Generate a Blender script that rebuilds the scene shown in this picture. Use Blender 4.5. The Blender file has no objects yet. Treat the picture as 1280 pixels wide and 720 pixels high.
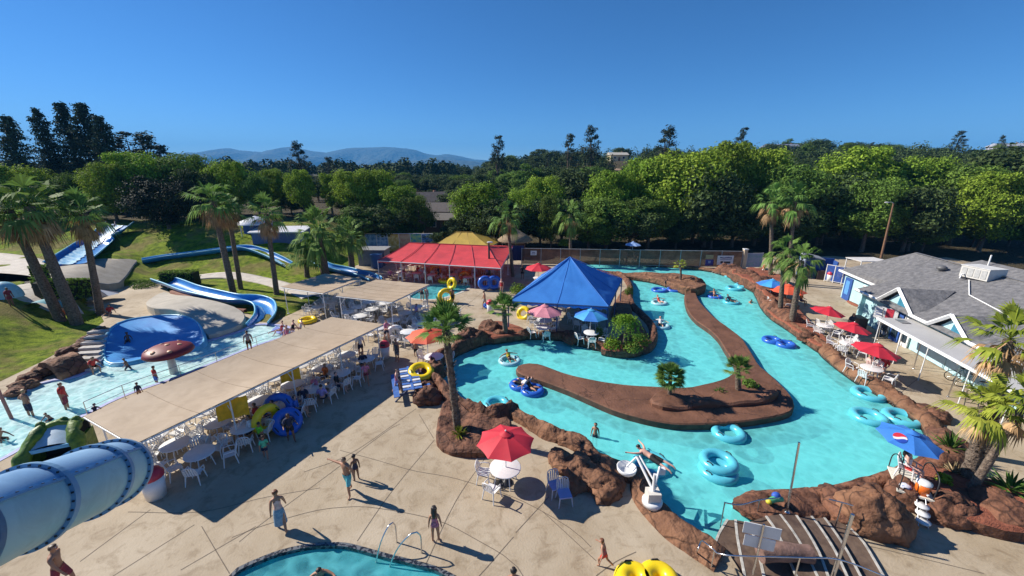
import bpy, bmesh, math, random
import numpy as np
from mathutils import Vector, Matrix, noise
from mathutils.geometry import delaunay_2d_cdt
R = math.radians
PI = math.pi
rnd = random.Random(7)
S = bpy.context.scene
C = S.collection
# ---------------------------------------------------------------- camera model
F = 500.0
PIT = R(16.5)
CH = 12.0
cP, sP = math.cos(PIT), math.sin(PIT)
def ray(px, py):
    x = (px - 640) / F; y = (py - 360) / F
    return Vector((x, cP - y * sP, -(y * cP + sP)))
def G(px, py, z=0.0):
    r = ray(px, py); t = (z - CH) / r.z
    return Vector((r.x * t, r.y * t, z))
def AT(px, py, Y):
    r = ray(px, py); t = Y / r.y
    return Vector((r.x * t, Y, CH + r.z * t))
def sst(a, b, x):
    t = np.clip((x - a) / (b - a), 0, 1)
    return t * t * (3 - 2 * t)
def hmap(x, y):
    """height of the terrain"""
    x = np.asarray(x, float); y = np.asarray(y, float)
    xb = np.interp(y, [0, 10, 21, 31, 43, 50, 60], [-29, -29.5, -31.5, -35.2, -40, -43, -46])
    h1 = 2.1 * sst(0.0, 6.5, xb - x) * sst(66, 58, y)
    h2 = 4.3 * sst(44, 59, y) * sst(-20, -31, x) * sst(2000, 140, y)
    hill = 15.5 * sst(78, 215, y + 0.18 * x) * sst(-45, 40, x)
    val = 2.0 * sst(90, 200, y) * sst(20, -30, x)
    return np.maximum(np.maximum(h1, h2), np.maximum(hill, val))
def hz(x, y): return float(hmap(x, y))
def T(px, py):
    """where the line of sight through a point of the photograph meets the terrain"""
    r = ray(px, py); o = Vector((0, 0, CH))
    t = 6.0
    while t < 900:
        p = o + r * t
        if p.z <= hz(p.x, p.y): break
        t += 0.15
    p = o + r * t
    return Vector((p.x, p.y, hz(p.x, p.y)))
# ---------------------------------------------------------------- objects
def props(o, label=None, cat=None, group=None, kind=None):
    if label: o['label'] = label
    if cat: o['category'] = cat
    if group: o['group'] = group
    if kind: o['kind'] = kind
    return o
def thing(name, label, cat, loc=(0, 0, 0), rz=0.0, group=None, sc=1.0):
    o = bpy.data.objects.new(name, None); C.objects.link(o)
    o.empty_display_size = 0.2
    o.location = loc; o.rotation_euler = (0, 0, rz); o.scale = (sc, sc, sc)
    return props(o, label, cat, group)
def dup(root, loc=None, rz=None, label=None, group=None, sc=None):
    r = root.copy(); C.objects.link(r)
    if loc is not None: r.location = loc
    if rz is not None: r.rotation_euler = (0, 0, rz)
    if sc is not None: r.scale = (sc, sc, sc)
    if label: r['label'] = label
    if group: r['group'] = group
    for ch in list(root.children):
        c = ch.copy(); C.objects.link(c); c.parent = r
        for g in list(ch.children):
            d = g.copy(); C.objects.link(d); d.parent = c
    return r
def link(name, me, parent=None, mats=None):
    o = bpy.data.objects.new(name, me); C.objects.link(o)
    if parent is not None: o.parent = parent
    if mats is not None:
        for m in (mats if isinstance(mats, (list, tuple)) else [mats]): me.materials.append(m)
    return o
class MB:
    """collects vertices and faces of ONE mesh"""
    def __init__(s): s.v = []; s.f = []; s.s = []; s.m = []
    def add(s, vs, fs, smooth=False, mi=0):
        o = len(s.v); s.v += [tuple(v) for v in vs]
        for f in fs:
            s.f.append(tuple(i + o for i in f)); s.s.append(smooth); s.m.append(mi)
        return s
    def box(s, c, d, rot=None, mi=0, taper=1.0):
        x, y, z = d[0] / 2, d[1] / 2, d[2] / 2
        vs = []
        for k in (-1, 1):
            t = taper if k > 0 else 1.0
            vs += [(-x * t, -y * t, k * z), (x * t, -y * t, k * z), (x * t, y * t, k * z), (-x * t, y * t, k * z)]
        if rot is not None: vs = [rot @ Vector(v) for v in vs]
        vs = [(v[0] + c[0], v[1] + c[1], v[2] + c[2]) for v in vs]
        return s.add(vs, [(3, 2, 1, 0), (4, 5, 6, 7), (0, 1, 5, 4), (1, 2, 6, 5), (2, 3, 7, 6), (3, 0, 4, 7)], False, mi)
    def tube(s, pts, r, n=8, cap=True, mi=0, smooth=True):
        pts = [Vector(p) for p in pts]
        k = len(pts)
        rs = r if isinstance(r, (list, tuple)) else [r] * k
        up = None; rings = []
        for i, p in enumerate(pts):
            t = (pts[min(i + 1, k - 1)] - pts[max(i - 1, 0)])
            if t.length < 1e-9: t = Vector((0, 0, 1))
            t.normalize()
            if up is None:
                up = Vector((0, 0, 1)) if abs(t.z) < .9 else Vector((1, 0, 0))
            u = (up - t * up.dot(t))
            if u.length < 1e-6: u = t.orthogonal()
            u.normalize(); w = t.cross(u); up = u
            rings.append([p + (u * math.cos(2 * PI * j / n) + w * math.sin(2 * PI * j / n)) * rs[i] for j in range(n)])
        vs = [q for rg in rings for q in rg]
        fs = [(a * n + j, a * n + (j + 1) % n, (a + 1) * n + (j + 1) % n, (a + 1) * n + j) for a in range(k - 1) for j in range(n)]
        s.add(vs, fs, smooth, mi)
        if cap:
            s.add(rings[0], [tuple(range(n))[::-1]], False, mi); s.add(rings[-1], [tuple(range(n))], False, mi)
        return s
    def lathe(s, prof, n=24, c=(0, 0, 0), mi=0, smooth=True, rot=None):
        vs = []
        for (r, z) in prof:
            for j in range(n):
                a = 2 * PI * j / n
                v = Vector((r * math.cos(a), r * math.sin(a), z))
                if rot is not None: v = rot @ v
                vs.append((v.x + c[0], v.y + c[1], v.z + c[2]))
        fs = [(a * n + j, a * n + (j + 1) % n, (a + 1) * n + (j + 1) % n, (a + 1) * n + j) for a in range(len(prof) - 1) for j in range(n)]
        return s.add(vs, fs, smooth, mi)
    def torus(s, Rr, r, n=28, k=12, c=(0, 0, 0), rot=None, mi=0, sz=1.0):
        vs = []
        for i in range(n):
            a = 2 * PI * i / n
            for j in range(k):
                b = 2 * PI * j / k
                v = Vector(((Rr + r * math.cos(b)) * math.cos(a), (Rr + r * math.cos(b)) * math.sin(a), r * math.sin(b) * sz))
                if rot is not None: v = rot @ v
                vs.append((v.x + c[0], v.y + c[1], v.z + c[2]))
        fs = [(i * k + j, ((i + 1) % n) * k + j, ((i + 1) % n) * k + (j + 1) % k, i * k + (j + 1) % k) for i in range(n) for j in range(k)]
        return s.add(vs, fs, True, mi)
    def ball(s, c, r, n=14, k=9, mi=0, rot=None):
        if not isinstance(r, (tuple, list)): r = (r, r, r)
        vs = []; fs = []
        for i in range(k + 1):
            t = PI * i / k
            for j in range(n):
                a = 2 * PI * j / n
                v = Vector((r[0] * math.sin(t) * math.cos(a), r[1] * math.sin(t) * math.sin(a), r[2] * math.cos(t)))
                if rot is not None: v = rot @ v
                vs.append((v.x + c[0], v.y + c[1], v.z + c[2]))
        for i in range(k):
            for j in range(n):
                fs.append((i * n + j, (i + 1) * n + j, (i + 1) * n + (j + 1) % n, i * n + (j + 1) % n))
        return s.add(vs, fs, True, mi)
    def prism(s, poly, z0, z1, mi=0):
        n = len(poly)
        ar = sum(poly[i][0] * poly[(i + 1) % n][1] - poly[(i + 1) % n][0] * poly[i][1] for i in range(n))
        if ar < 0: poly = poly[::-1]
        f0 = z0 if callable(z0) else (lambda x, y: z0)
        f1 = z1 if callable(z1) else (lambda x, y: z1)
        vs = [(p[0], p[1], f0(p[0], p[1])) for p in poly] + [(p[0], p[1], f1(p[0], p[1])) for p in poly]
        fs = [tuple(range(n))[::-1], tuple(range(n, 2 * n))] + [(i, (i + 1) % n, n + (i + 1) % n, n + i) for i in range(n)]
        return s.add(vs, fs, False, mi)
    def grid(s, rows, smooth=True, mi=0, close=False):
        n = len(rows[0]); vs = [p for r in rows for p in r]
        m = n if close else n - 1
        fs = [(a * n + j, a * n + (j + 1) % n, (a + 1) * n + (j + 1) % n, (a + 1) * n + j) for a in range(len(rows) - 1) for j in range(m)]
        return s.add(vs, fs, smooth, mi)
    def mesh(s, name):
        me = bpy.data.meshes.new(name)
        me.from_pydata(s.v, [], s.f)
        me.polygons.foreach_set('use_smooth', s.s)
        me.polygons.foreach_set('material_index', s.m)
        me.update()
        return me
    def obj(s, name, mats, parent=None, recalc=False):
        me = s.mesh(name)
        if recalc:
            bm = bmesh.new(); bm.from_mesh(me); bmesh.ops.recalc_face_normals(bm, faces=bm.faces); bm.to_mesh(me); bm.free()
        return link(name, me, parent, mats)
def np_mesh(name, V, Fq, smooth=False):
    me = bpy.data.meshes.new(name)
    V = np.asarray(V, np.float32); Fq = np.asarray(Fq, np.int32)
    n, k = Fq.shape
    me.vertices.add(len(V)); me.vertices.foreach_set('co', V.ravel())
    me.loops.add(n * k); me.loops.foreach_set('vertex_index', Fq.ravel())
    me.polygons.add(n)
    me.polygons.foreach_set('loop_start', np.arange(0, n * k, k, dtype=np.int32))
    me.polygons.foreach_set('loop_total', np.full(n, k, np.int32))
    me.polygons.foreach_set('use_smooth', np.full(n, smooth, bool))
    me.update(calc_edges=True)
    me.validate()
    return me
def RZ(a): return Matrix.Rotation(a, 3, 'Z')
def RX(a): return Matrix.Rotation(a, 3, 'X')
def RY(a): return Matrix.Rotation(a, 3, 'Y')
def dirrot(d, up=(0, 0, 1)):
    """3x3 whose local Z points along d"""
    return Vector(d).to_track_quat('Z', 'Y').to_matrix()
# ---------------------------------------------------------------- materials
MATS = {}
def mat(name, col, rough=.6, var=.12, scale=4.0, bump=0.0, bscale=None, metal=0.0, spec=.5, col2=None, island=0.0, objr=0.0, detail=5.0, lo=.35, hi=.65, coord='Object', coat=0.0, trans=0.0, bdist=.05, crack=0.0, crackw=.03, stain=None):
    if name in MATS: return MATS[name]
    m = bpy.data.materials.new(name); m.use_nodes = True; MATS[name] = m
    nt = m.node_tree; N = nt.nodes; L = nt.links
    b = N['Principled BSDF']
    b.inputs['Roughness'].default_value = rough; b.inputs['Metallic'].default_value = metal
    b.inputs['Specular IOR Level'].default_value = spec
    b.inputs['Coat Weight'].default_value = coat
    tc = N.new('ShaderNodeTexCoord')
    nz = N.new('ShaderNodeTexNoise'); nz.inputs['Scale'].default_value = scale; nz.inputs['Detail'].default_value = detail
    nz.inputs['Roughness'].default_value = .62
    L.new(tc.outputs[coord], nz.inputs['Vector'])
    rp = N.new('ShaderNodeValToRGB')
    c2 = col2 if col2 else tuple(min(1, c * (1 + var)) for c in col)
    c1 = col if col2 else tuple(c * (1 - var) for c in col)
    rp.color_ramp.elements[0].position = lo; rp.color_ramp.elements[1].position = hi
    rp.color_ramp.elements[0].color = (*c1, 1); rp.color_ramp.elements[1].color = (*c2, 1)
    L.new(nz.outputs['Fac'], rp.inputs['Fac'])
    out = rp.outputs['Color']
    if island or objr:
        hs = N.new('ShaderNodeHueSaturation')
        src = None
        if island:
            ge = N.new('ShaderNodeNewGeometry'); mr = N.new('ShaderNodeMapRange')
            mr.inputs['To Min'].default_value = 1 - island; mr.inputs['To Max'].default_value = 1 + island
            L.new(ge.outputs['Random Per Island'], mr.inputs['Value']); src = mr.outputs['Result']
        if objr:
            oi = N.new('ShaderNodeObjectInfo'); m2 = N.new('ShaderNodeMapRange')
            m2.inputs['To Min'].default_value = 1 - objr; m2.inputs['To Max'].default_value = 1 + objr
            L.new(oi.outputs['Random'], m2.inputs['Value'])
            m3 = N.new('ShaderNodeMapRange'); m3.inputs['To Min'].default_value = .5 - .06 * objr; m3.inputs['To Max'].default_value = .5 + .06 * objr
            mo = N.new('ShaderNodeMath'); mo.operation = 'FRACT'; mu = N.new('ShaderNodeMath'); mu.operation = 'MULTIPLY'; mu.inputs[1].default_value = 7.31
            L.new(oi.outputs['Random'], mu.inputs[0]); L.new(mu.outputs[0], mo.inputs[0]); L.new(mo.outputs[0], m3.inputs['Value'])
            L.new(m3.outputs['Result'], hs.inputs['Hue'])
            if src is not None:
                mm = N.new('ShaderNodeMath'); mm.operation = 'MULTIPLY'; L.new(src, mm.inputs[0]); L.new(m2.outputs['Result'], mm.inputs[1]); src = mm.outputs[0]
            else: src = m2.outputs['Result']
        L.new(src, hs.inputs['Value']); L.new(out, hs.inputs['Color']); out = hs.outputs['Color']
    if stain:
        n4 = N.new('ShaderNodeTexNoise'); n4.inputs['Scale'].default_value = stain[0]; n4.inputs['Detail'].default_value = 7; n4.inputs['Roughness'].default_value = .7; n4.inputs['Distortion'].default_value = .8
        L.new(tc.outputs[coord], n4.inputs['Vector'])
        r4 = N.new('ShaderNodeValToRGB'); r4.color_ramp.elements[0].position = stain[2]; r4.color_ramp.elements[1].position = stain[3]
        r4.color_ramp.elements[0].color = (*stain[1], 1); r4.color_ramp.elements[1].color = (1, 1, 1, 1)
        L.new(n4.outputs['Fac'], r4.inputs['Fac'])
        m4 = N.new('ShaderNodeMix'); m4.data_type = 'RGBA'; m4.blend_type = 'MULTIPLY'; m4.inputs[0].default_value = 1
        L.new(out, m4.inputs[6]); L.new(r4.outputs['Color'], m4.inputs[7]); out = m4.outputs[2]
    if crack:
        v5 = N.new('ShaderNodeTexVoronoi'); v5.feature = 'DISTANCE_TO_EDGE'; v5.inputs['Scale'].default_value = crack
        x5 = N.new('ShaderNodeMix'); x5.data_type = 'RGBA'; x5.blend_type = 'ADD'; x5.inputs[0].default_value = .5 / max(crack, .3)
        L.new(tc.outputs[coord], x5.inputs[6]); L.new(nz.outputs['Color'], x5.inputs[7]); L.new(x5.outputs[2], v5.inputs['Vector'])
        r5 = N.new('ShaderNodeValToRGB'); r5.color_ramp.elements[0].position = 0; r5.color_ramp.elements[1].position = crackw
        r5.color_ramp.elements[0].color = (.32, .29, .26, 1); r5.color_ramp.elements[1].color = (1, 1, 1, 1)
        L.new(v5.outputs['Distance'], r5.inputs['Fac'])
        m5 = N.new('ShaderNodeMix'); m5.data_type = 'RGBA'; m5.blend_type = 'MULTIPLY'; m5.inputs[0].default_value = 1
        L.new(out, m5.inputs[6]); L.new(r5.outputs['Color'], m5.inputs[7]); out = m5.outputs[2]
    L.new(out, b.inputs['Base Color'])
    if bump:
        n2 = N.new('ShaderNodeTexNoise'); n2.inputs['Scale'].default_value = bscale or scale * 3; n2.inputs['Detail'].default_value = 8
        L.new(tc.outputs[coord], n2.inputs['Vector'])
        bp = N.new('ShaderNodeBump'); bp.inputs['Strength'].default_value = bump; bp.inputs['Distance'].default_value = bdist
        L.new(n2.outputs['Fac'], bp.inputs['Height']); L.new(bp.outputs['Normal'], b.inputs['Normal'])
    if trans:
        tr = N.new('ShaderNodeBsdfTranslucent'); mx = N.new('ShaderNodeMixShader'); mx.inputs[0].default_value = trans
        L.new(out, tr.inputs['Color']); L.new(b.outputs[0], mx.inputs[1]); L.new(tr.outputs[0], mx.inputs[2])
        L.new(mx.outputs[0], N['Material Output'].inputs['Surface'])
    return m
def cm(name, col, **k): return mat(name, col, **k)
def water_mat(name, tint, wscale, strength, foam=0.0, tvar=.25, rough=.04, body=.3, bcol=None):  # foam sets both the froth and the painted light streaks
    m = bpy.data.materials.new(name); m.use_nodes = True
    nt = m.node_tree; N = nt.nodes; L = nt.links
    N.remove(N['Principled BSDF'])
    tc = N.new('ShaderNodeTexCoord')
    n1 = N.new('ShaderNodeTexNoise'); n1.inputs['Scale'].default_value = wscale; n1.inputs['Detail'].default_value = 4; n1.inputs['Distortion'].default_value = .6
    n3 = N.new('ShaderNodeTexNoise'); n3.inputs['Scale'].default_value = .22; n3.inputs['Detail'].default_value = 2
    L.new(tc.outputs['Object'], n1.inputs['Vector']); L.new(tc.outputs['Object'], n3.inputs['Vector'])
    bp = N.new('ShaderNodeBump'); bp.inputs['Strength'].default_value = strength; bp.inputs['Distance'].default_value = .08
    L.new(n1.outputs['Fac'], bp.inputs['Height'])
    gl = N.new('ShaderNodeBsdfGlossy'); gl.inputs['Roughness'].default_value = rough
    L.new(bp.outputs[0], gl.inputs['Normal'])
    tr = N.new('ShaderNodeBsdfTransparent')
    # ripple caustics put into the transparent tint: a Voronoi web of brighter lines
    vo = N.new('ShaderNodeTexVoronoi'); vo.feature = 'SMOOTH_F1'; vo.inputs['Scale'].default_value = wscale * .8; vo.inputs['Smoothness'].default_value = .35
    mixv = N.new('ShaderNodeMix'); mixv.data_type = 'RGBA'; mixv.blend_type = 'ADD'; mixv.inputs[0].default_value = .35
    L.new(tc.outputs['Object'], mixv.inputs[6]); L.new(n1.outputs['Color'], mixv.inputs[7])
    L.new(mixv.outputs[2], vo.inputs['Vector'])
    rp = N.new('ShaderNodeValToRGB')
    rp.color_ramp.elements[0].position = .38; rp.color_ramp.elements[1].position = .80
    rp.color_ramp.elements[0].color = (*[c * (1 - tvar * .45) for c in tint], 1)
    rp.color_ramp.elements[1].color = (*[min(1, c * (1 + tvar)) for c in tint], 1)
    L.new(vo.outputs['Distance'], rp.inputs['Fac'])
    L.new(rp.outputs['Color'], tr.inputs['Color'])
    lw = N.new('ShaderNodeLayerWeight'); lw.inputs['Blend'].default_value = .5
    L.new(bp.outputs[0], lw.inputs['Normal'])
    pw = N.new('ShaderNodeMath'); pw.operation = 'POWER'; pw.inputs[1].default_value = 5
    L.new(lw.outputs['Facing'], pw.inputs[0])
    fr = N.new('ShaderNodeMath'); fr.operation = 'MULTIPLY_ADD'; fr.inputs[1].default_value = .9; fr.inputs[2].default_value = .02
    L.new(pw.outputs[0], fr.inputs[0])
    mx = N.new('ShaderNodeMixShader')
    L.new(fr.outputs[0], mx.inputs[0]); L.new(tr.outputs[0], mx.inputs[1]); L.new(gl.outputs[0], mx.inputs[2])
    last = mx.outputs[0]
    if True:
        # light scattered back by the water body and its fine froth, plus painted caustic streaks
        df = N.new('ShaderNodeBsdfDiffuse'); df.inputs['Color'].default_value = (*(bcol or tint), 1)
        m2 = N.new('ShaderNodeMixShader')
        r2 = N.new('ShaderNodeMapRange'); r2.inputs['From Min'].default_value = .4; r2.inputs['From Max'].default_value = .75
        r2.inputs['To Min'].default_value = body; r2.inputs['To Max'].default_value = body + foam
        mu = N.new('ShaderNodeMath'); mu.operation = 'MULTIPLY_ADD'; mu.inputs[1].default_value = .6
        m4 = N.new('ShaderNodeMath'); m4.operation = 'MULTIPLY'; m4.inputs[1].default_value = .5
        L.new(n3.outputs['Fac'], m4.inputs[0]); L.new(n1.outputs['Fac'], mu.inputs[0]); L.new(m4.outputs[0], mu.inputs[2])
        v2 = N.new('ShaderNodeTexVoronoi'); v2.feature = 'DISTANCE_TO_EDGE'; v2.inputs['Scale'].default_value = wscale * .42  # cell edges: caustic light streaks drawn into the diffuse mix
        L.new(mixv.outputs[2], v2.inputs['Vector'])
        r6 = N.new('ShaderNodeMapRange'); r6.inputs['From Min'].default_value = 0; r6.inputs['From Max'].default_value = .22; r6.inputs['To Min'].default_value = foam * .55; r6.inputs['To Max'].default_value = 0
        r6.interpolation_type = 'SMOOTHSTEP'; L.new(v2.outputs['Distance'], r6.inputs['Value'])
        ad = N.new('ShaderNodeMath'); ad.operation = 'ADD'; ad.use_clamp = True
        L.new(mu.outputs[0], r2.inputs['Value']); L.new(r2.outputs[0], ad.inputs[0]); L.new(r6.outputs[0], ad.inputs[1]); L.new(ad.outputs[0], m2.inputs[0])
        L.new(last, m2.inputs[1]); L.new(df.outputs[0], m2.inputs[2]); last = m2.outputs[0]
    L.new(last, N['Material Output'].inputs['Surface'])
    MATS[name] = m
    return m
# ---------------------------------------------------------------- polygons
def inpoly(x, y, poly):
    x = np.asarray(x, float); y = np.asarray(y, float)
    r = np.zeros(x.shape, bool); n = len(poly)
    for i in range(n):
        x1, y1 = poly[i][0], poly[i][1]; x2, y2 = poly[(i + 1) % n][0], poly[(i + 1) % n][1]
        if y1 == y2: continue
        c = ((y1 > y) != (y2 > y)) & (x < (x2 - x1) * (y - y1) / (y2 - y1) + x1)
        r ^= c
    return r
def resample(pts, step, closed=False):
    pts = [Vector((p[0], p[1])) for p in pts]
    n = len(pts); dense = []
    segs = n if closed else n - 1
    for i in range(segs):
        p1, p2 = pts[i], pts[(i + 1) % n]
        p0 = pts[(i - 1) % n] if (closed or i > 0) else p1 * 2 - p2
        p3 = pts[(i + 2) % n] if (closed or i + 2 < n) else p2 * 2 - p1
        k = max(2, int((p2 - p1).length / (step * .5)))
        for j in range(k):
            t = j / k
            dense.append(.5 * ((2 * p1) + (p2 - p0) * t + (2 * p0 - 5 * p1 + 4 * p2 - p3) * t * t + (3 * p1 - p0 - 3 * p2 + p3) * t ** 3))
    if not closed: dense.append(pts[-1])
    out = [dense[0]]; acc = 0
    for a, b in zip(dense, dense[1:] + ([dense[0]] if closed else [])):
        acc += (b - a).length
        if acc >= step: out.append(b.copy()); acc = 0
    if closed and (out[-1] - out[0]).length < step * .5: out.pop()
    return out
def offset(pts, d, closed=True):
    n = len(pts); out = []
    for i, p in enumerate(pts):
        a = pts[(i - 1) % n] if (closed or i > 0) else p; b = pts[(i + 1) % n] if (closed or i < n - 1) else p
        t = Vector((b[0] - a[0], b[1] - a[1])); t.normalize()
        dd = d[i] if isinstance(d, (list, tuple)) else d
        out.append(Vector((p[0] - t.y * dd, p[1] + t.x * dd)))
    return out
def fill(outer, holes=(), inner=(), zf=None, name='sheet'):
    """flat or modelled sheet inside outer, without the holes"""
    vs = []; ed = []
    for lp in [outer] + list(holes):
        o = len(vs); k = len(lp)
        vs += [Vector((p[0], p[1])) for p in lp]
        ed += [(o + i, o + (i + 1) % k) for i in range(k)]
    vs += [Vector((p[0], p[1])) for p in inner]
    r = delaunay_2d_cdt(vs, ed, [], 0, 1e-5)
    V, Fc = r[0], r[2]
    cx = np.array([sum(V[i].x for i in f) / len(f) for f in Fc]); cy = np.array([sum(V[i].y for i in f) / len(f) for f in Fc])
    keep = inpoly(cx, cy, outer)
    for h in holes: keep &= ~inpoly(cx, cy, h)
    out = []
    for f, k in zip(Fc, keep):
        if k:
            a = sum(V[f[i]].x * V[f[(i + 1) % len(f)]].y - V[f[(i + 1) % len(f)]].x * V[f[i]].y for i in range(len(f)))
            out.append(tuple(f) if a > 0 else tuple(f)[::-1])
    vv = [(p.x, p.y, zf(p.x, p.y) if zf else 0) for p in V]
    return vv, out
def gridpts(poly, g, margin=.2, jit=.25):
    xs = [p[0] for p in poly]; ys = [p[1] for p in poly]
    X, Y = np.meshgrid(np.arange(min(xs), max(xs), g), np.arange(min(ys), max(ys), g))
    X = X + np.random.RandomState(3).uniform(-jit, jit, X.shape) * g; Y = Y + np.random.RandomState(4).uniform(-jit, jit, X.shape) * g
    m = inpoly(X, Y, poly)
    P = np.stack([X[m], Y[m]], 1)
    E = np.array([(p[0], p[1]) for p in poly])
    d = np.min(((P[:, None, :] - E[None]) ** 2).sum(2), 1) if len(P) else np.zeros(0)
    return [tuple(p) for p, q in zip(P, d) if q > margin * margin]
def fbm(x, y, z=0.0, o=4): return noise.fractal(Vector((x, y, z)), 1.0, 2.0, o)
# ================================================================ materials of the place
M_conc = mat('pale_concrete', (.34, .262, .170), .85, scale=.34, col2=(.47, .39, .285), bump=.25, bscale=14, detail=10, lo=.3, hi=.64, stain=(1.5, (.68, .64, .59), .32, .50))
M_joint = mat('joint_dark', (.15, .12, .09), .9)
M_rock = mat('brown_rockwork', (.075, .030, .017), .85, scale=1.6, col2=(.235, .102, .056), bump=1.0, bscale=3.0, detail=10, bdist=.18, crack=1.1, crackw=.05)
M_rock2 = mat('tan_rockwork', (.115, .049, .025), .85, scale=1.3, col2=(.285, .14, .074), bump=1.0, bscale=3.2, detail=10, bdist=.16, crack=.9, crackw=.045)
M_stepbrown = mat('brown_step', (.075, .045, .032), .8, scale=2.5, col2=(.15, .10, .07), bump=.4)
M_isl = mat('brown_concrete', (.115, .050, .028), .8, scale=.7, col2=(.20, .090, .052), bump=.6, bscale=9, detail=9, stain=(1.2, (.6, .56, .52), .30, .5), crack=.35, crackw=.008)
M_mulch = mat('red_mulch', (.13, .035, .02), .95, scale=7, col2=(.36, .12, .065), bump=1.0, bscale=22, detail=9, lo=.25, hi=.7)
M_white = mat('white_plastic', (.74, .74, .74), .35, var=.05)
M_wmetal = mat('white_metal', (.72, .72, .72), .4, var=.05)
M_steel = mat('steel_rail', (.62, .62, .64), .22, var=.06, metal=1.0)
M_tan = mat('tan_canopy', (.405, .305, .205), .7, scale=.6, col2=(.465, .36, .25), bump=.15, bscale=2.5, stain=(.9, (.84, .82, .80), .32, .55))
M_red = mat('red_canvas', (.62, .028, .05), .65, var=.10, scale=1.2, trans=.10)
M_redtent = mat('red_vinyl', (.70, .072, .072), .5, var=.10, scale=.8, trans=.10, stain=(.7, (.82, .80, .80), .32, .55))
M_orange = mat('orange_canvas', (.80, .12, .05), .65, var=.08, trans=.12)
M_pink = mat('pink_canvas', (.72, .27, .33), .7, var=.10, trans=.12)
M_blue = mat('blue_vinyl', (.040, .21, .62), .5, scale=.5, col2=(.055, .26, .72), trans=.05, stain=(.8, (.82, .84, .88), .32, .55))
M_bluecan = mat('blue_canvas', (.05, .22, .66), .6, var=.08, trans=.1)
M_skyblue = mat('sky_blue_canvas', (.07, .38, .72), .6, var=.08, trans=.1)
M_yellowtent = mat('yellow_vinyl', (.62, .43, .08), .55, var=.12, scale=.7, trans=.1)
M_dark = mat('dark_metal', (.03, .03, .035), .5)
M_black = mat('black_rubber', (.015, .015, .018), .5)
M_tubeblue = mat('cyan_vinyl', (.10, .50, .62), .28, var=.07, spec=.5)
M_tubedeep = mat('deep_blue_vinyl', (.03, .13, .55), .3, var=.1)
M_yellow = mat('yellow_vinyl_ring', (.86, .62, .012), .3, var=.07)
M_flume = mat('blue_gelcoat', (.015, .16, .50), .3, scale=1.0, col2=(.03, .26, .66), spec=.6)
M_flumerim = mat('pale_blue_gelcoat', (.16, .48, .68), .35, var=.1)
M_foamwater = mat('running_water', (.10, .36, .62), .5, scale=2.2, col2=(.55, .75, .85), bump=.6, bscale=6)
M_bark = mat('bark', (.085, .058, .040), .9, scale=6, col2=(.17, .125, .09), bump=1.0, bscale=14)
M_palmbark = mat('palm_bark', (.085, .058, .042), .95, scale=9, col2=(.22, .165, .125), bump=1.0, bscale=12, bdist=.1)
M_grass = None
def leaf(name, col, col2, isl=.45, objr=.18, tr=.28):
    return mat(name, col, .7, scale=.6, col2=col2, island=isl, objr=objr, trans=tr, spec=.15)
M_lbright = leaf('bright_leaves', (.15, .25, .022), (.27, .38, .045))
M_lmid = leaf('green_leaves', (.088, .16, .024), (.155, .245, .045))
M_loak = leaf('oak_leaves', (.042, .074, .022), (.088, .128, .042), tr=.18)
M_lpine = leaf('pine_needles', (.040, .058, .036), (.075, .098, .064), tr=.12)
M_lcedar = leaf('cedar_needles', (.034, .058, .040), (.068, .098, .068), tr=.15)
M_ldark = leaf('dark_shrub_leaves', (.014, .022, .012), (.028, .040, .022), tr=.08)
M_palm = leaf('palm_fronds', (.085, .17, .030), (.19, .30, .075), isl=.45, tr=.3)
M_palmy = leaf('yellow_palm_fronds', (.20, .26, .025), (.40, .42, .06), isl=.35, tr=.25)
M_palmdead = leaf('dead_palm_fronds', (.24, .135, .06), (.46, .30, .15), isl=.4, tr=.15)
M_hedge = leaf('hedge_leaves', (.10, .19, .02), (.20, .30, .04))
# wet, darker stone where the water laps at it
for m_ in (M_rock, M_rock2):
    nt_ = m_.node_tree; b_ = nt_.nodes['Principled BSDF']; ln_ = b_.inputs['Base Color'].links[0].from_socket
    g_ = nt_.nodes.new('ShaderNodeNewGeometry'); sp_ = nt_.nodes.new('ShaderNodeSeparateXYZ'); nt_.links.new(g_.outputs['Position'], sp_.inputs[0])
    nn_ = nt_.nodes.new('ShaderNodeTexNoise'); nn_.inputs['Scale'].default_value = 1.4; nt_.links.new(g_.outputs['Position'], nn_.inputs['Vector'])
    ma_ = nt_.nodes.new('ShaderNodeMath'); ma_.operation = 'MULTIPLY_ADD'; ma_.inputs[1].default_value = -.30; nt_.links.new(nn_.outputs['Fac'], ma_.inputs[0]); nt_.links.new(sp_.outputs['Z'], ma_.inputs[2])
    mr_ = nt_.nodes.new('ShaderNodeMapRange'); mr_.inputs['From Min'].default_value = -.32; mr_.inputs['From Max'].default_value = -.18; nt_.links.new(ma_.outputs[0], mr_.inputs['Value'])
    mx_ = nt_.nodes.new('ShaderNodeMix'); mx_.data_type = 'RGBA'; mx_.inputs[6].default_value = (.022, .012, .008, 1); nt_.links.new(mr_.outputs[0], mx_.inputs[0]); nt_.links.new(ln_, mx_.inputs[7]); nt_.links.new(mx_.outputs[2], b_.inputs['Base Color'])
    m5_ = nt_.nodes.new('ShaderNodeMapRange'); m5_.inputs['To Min'].default_value = .25; m5_.inputs['To Max'].default_value = .85; nt_.links.new(mr_.outputs[0], m5_.inputs['Value']); nt_.links.new(m5_.outputs[0], b_.inputs['Roughness'])
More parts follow.
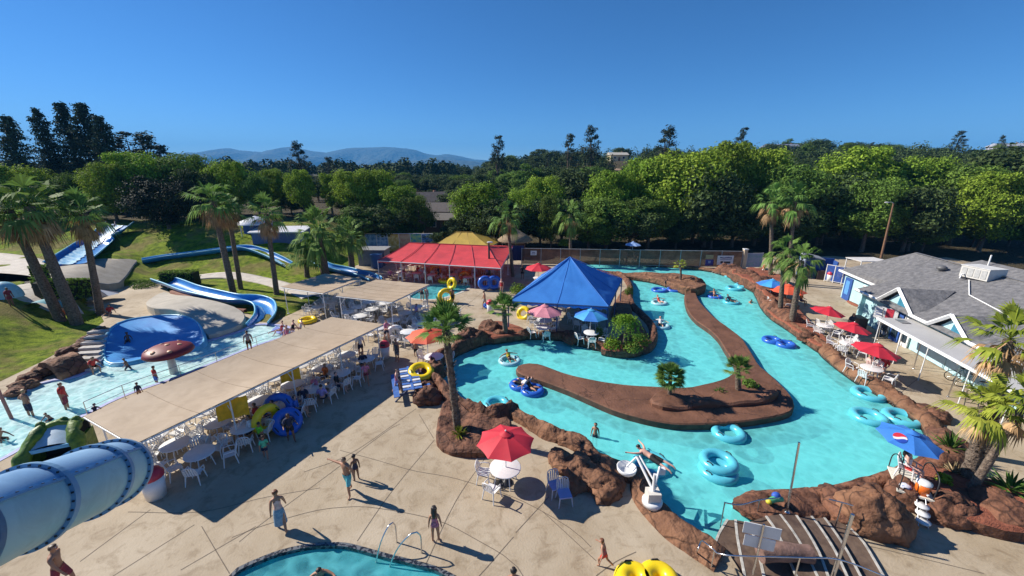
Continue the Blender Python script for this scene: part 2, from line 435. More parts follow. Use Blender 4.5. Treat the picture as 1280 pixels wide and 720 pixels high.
# ================================================================ outlines read off the photograph, on the ground plane
WL = -0.25
def gp(lst, z=0.0): return [G(x, y, z).to_2d() for x, y in lst]
seg_front = [(906, 694), (872, 673), (842, 652), (823, 628), (817, 606), (800, 594), (772, 586), (750, 577), (739, 563), (720, 553), (700, 548), (682, 541), (665, 531), (650, 522), (640, 514)]
seg_planter = [(622, 521), (605, 519), (588, 514), (575, 506), (562, 491), (549, 477)]
seg_west = [(550, 463), (558, 456), (572, 446), (590, 438), (607, 432), (640, 426)]
seg_tent = [(665, 425), (702, 427), (727, 434), (760, 442), (790, 445.5), (812, 441.5), (821, 430), (821, 417), (815, 407), (805, 397), (795, 387), (791, 377), (791, 362), (785, 352), (776, 346), (762, 344), (745, 342), (730, 340)]
seg_far = [(722, 335), (728, 331), (745, 330.6), (760, 331), (800, 333), (830, 334.5), (865, 337.5), (890, 341), (910, 347), (926, 356), (938, 363)]
seg_right = [(944, 372), (950, 385), (961, 398), (981, 412), (1001, 425), (1018, 437), (1028, 448), (1046, 463), (1071, 481), (1101, 498), (1121, 512), (1145, 530), (1153, 541)]
seg_guard = [(1156, 555), (1147, 575), (1132, 587), (1116, 593), (1098, 600), (1060, 609), (1035, 614), (990, 617.5), (960, 620), (938, 622), (920, 627)]
seg_stair = [(914, 636), (945, 652), (962, 690), (975, 730), (955, 752), (930, 733)]
river_px = seg_front + seg_planter + seg_west + seg_tent + seg_far + seg_right + seg_guard + seg_stair
RIV = [Vector(p) for p in resample(gp(river_px, WL), .45, True)]
kid_px = [(-170, 560), (-60, 515), (0, 497), (26, 492), (57, 478), (76, 476), (100, 470), (124, 459), (131, 440), (135, 425), (150, 412), (180, 405), (220, 402), (243, 407), (252, 415), (256, 427), (280, 421), (303, 414), (318, 407), (342, 407), (362, 411), (360, 419), (320, 432), (270, 452), (225, 470), (155, 495), (107, 518), (50, 547), (0, 575), (-80, 612), (-220, 640)]
KID = [Vector(p) for p in resample(gp(kid_px, -.05), .5, True)]
hot_px = [(288, 727), (305, 713), (320, 706), (345, 696), (370, 689.5), (395, 685.5), (427, 685), (450, 690), (482, 699), (520, 708.5), (552, 719), (590, 745), (595, 790), (560, 840), (450, 870), (340, 850), (280, 790)]
HOT = [Vector(p) for p in resample(gp(hot_px, -.1), .25, True)]
back_px = [(512, 373), (524, 364), (537, 357), (560, 356.5), (588, 358), (580, 364), (562, 371), (540, 375.5)]
BACK = [Vector(p) for p in resample(gp(back_px, -.1), .4, True)]
DECK = [Vector((-34, 2)), Vector((-31.5, 12))] + gp([(0, 477), (50, 453), (95, 428), (130, 402), (126, 394), (108, 387), (96, 378), (110, 369), (150, 358), (205, 348), (216, 352), (206, 358), (216, 371), (250, 386), (300, 390), (316, 394), (318, 402), (340, 403), (385, 383), (400, 372), (370, 362), (396, 350), (418, 341), (440, 334), (470, 322), (560, 314), (680, 314), (800, 318), (940, 322), (1040, 320), (1110, 326)]) + [Vector((62, 56)), Vector((62, 2))]
# ================================================================ terrain
xs = np.concatenate([np.linspace(-8000, -420, 16), np.linspace(-380, -130, 14), np.linspace(-120, -60, 22), np.linspace(-58, 66, 178), np.linspace(70, 130, 22), np.linspace(140, 420, 20), np.linspace(480, 8000, 14)])
ys = np.concatenate([np.linspace(-30, 0, 4), np.linspace(2, 70, 98), np.linspace(72, 130, 30), np.linspace(135, 300, 30), np.linspace(320, 900, 14), np.linspace(1000, 6500, 9)])
X, Y = np.meshgrid(xs, ys)
Z = hmap(X, Y) - .04
nz = np.sin(X * .9 + 2 * np.sin(Y * .31)) * .06 + np.sin(Y * 1.1 + 1.7 * np.sin(X * .4)) * .06
Z = Z + nz * (sst(.2, 1.2, Z)) + .9 * np.sin(X * .07 + 1) * np.sin(Y * .06) * sst(3, 9, Z)
deckin = inpoly(X, Y, [tuple(p) for p in offset([Vector(p) for p in DECK], 0, True)])
E = np.array([tuple(p) for p in resample(DECK, .5, True)]) if False else None
dp = [Vector(p) for p in DECK]
dense = []
for a, b in zip(dp, dp[1:] + dp[:1]):
    k = max(1, int((b - a).length / .6)); dense += [a + (b - a) * (i / k) for i in range(k)]
E = np.array([tuple(p) for p in dense])
idx = np.argwhere(deckin)
for i, j in idx:
    d = np.min((E[:, 0] - X[i, j]) ** 2 + (E[:, 1] - Y[i, j]) ** 2)
    if d > .8 ** 2: Z[i, j] = -2.2
    else: Z[i, j] = min(Z[i, j], -.06)
ny, nx = X.shape
I = np.arange(ny * nx).reshape(ny, nx)
Fq = np.stack([I[:-1, :-1], I[:-1, 1:], I[1:, 1:], I[1:, :-1]], -1).reshape(-1, 4)
me = np_mesh('terrain', np.stack([X, Y, Z], -1).reshape(-1, 3), Fq, True)
def ground_mat():
    m = bpy.data.materials.new('lawn_and_dry_soil'); m.use_nodes = True; nt = m.node_tree; N = nt.nodes; L = nt.links
    b = N['Principled BSDF']; b.inputs['Roughness'].default_value = .95; b.inputs['Specular IOR Level'].default_value = .15
    tc = N.new('ShaderNodeTexCoord')
    def noi(s, d=6):
        n = N.new('ShaderNodeTexNoise'); n.inputs['Scale'].default_value = s; n.inputs['Detail'].default_value = d; n.inputs['Roughness'].default_value = .65
        L.new(tc.outputs['Object'], n.inputs['Vector']); return n
    def ramp(src, pts):
        r = N.new('ShaderNodeValToRGB'); e = r.color_ramp.elements
        for i, (p, c) in enumerate(pts):
            q = e[i] if i < 2 else e.new(p)
            q.position = p; q.color = (*c, 1)
        L.new(src, r.inputs['Fac']); return r
    fine = noi(1.5, 10); big = noi(.30, 6)
    grass = ramp(fine.outputs['Fac'], [(.36, (.06, .115, .008)), (.62, (.27, .35, .024))])
    dry = ramp(fine.outputs['Fac'], [(.35, (.16, .15, .035)), (.65, (.29, .25, .085))])
    bare = ramp(fine.outputs['Fac'], [(.35, (.035, .032, .018)), (.65, (.12, .095, .055))])
    patch = ramp(big.outputs['Fac'], [(.47, (0, 0, 0)), (.60, (1, 1, 1))])
    mx = N.new('ShaderNodeMix'); mx.data_type = 'RGBA'
    L.new(patch.outputs['Color'], mx.inputs[0]); L.new(grass.outputs['Color'], mx.inputs[6]); L.new(dry.outputs['Color'], mx.inputs[7])
    # soil beyond the park
    sx = N.new('ShaderNodeSeparateXYZ'); L.new(tc.outputs['Object'], sx.inputs[0])
    a = N.new('ShaderNodeMapRange'); a.inputs['From Min'].default_value = -20; a.inputs['From Max'].default_value = -16; L.new(sx.outputs['X'], a.inputs['Value'])
    c = N.new('ShaderNodeMapRange'); c.inputs['From Min'].default_value = 60; c.inputs['From Max'].default_value = 66; L.new(sx.outputs['Y'], c.inputs['Value'])
    mxm = N.new('ShaderNodeMath'); mxm.operation = 'MAXIMUM'; L.new(a.outputs[0], mxm.inputs[0]); L.new(c.outputs[0], mxm.inputs[1])
    m2 = N.new('ShaderNodeMix'); m2.data_type = 'RGBA'
    L.new(mxm.outputs[0], m2.inputs[0]); L.new(mx.outputs[2], m2.inputs[6]); L.new(bare.outputs['Color'], m2.inputs[7])
    L.new(m2.outputs[2], b.inputs['Base Color'])
    bn = noi(9, 8); bp = N.new('ShaderNodeBump'); bp.inputs['Strength'].default_value = 1.0; bp.inputs['Distance'].default_value = .22
    L.new(bn.outputs['Fac'], bp.inputs['Height']); L.new(bp.outputs[0], b.inputs['Normal'])
    return m
props(link('ground', me, None, ground_mat()), kind='structure')
# ================================================================ deck
rivhole = [p for p in RIV]
vv, ff = fill([tuple(p) for p in DECK], [[tuple(p) for p in h] for h in (rivhole, KID, HOT, BACK)], name='deck')
mb = MB(); mb.add(vv, ff)
props(mb.obj('pool_deck', M_conc), kind='structure')
def strip(mb, pts, w, z, mi=0):
    L_ = offset(pts, w / 2, False); R_ = offset(pts, -w / 2, False)
    mb.grid([[(p.x, p.y, z) for p in L_], [(p.x, p.y, z) for p in R_]][::-1], False, mi)
mb = MB()
jl = [[(500, 530), (482, 540), (407, 596), (320, 660), (286, 690)], [(543, 550), (490, 614), (442, 683)], [(606, 573), (570, 626), (532, 706)], [(642, 671), (600, 719), (560, 760)],
      [(290, 672), (320, 660), (387, 640), (430, 634), (470, 635), (545, 650), (596, 675), (640, 702), (660, 730)], [(425, 563), (470, 575), (515, 588), (560, 596), (596, 606), (650, 625), (712, 660), (745, 690)],
      [(686, 621), (640, 671)], [(745, 701), (692, 652), (670, 632)], [(188, 637), (100, 702)], [(243, 656), (140, 721)], [(252, 658), (287, 717), (292, 722)], [(320, 658), (215, 719)],
      [(520, 511), (440, 566), (380, 590)], [(524, 518), (542, 548)], [(160, 640), (250, 640), (330, 622), (400, 610)], [(795, 690), (770, 702), (745, 720)],
      [(1030, 672), (1092, 684), (1160, 700), (1230, 717)], [(1110, 505), (1160, 470), (1225, 500)], [(1075, 455), (1140, 440)], [(1040, 355), (1085, 360)], [(1010, 372), (1090, 377)],
      [(500, 440), (600, 420)], [(480, 468), (530, 452)], [(560, 400), (610, 360)], [(1155, 485), (1215, 520), (1270, 560)]]
for l in jl: strip(mb, resample(gp(l), .4), .026, .005)
props(mb.obj('deck_joint_lines', M_joint), kind='structure')
# ================================================================ pool basins and water
M_bed = mat('pool_paint', (.50, .80, .80), .6, scale=.5, col2=(.56, .85, .86), bump=.1)
M_kidbed = mat('pale_pool_paint', (.52, .76, .78), .7, scale=.8, col2=(.66, .84, .84))
M_bluebasin = mat('blue_basin_paint', (.015, .20, .55), .45, scale=1.2, col2=(.03, .29, .66))
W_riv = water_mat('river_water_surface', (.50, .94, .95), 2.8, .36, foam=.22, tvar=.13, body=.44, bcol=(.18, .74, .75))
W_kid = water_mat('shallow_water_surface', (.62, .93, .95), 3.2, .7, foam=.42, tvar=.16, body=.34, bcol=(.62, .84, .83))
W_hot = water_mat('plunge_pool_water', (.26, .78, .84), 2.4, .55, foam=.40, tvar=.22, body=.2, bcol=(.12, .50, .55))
def basin(name, poly, zb, m, top=0.0):
    mb = MB(); P = [tuple(p) for p in offset(poly, .06)]
    vv, ff = fill(P, zf=lambda x, y: zb); mb.add(vv, ff)
    n = len(P); w0 = [(p[0], p[1], top - .02) for p in P]; w1 = [(p[0], p[1], zb) for p in P]
    mb.grid([w0, w1], False, 0, True)
    return props(mb.obj(name, m), kind='structure')
def water(name, poly, z, m, off=.04):
    mb = MB(); vv, ff = fill([tuple(p) for p in offset(poly, off)], zf=lambda x, y: z); mb.add(vv, ff)
    return props(mb.obj(name, m), kind='structure')
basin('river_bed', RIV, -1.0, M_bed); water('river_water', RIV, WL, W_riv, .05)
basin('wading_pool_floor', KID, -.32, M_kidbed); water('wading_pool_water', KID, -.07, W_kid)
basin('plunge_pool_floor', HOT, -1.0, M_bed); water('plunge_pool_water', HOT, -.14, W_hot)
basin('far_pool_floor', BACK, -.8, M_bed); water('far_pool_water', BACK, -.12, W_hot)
# tile edges
def rim(name, poly, w, z, m, mi=None, kind='structure'):
    P = [Vector(p) for p in poly]; a = offset(P, -.02); b = offset(P, w)
    mb = MB()
    mb.grid([[(p.x, p.y, z) for p in b], [(p.x, p.y, z) for p in a]], False, 0, True)
    mb.grid([[(p.x, p.y, z) for p in a], [(p.x, p.y, z - .13) for p in a]], False, 0, True)
    mb.grid([[(p.x, p.y, z - .1) for p in b], [(p.x, p.y, z) for p in b]], False, 0, True)
    return props(mb.obj(name, m), kind=kind)
rim('plunge_pool_edge', HOT, .12, .012, mat('dark_tile', (.02, .022, .03), .3, scale=9, col2=(.14, .15, .16), detail=1, lo=.48, hi=.52))
rim('wading_pool_edge', KID, .22, .02, mat('lilac_edge_paint', (.36, .38, .60), .7, var=.15))
rim('far_pool_edge', BACK, .3, .02, mat('pale_edge', (.5, .46, .4), .8))
# blue sloping landing basin of the wading pool
bas = [Vector(p) for p in resample(gp([(130, 442), (135, 424), (150, 411.5), (180, 404.5), (220, 401.5), (243, 406.5), (253, 416), (256, 429), (250, 436), (222, 440), (190, 448), (158, 455), (136, 455)], 0), .5, True)]
cx = sum(p.x for p in bas) / len(bas); cy = sum(p.y for p in bas) / len(bas)
rows = []
for k in range(9):
    t = k / 8
    row = []
    for p in bas:
        q = Vector((cx, cy - 1.2)).lerp(p, t)
        back = sst(-3.0, 3.0, (p.y - cy))
        z = -.045 + (.12 + .45 * back) * t ** 2.2
        row.append((q.x, q.y, z))
    rows.append(row)
# the lip folds over outwards
rows.append([(p.x, p.y, -.045 + .12 + .45 * float(sst(-3, 3, p.y - cy))) for p in offset(bas, .14)])
rows.append([(p.x, p.y, -.3) for p in offset(bas, .2)])
lip = [Vector(p) for p in rows[8]]
t = thing('splash_basin', 'blue dished landing basin at the head of the wading pool', 'basin', (0, 0, 0))
MB().grid(rows[:-2], True, 0, True).obj('dish', M_bluebasin, t, True)
rb_ = MB().grid(rows[-3:], True, 0, True); rb_.tube(lip + lip[:1], .09, 7, False); rb_.obj('rim', M_flumerim, t, False)
# ================================================================ rockwork along the river
def bank(name, label, cat, px, w, h, amp, seed, m=None, closed=False, z=WL, outer=.0, freq=.9, step=.14, pts=None):
    P = resample(gp(px, z), step, closed) if pts is None else pts
    n = len(P); rows = []
    prof = [(-.02, -1.12), (.0, -.45), (.0, -.05), (.03, .25), (.07, .5), (.12, .72), (.18, .86), (.26, .96), (.34, 1.0), (.43, 1.02), (.52, 1.0), (.61, .94), (.70, .86), (.78, .72), (.85, .54), (.91, .32), (.96, .12), (1.0, -.1)]
    wf = w if callable(w) else (lambda s: w)
    hf = h if callable(h) else (lambda s: h)
    for (u, hh) in prof:
        row = []
        for i in range(n):
            s = i / max(1, n - 1)
            ww, H = wf(s), hf(s)
            if not closed:
                e = min(1, min(s, 1 - s) * n * step / .5 + .25); H *= e ** .5
            a = P[(i - 1) % n] if (closed or i > 0) else P[i]; b = P[(i + 1) % n] if (closed or i < n - 1) else P[i]
            tt = (b - a).normalized(); nn = Vector((-tt.y, tt.x))
            q = P[i] + nn * (u * ww)
            zz = (hh * H) if hh > 0 else (hh if u < .5 else outer + hh)
            if -.3 < hh:
                f = fbm(q.x * freq + seed * 7, q.y * freq, hh, 4); g = fbm(q.x * freq * 2.3 + seed, q.y * freq * 2.3, 5.1 + hh, 3)
                ri = 1 - abs(noise.noise(Vector((q.x * 1.5 + seed * 3, q.y * 1.5, 2.2)))) * 2
                zz += amp * (f * .8 + .35 * g + .30 * ri * ri * (1 if ri > 0 else -1)) * (hh if hh > 0 else .2)
                if amp > .08 and hh > 0: zl = round(zz / .11) * .11; zz = zz * .45 + zl * .55
                q = q + nn * amp * f * .35 * (1 if u > .05 else .25)
            row.append((q.x, q.y, zz))
        rows.append(row)
    mb = MB(); mb.grid(rows[::-1], True, 0, closed)
    if not closed:
        for e in (0, n - 1):
            mb.add([r[e] for r in rows], [tuple(range(len(rows)))], False)
    o = mb.obj(name, m or M_rock, None, False)
    return props(o, label, cat)
def bump_w(base, var, f, seed): return lambda s: base + var * noise.noise(Vector((s * f, seed, 0)))
bank('rock_coping', 'wide brown rounded coping curving along the near river bank to the pool steps', 'coping', seg_front[:11][::1], lambda s: 1.15 - .25 * s, lambda s: .34 + .3 * max(0, s - .55), .16, 3, M_rock2)
bank('rock_coping', 'lumpy brown rock bank behind the big red umbrella beside the river', 'coping', seg_front[9:] + seg_planter[:1], lambda s: .75, lambda s: .42, .30, 9, M_rock2)
bank('rock_coping', 'dark rock rim on the river side of the tall palm planter', 'coping', [(640, 514)] + seg_planter + [(550, 463)], .8, .5, .4, 4)
bank('rock_coping', 'brown rock bank along the west curve of the river past the picnic table', 'coping', [(549, 474)] + seg_west + [(652, 425.3)], bump_w(.95, .5, 6, 2), bump_w(.5, .5, 7, 5), .35, 12)
bank('rock_coping', 'dark flagstone wall round the peninsula of the blue tent', 'coping', [(640, 426)] + seg_tent, .65, .34, .12, 5)
bank('rock_coping', 'low tan kerb along the far river bank below the fence', 'coping', seg_far[1:9], .9, .16, .06, 6, M_rock2)
bank('rock_coping', 'jumbled red rock slope at the far bend of the river', 'coping', seg_far[7:] + seg_right[:4], lambda s: 3.0 - 1.2 * s, lambda s: .75, .55, 7, M_rock, freq=.7)
bank('rock_coping', 'long brown rock edge beside the row of red umbrellas', 'coping', seg_right[2:], bump_w(.98, .4, 8, 3), bump_w(.36, .2, 9, 1), .22, 8, M_rock2)
bank('rock_coping', 'brown rock bank round the lifeguard corner to the pool steps', 'coping', seg_right[-1:] + seg_guard, lambda s: 1.2 + .5 * math.sin(s * 9), lambda s: .38 + .2 * math.sin(s * 7), .28, 11)
# lumps standing on the banks
def boulder(px, py, r, seed, label, z=None, m=None, flat=.75, name='boulder'):
    p = G(px, py) if z is None else G(px, py, z)
    mb = MB(); mb.ball((0, 0, 0), 1.0, 40, 26)
    vs = []
    for v in mb.v:
        w = Vector(v)
        ri = 1 - 2.2 * abs(noise.noise(Vector((w.x * 1.6 + seed, w.y * 1.6, w.z * 2.2 + seed)))); d = 1 + .26 * fbm(w.x * 1.1 + seed * 3.1, w.y * 1.1, w.z * 1.1 + seed, 5) + .10 * ri + .10 * fbm(w.x * 4 + seed, w.y * 4, w.z * 4, 4); d = d * .6 + round(d / .09) * .09 * .4
        vs.append((w.x * r[0] * d, w.y * r[1] * d, max(w.z * r[2] * d, -.4 * r[2]) * flat))
    mb.v = vs
    o = mb.obj(name, m or M_rock)
    o.location = p + Vector((0, 0, .25 * r[2])); o.rotation_euler = (0, 0, seed * 1.3)
    return props(o, label, 'boulder')
boulder(724, 595, (.95, .6, .62), 1, 'tall tan boulder behind the two lilac chairs', m=M_rock2)
boulder(742, 604, (.9, .55, .58), 2, 'dark split boulder just right of the lilac chairs', m=M_rock2)
boulder(760, 614, (.8, .5, .42), 3, 'low tan boulder where the coping begins by the pool lift', m=M_rock2)
boulder(704, 582, (.85, .5, .5), 4, 'lumpy boulder beside the canopy of the big red umbrella', m=M_rock2)
boulder(535, 501, (.75, .6, .75), 5, 'rounded brown boulder at the foot of the picnic table')
boulder(542, 470, (.6, .75, .85), 6, 'upright brown boulder left of the tall palm trunk')
boulder(530, 487, (.6, .5, .5), 7, 'small brown boulder between picnic table and river')
boulder(585, 427, (1.0, .8, .95), 8, 'large dark boulder on the bank behind the fan palm')
boulder(612, 415, (.95, .7, .85), 9, 'reddish boulder on the mulch under the small palm')
boulder(657, 420, (.6, .45, .5), 10, 'dark boulder near the pink umbrella tables')
boulder(712, 424, (.9, .5, .55), 11, 'flat topped block of rock in front of the pink umbrella')
boulder(1087, 655, (1.05, .85, 1.35), 12, 'huge brown boulder leaning above the pool steps', m=M_rock2)
boulder(1047, 636, (.95, .6, .6), 13, 'brown boulder behind the pool steps at the water')
boulder(958, 646, (1.0, .55, .5), 14, 'flat dark boulder at the top of the pool steps')
boulder(1128, 625, (.6, .5, .8), 15, 'brown boulder under the white lifeguard platform')
boulder(1245, 648, (1.2, .8, .9), 16, 'dark boulder in the shaded wall below the mulch bed')
boulder(1185, 645, (.9, .6, .8), 17, 'shaded brown boulder right of the lifeguard steps')
boulder(1165, 520, (.75, .6, .45), 18, 'reddish boulder on the river edge behind the lifeguard umbrella')
boulder(1010, 425, (.7, .55, .6), 19, 'brown boulder next to the leaning palm trunks')
boulder(952, 362, (1.6, 1.1, 1.2), 20, 'dark red boulder at the far bend of the river', m=M_rock)
boulder(930, 349, (1.3, 1.0, 1.1), 21, 'grey brown boulder beside the gate end of the fence', m=M_rock)
boulder(976, 386, (1.3, 1.0, 1.0), 22, 'dark boulder in the mulch by the palm group')
boulder(66, 464, (.95, .6, .7), 23, 'brown boulder above the little cave of the wading pool', m=M_rock2)
boulder(90, 452, (.6, .5, .55), 24, 'brown boulder beside the pale stepping stones')
boulder(30, 485, (.6, .45, .45), 25, 'grey brown boulder at the lawn foot by the wading pool', m=M_rock2)
boulder(108, 432, (1.0, .5, .6), 26, 'dark boulder in the shaded lawn edge above the stepping stones')
# ================================================================ islands in the river
def slab(name, label, cat, poly, ztop, zbot, m, g=.5, kind=None, lip=.06, wallm=None):
    P = [Vector(p) for p in poly]
    zt = ztop if callable(ztop) else (lambda x, y: ztop)
    ins = offset(P, -lip)
    vv, ff = fill([tuple(p) for p in ins], [], gridpts([tuple(p) for p in ins], g, g * .45), zf=zt)
    mb = MB(); mb.add(vv, ff, True)
    top = [(p.x, p.y, zt(p.x, p.y)) for p in ins]
    mid = [(p.x, p.y, zt(q.x, q.y) - lip) for p, q in zip(P, ins)]
    bot = [(p.x, p.y, zbot) for p in P]
    mb.grid([top, mid], True, 0, True); mb.grid([mid, bot], False, 1, True)
    o = mb.obj(name, [m, wallm or m], None, True)
    return props(o, label, cat, kind=kind)
isl_px = [(645, 461), (650, 455.5), (665, 453.5), (680, 456.5), (705, 466), (740, 474), (777, 480), (815, 482.5), (855, 484), (880, 480), (902, 474), (915, 467), (919, 458), (914, 447), (907, 437), (899, 424), (887, 412), (870, 400), (860, 388), (856, 375), (857, 366), (868, 364), (873, 374), (881, 384), (894, 397), (912, 410), (927, 422), (939, 440), (949, 456), (962, 467), (976, 480), (987, 492), (993, 504), (990, 513), (978, 518), (958, 522), (922, 527), (865, 530), (828, 527.5), (790, 519), (765, 511), (740, 500.5), (715, 489.5), (690, 480), (665, 471.5), (650, 466.5)]
ISL = [Vector(p) for p in resample(gp(isl_px, .12), .4, True)]
slab('river_island', 'long brown hooked island dividing the two river channels', 'island', ISL, lambda x, y: .12 + .02 * fbm(x * .6, y * .6, 2, 3), -1.05, M_isl, .6, wallm=mat('dark_island_wall', (.06, .03, .02), .8, scale=2, col2=(.11, .06, .04)))
up_px = [(752, 340.5), (775, 340), (802, 341.2), (827, 343.2), (850, 344.8), (872, 349.5), (881, 355), (882, 360), (872, 364.5), (858, 363.5), (846, 359), (835, 354.5), (815, 349), (790, 345.3), (765, 343.3)]
UPI = [Vector(p) for p in resample(gp(up_px, .25), .4, True)]
slab('river_island', 'far mounded brown rock island with a tiny palm', 'island', UPI, lambda x, y: .10 + .45 * float(sst(12, 18, x)) + .16 * fbm(x * .5, y * .5, 1, 4), -1.05, M_rock2, .5)
boulder(866, 357, (1.1, .8, .9), 31, 'brown boulder on the tip of the far rock island', m=M_rock2)
boulder(845, 352, (1.0, .8, .6), 32, 'low boulder beside the tiny palm on the far island', m=M_rock2)
# raised beds
def bed(label, px, h, m, z0=0.0, amp=.1, g=.35, name='planting_bed', wallm=None):
    P = [Vector(p) for p in resample(gp(px, h * .6), .35, True)]
    cxx = sum(p.x for p in P) / len(P); cyy = sum(p.y for p in P) / len(P)
    return slab(name, label, 'planting bed', P, lambda x, y: h + amp * fbm(x * .9, y * .9, 3, 4), z0 - .2, m, g, None, .1, wallm or M_rock)
bed('brown rock planter holding the tall shaggy palm and agave', [(545, 548), (549, 520), (556, 505), (566, 500), (578, 510), (592, 519), (612, 524), (634, 524), (640, 532), (636, 548), (625, 562), (600, 567), (570, 566), (553, 560)], .38, M_rock, amp=.28)
bed('low mulch mound with yucca and fan palm on the hooked island', [(812, 499), (826, 493), (850, 495), (880, 497), (905, 488), (940, 482), (962, 482), (974, 490), (965, 500), (935, 505), (880, 508), (845, 512), (820, 508)], .40, M_isl, .1, .20, wallm=M_isl)
bed('red mulch bed with tilting palms behind the lifeguard stand', [(1122, 612), (1140, 590), (1158, 566), (1172, 572), (1190, 590), (1230, 602), (1275, 612), (1310, 640), (1300, 668), (1240, 662), (1180, 640), (1150, 625)], .55, M_mulch, amp=.12)
bed('mulch bed with the palm group beside the upper right umbrellas', [(955, 378), (968, 372), (985, 377), (1003, 392), (1020, 412), (1040, 432), (1024, 434), (1003, 420), (980, 404), (962, 392)], .35, M_mulch)
bed('sloping red mulch bed behind the rocks by the gate', [(915, 341), (945, 338), (975, 346), (985, 360), (975, 375), (955, 372), (942, 358), (925, 349)], .8, M_mulch, amp=.3)
bed('rock edged bed of yellow flowers in front of the pale building', [(1058, 373), (1072, 368), (1090, 372), (1094, 381), (1080, 384), (1064, 380)], .12, M_mulch, amp=.05)
bed('mulch bed under the small palm west of the blue tent', [(600, 420), (612, 405), (630, 403), (650, 410), (660, 418), (640, 421), (615, 424)], .35, M_mulch)
bed('planted rock tip of the blue tent peninsula', [(752, 437), (758, 428), (775, 420), (792, 405), (800, 405), (808, 415), (813, 428), (806, 437), (785, 441)], .32, M_mulch)
bed('bare rock corner behind the blue tent beside the river', [(771, 402), (764, 388), (776, 366), (784, 364), (787, 378), (790, 392), (783, 400)], .30, M_rock2)
# ================================================================ vegetation
def leaf_quads(Cn, Nn, size, aspect=.55, seed=0):
    """kite shaped leaf faces at centres Cn with normals Nn"""
    rs = np.random.RandomState(seed); n = len(Cn)
    Nn = Nn / (np.linalg.norm(Nn, axis=1, keepdims=True) + 1e-9)
    a = rs.normal(size=(n, 3)); u = np.cross(Nn, a); u /= (np.linalg.norm(u, axis=1, keepdims=True) + 1e-9)
    v = np.cross(Nn, u)
    s = np.asarray(size).reshape(-1, 1) * np.ones((n, 1))
    s = s * rs.uniform(.65, 1.3, (n, 1))
    bend = Nn * s * .15
    V = np.stack([Cn - u * s * .6, Cn + v * s * aspect * .55 + bend, Cn + u * s * .6, Cn - v * s * aspect * .55 + bend], 1).reshape(-1, 3)
    return V, np.arange(4 * n).reshape(n, 4)
def crown_mesh(name, h, w, seed, nclump=42, per=130, leaf=.34, base=.28, shape='round', gaps=.15, open_=0.0):
    rs = np.random.RandomState(seed)
    cz = h * (base + (1 - base) * .52); rz = h * (1 - base) * .5
    cents = []
    k = 0
    while len(cents) < nclump and k < 5000:
        k += 1
        d = rs.normal(size=3); d /= np.linalg.norm(d)
        rr = rs.uniform(.35, 1) ** .6
        lump = 1 + .34 * noise.noise(Vector((d[0] * 1.7 + seed, d[1] * 1.7, d[2] * 1.7)))
        p = d * rr * lump * .82
        t = (p[2] + 1) / 2
        if shape == 'round': wf = 1.0 if t > .4 else .75 + .6 * t
        elif shape == 'tall': wf = 1.05 - .45 * abs(t - .4) * 1.4
        elif shape == 'cone': wf = 1.25 - 1.0 * t
        elif shape == 'flat': wf = .8 + .35 * t
        else: wf = 1
        if rs.rand() < gaps * (1 - rr): continue
        cents.append((p[0] * w / 2 * wf, p[1] * w / 2 * wf, cz + p[2] * rz))
    cents = np.array(cents)
    Cs = []; Ns = []; Ss = []
    for c in cents:
        r = w * rs.uniform(.075, .19) * (1 if shape != 'tall' else 1.2)
        n = int(per * rs.uniform(.6, 1.3))
        d = rs.normal(size=(n, 3)); d /= np.linalg.norm(d, axis=1, keepdims=True)
        rad = r * rs.uniform(.25 if open_ else .5, 1.08, (n, 1))
        q = c + d * rad * np.array([1, 1, .72])
        out = (c - np.array([0, 0, cz - .2 * rz])); out /= np.linalg.norm(out) + 1e-6
        Cs.append(q); Ns.append(d * .7 + out * .35 + np.array([0, 0, .35]) + rs.normal(size=(n, 3)) * .45); Ss.append(np.full(n, leaf))
    Cs = np.concatenate(Cs); Ns = np.concatenate(Ns); Ss = np.concatenate(Ss)
    V, Fq = leaf_quads(Cs, Ns, Ss, .6, seed)
    return np_mesh(name, V, Fq), cents, cz
def trunk_mesh(h, w, cents, cz, seed, r=None, base=.28):
    rs = random.Random(seed); mb = MB()
    r = r or .020 * h + .05
    top = cz + .1 * h
    pts = [Vector((math.sin(t * 3 + seed) * .012 * h, math.cos(t * 2.2 + seed) * .012 * h, -.3 + (top + .3) * t)) for t in [0, .1, .3, .5, .7, .85, 1]]
    mb.tube(pts, [r * 1.5, r * 1.05, r * .9, r * .75, r * .55, r * .4, r * .2], 9)
    for c in rs.sample(list(range(len(cents))), min(12, len(cents))):
        c = Vector(cents[c]); z0 = max(base * h * .75, c.z * rs.uniform(.45, .7))
        s = Vector((math.sin(z0 / top * 3 + seed) * .012 * h, math.cos(z0 / top * 2.2 + seed) * .012 * h, z0))
        m = s.lerp(c, .5) + Vector((0, 0, -.03 * h))
        mb.tube([s, m, c], [r * .42, r * .28, r * .08], 6)
    return mb.mesh('trunk')
PROTO = {}
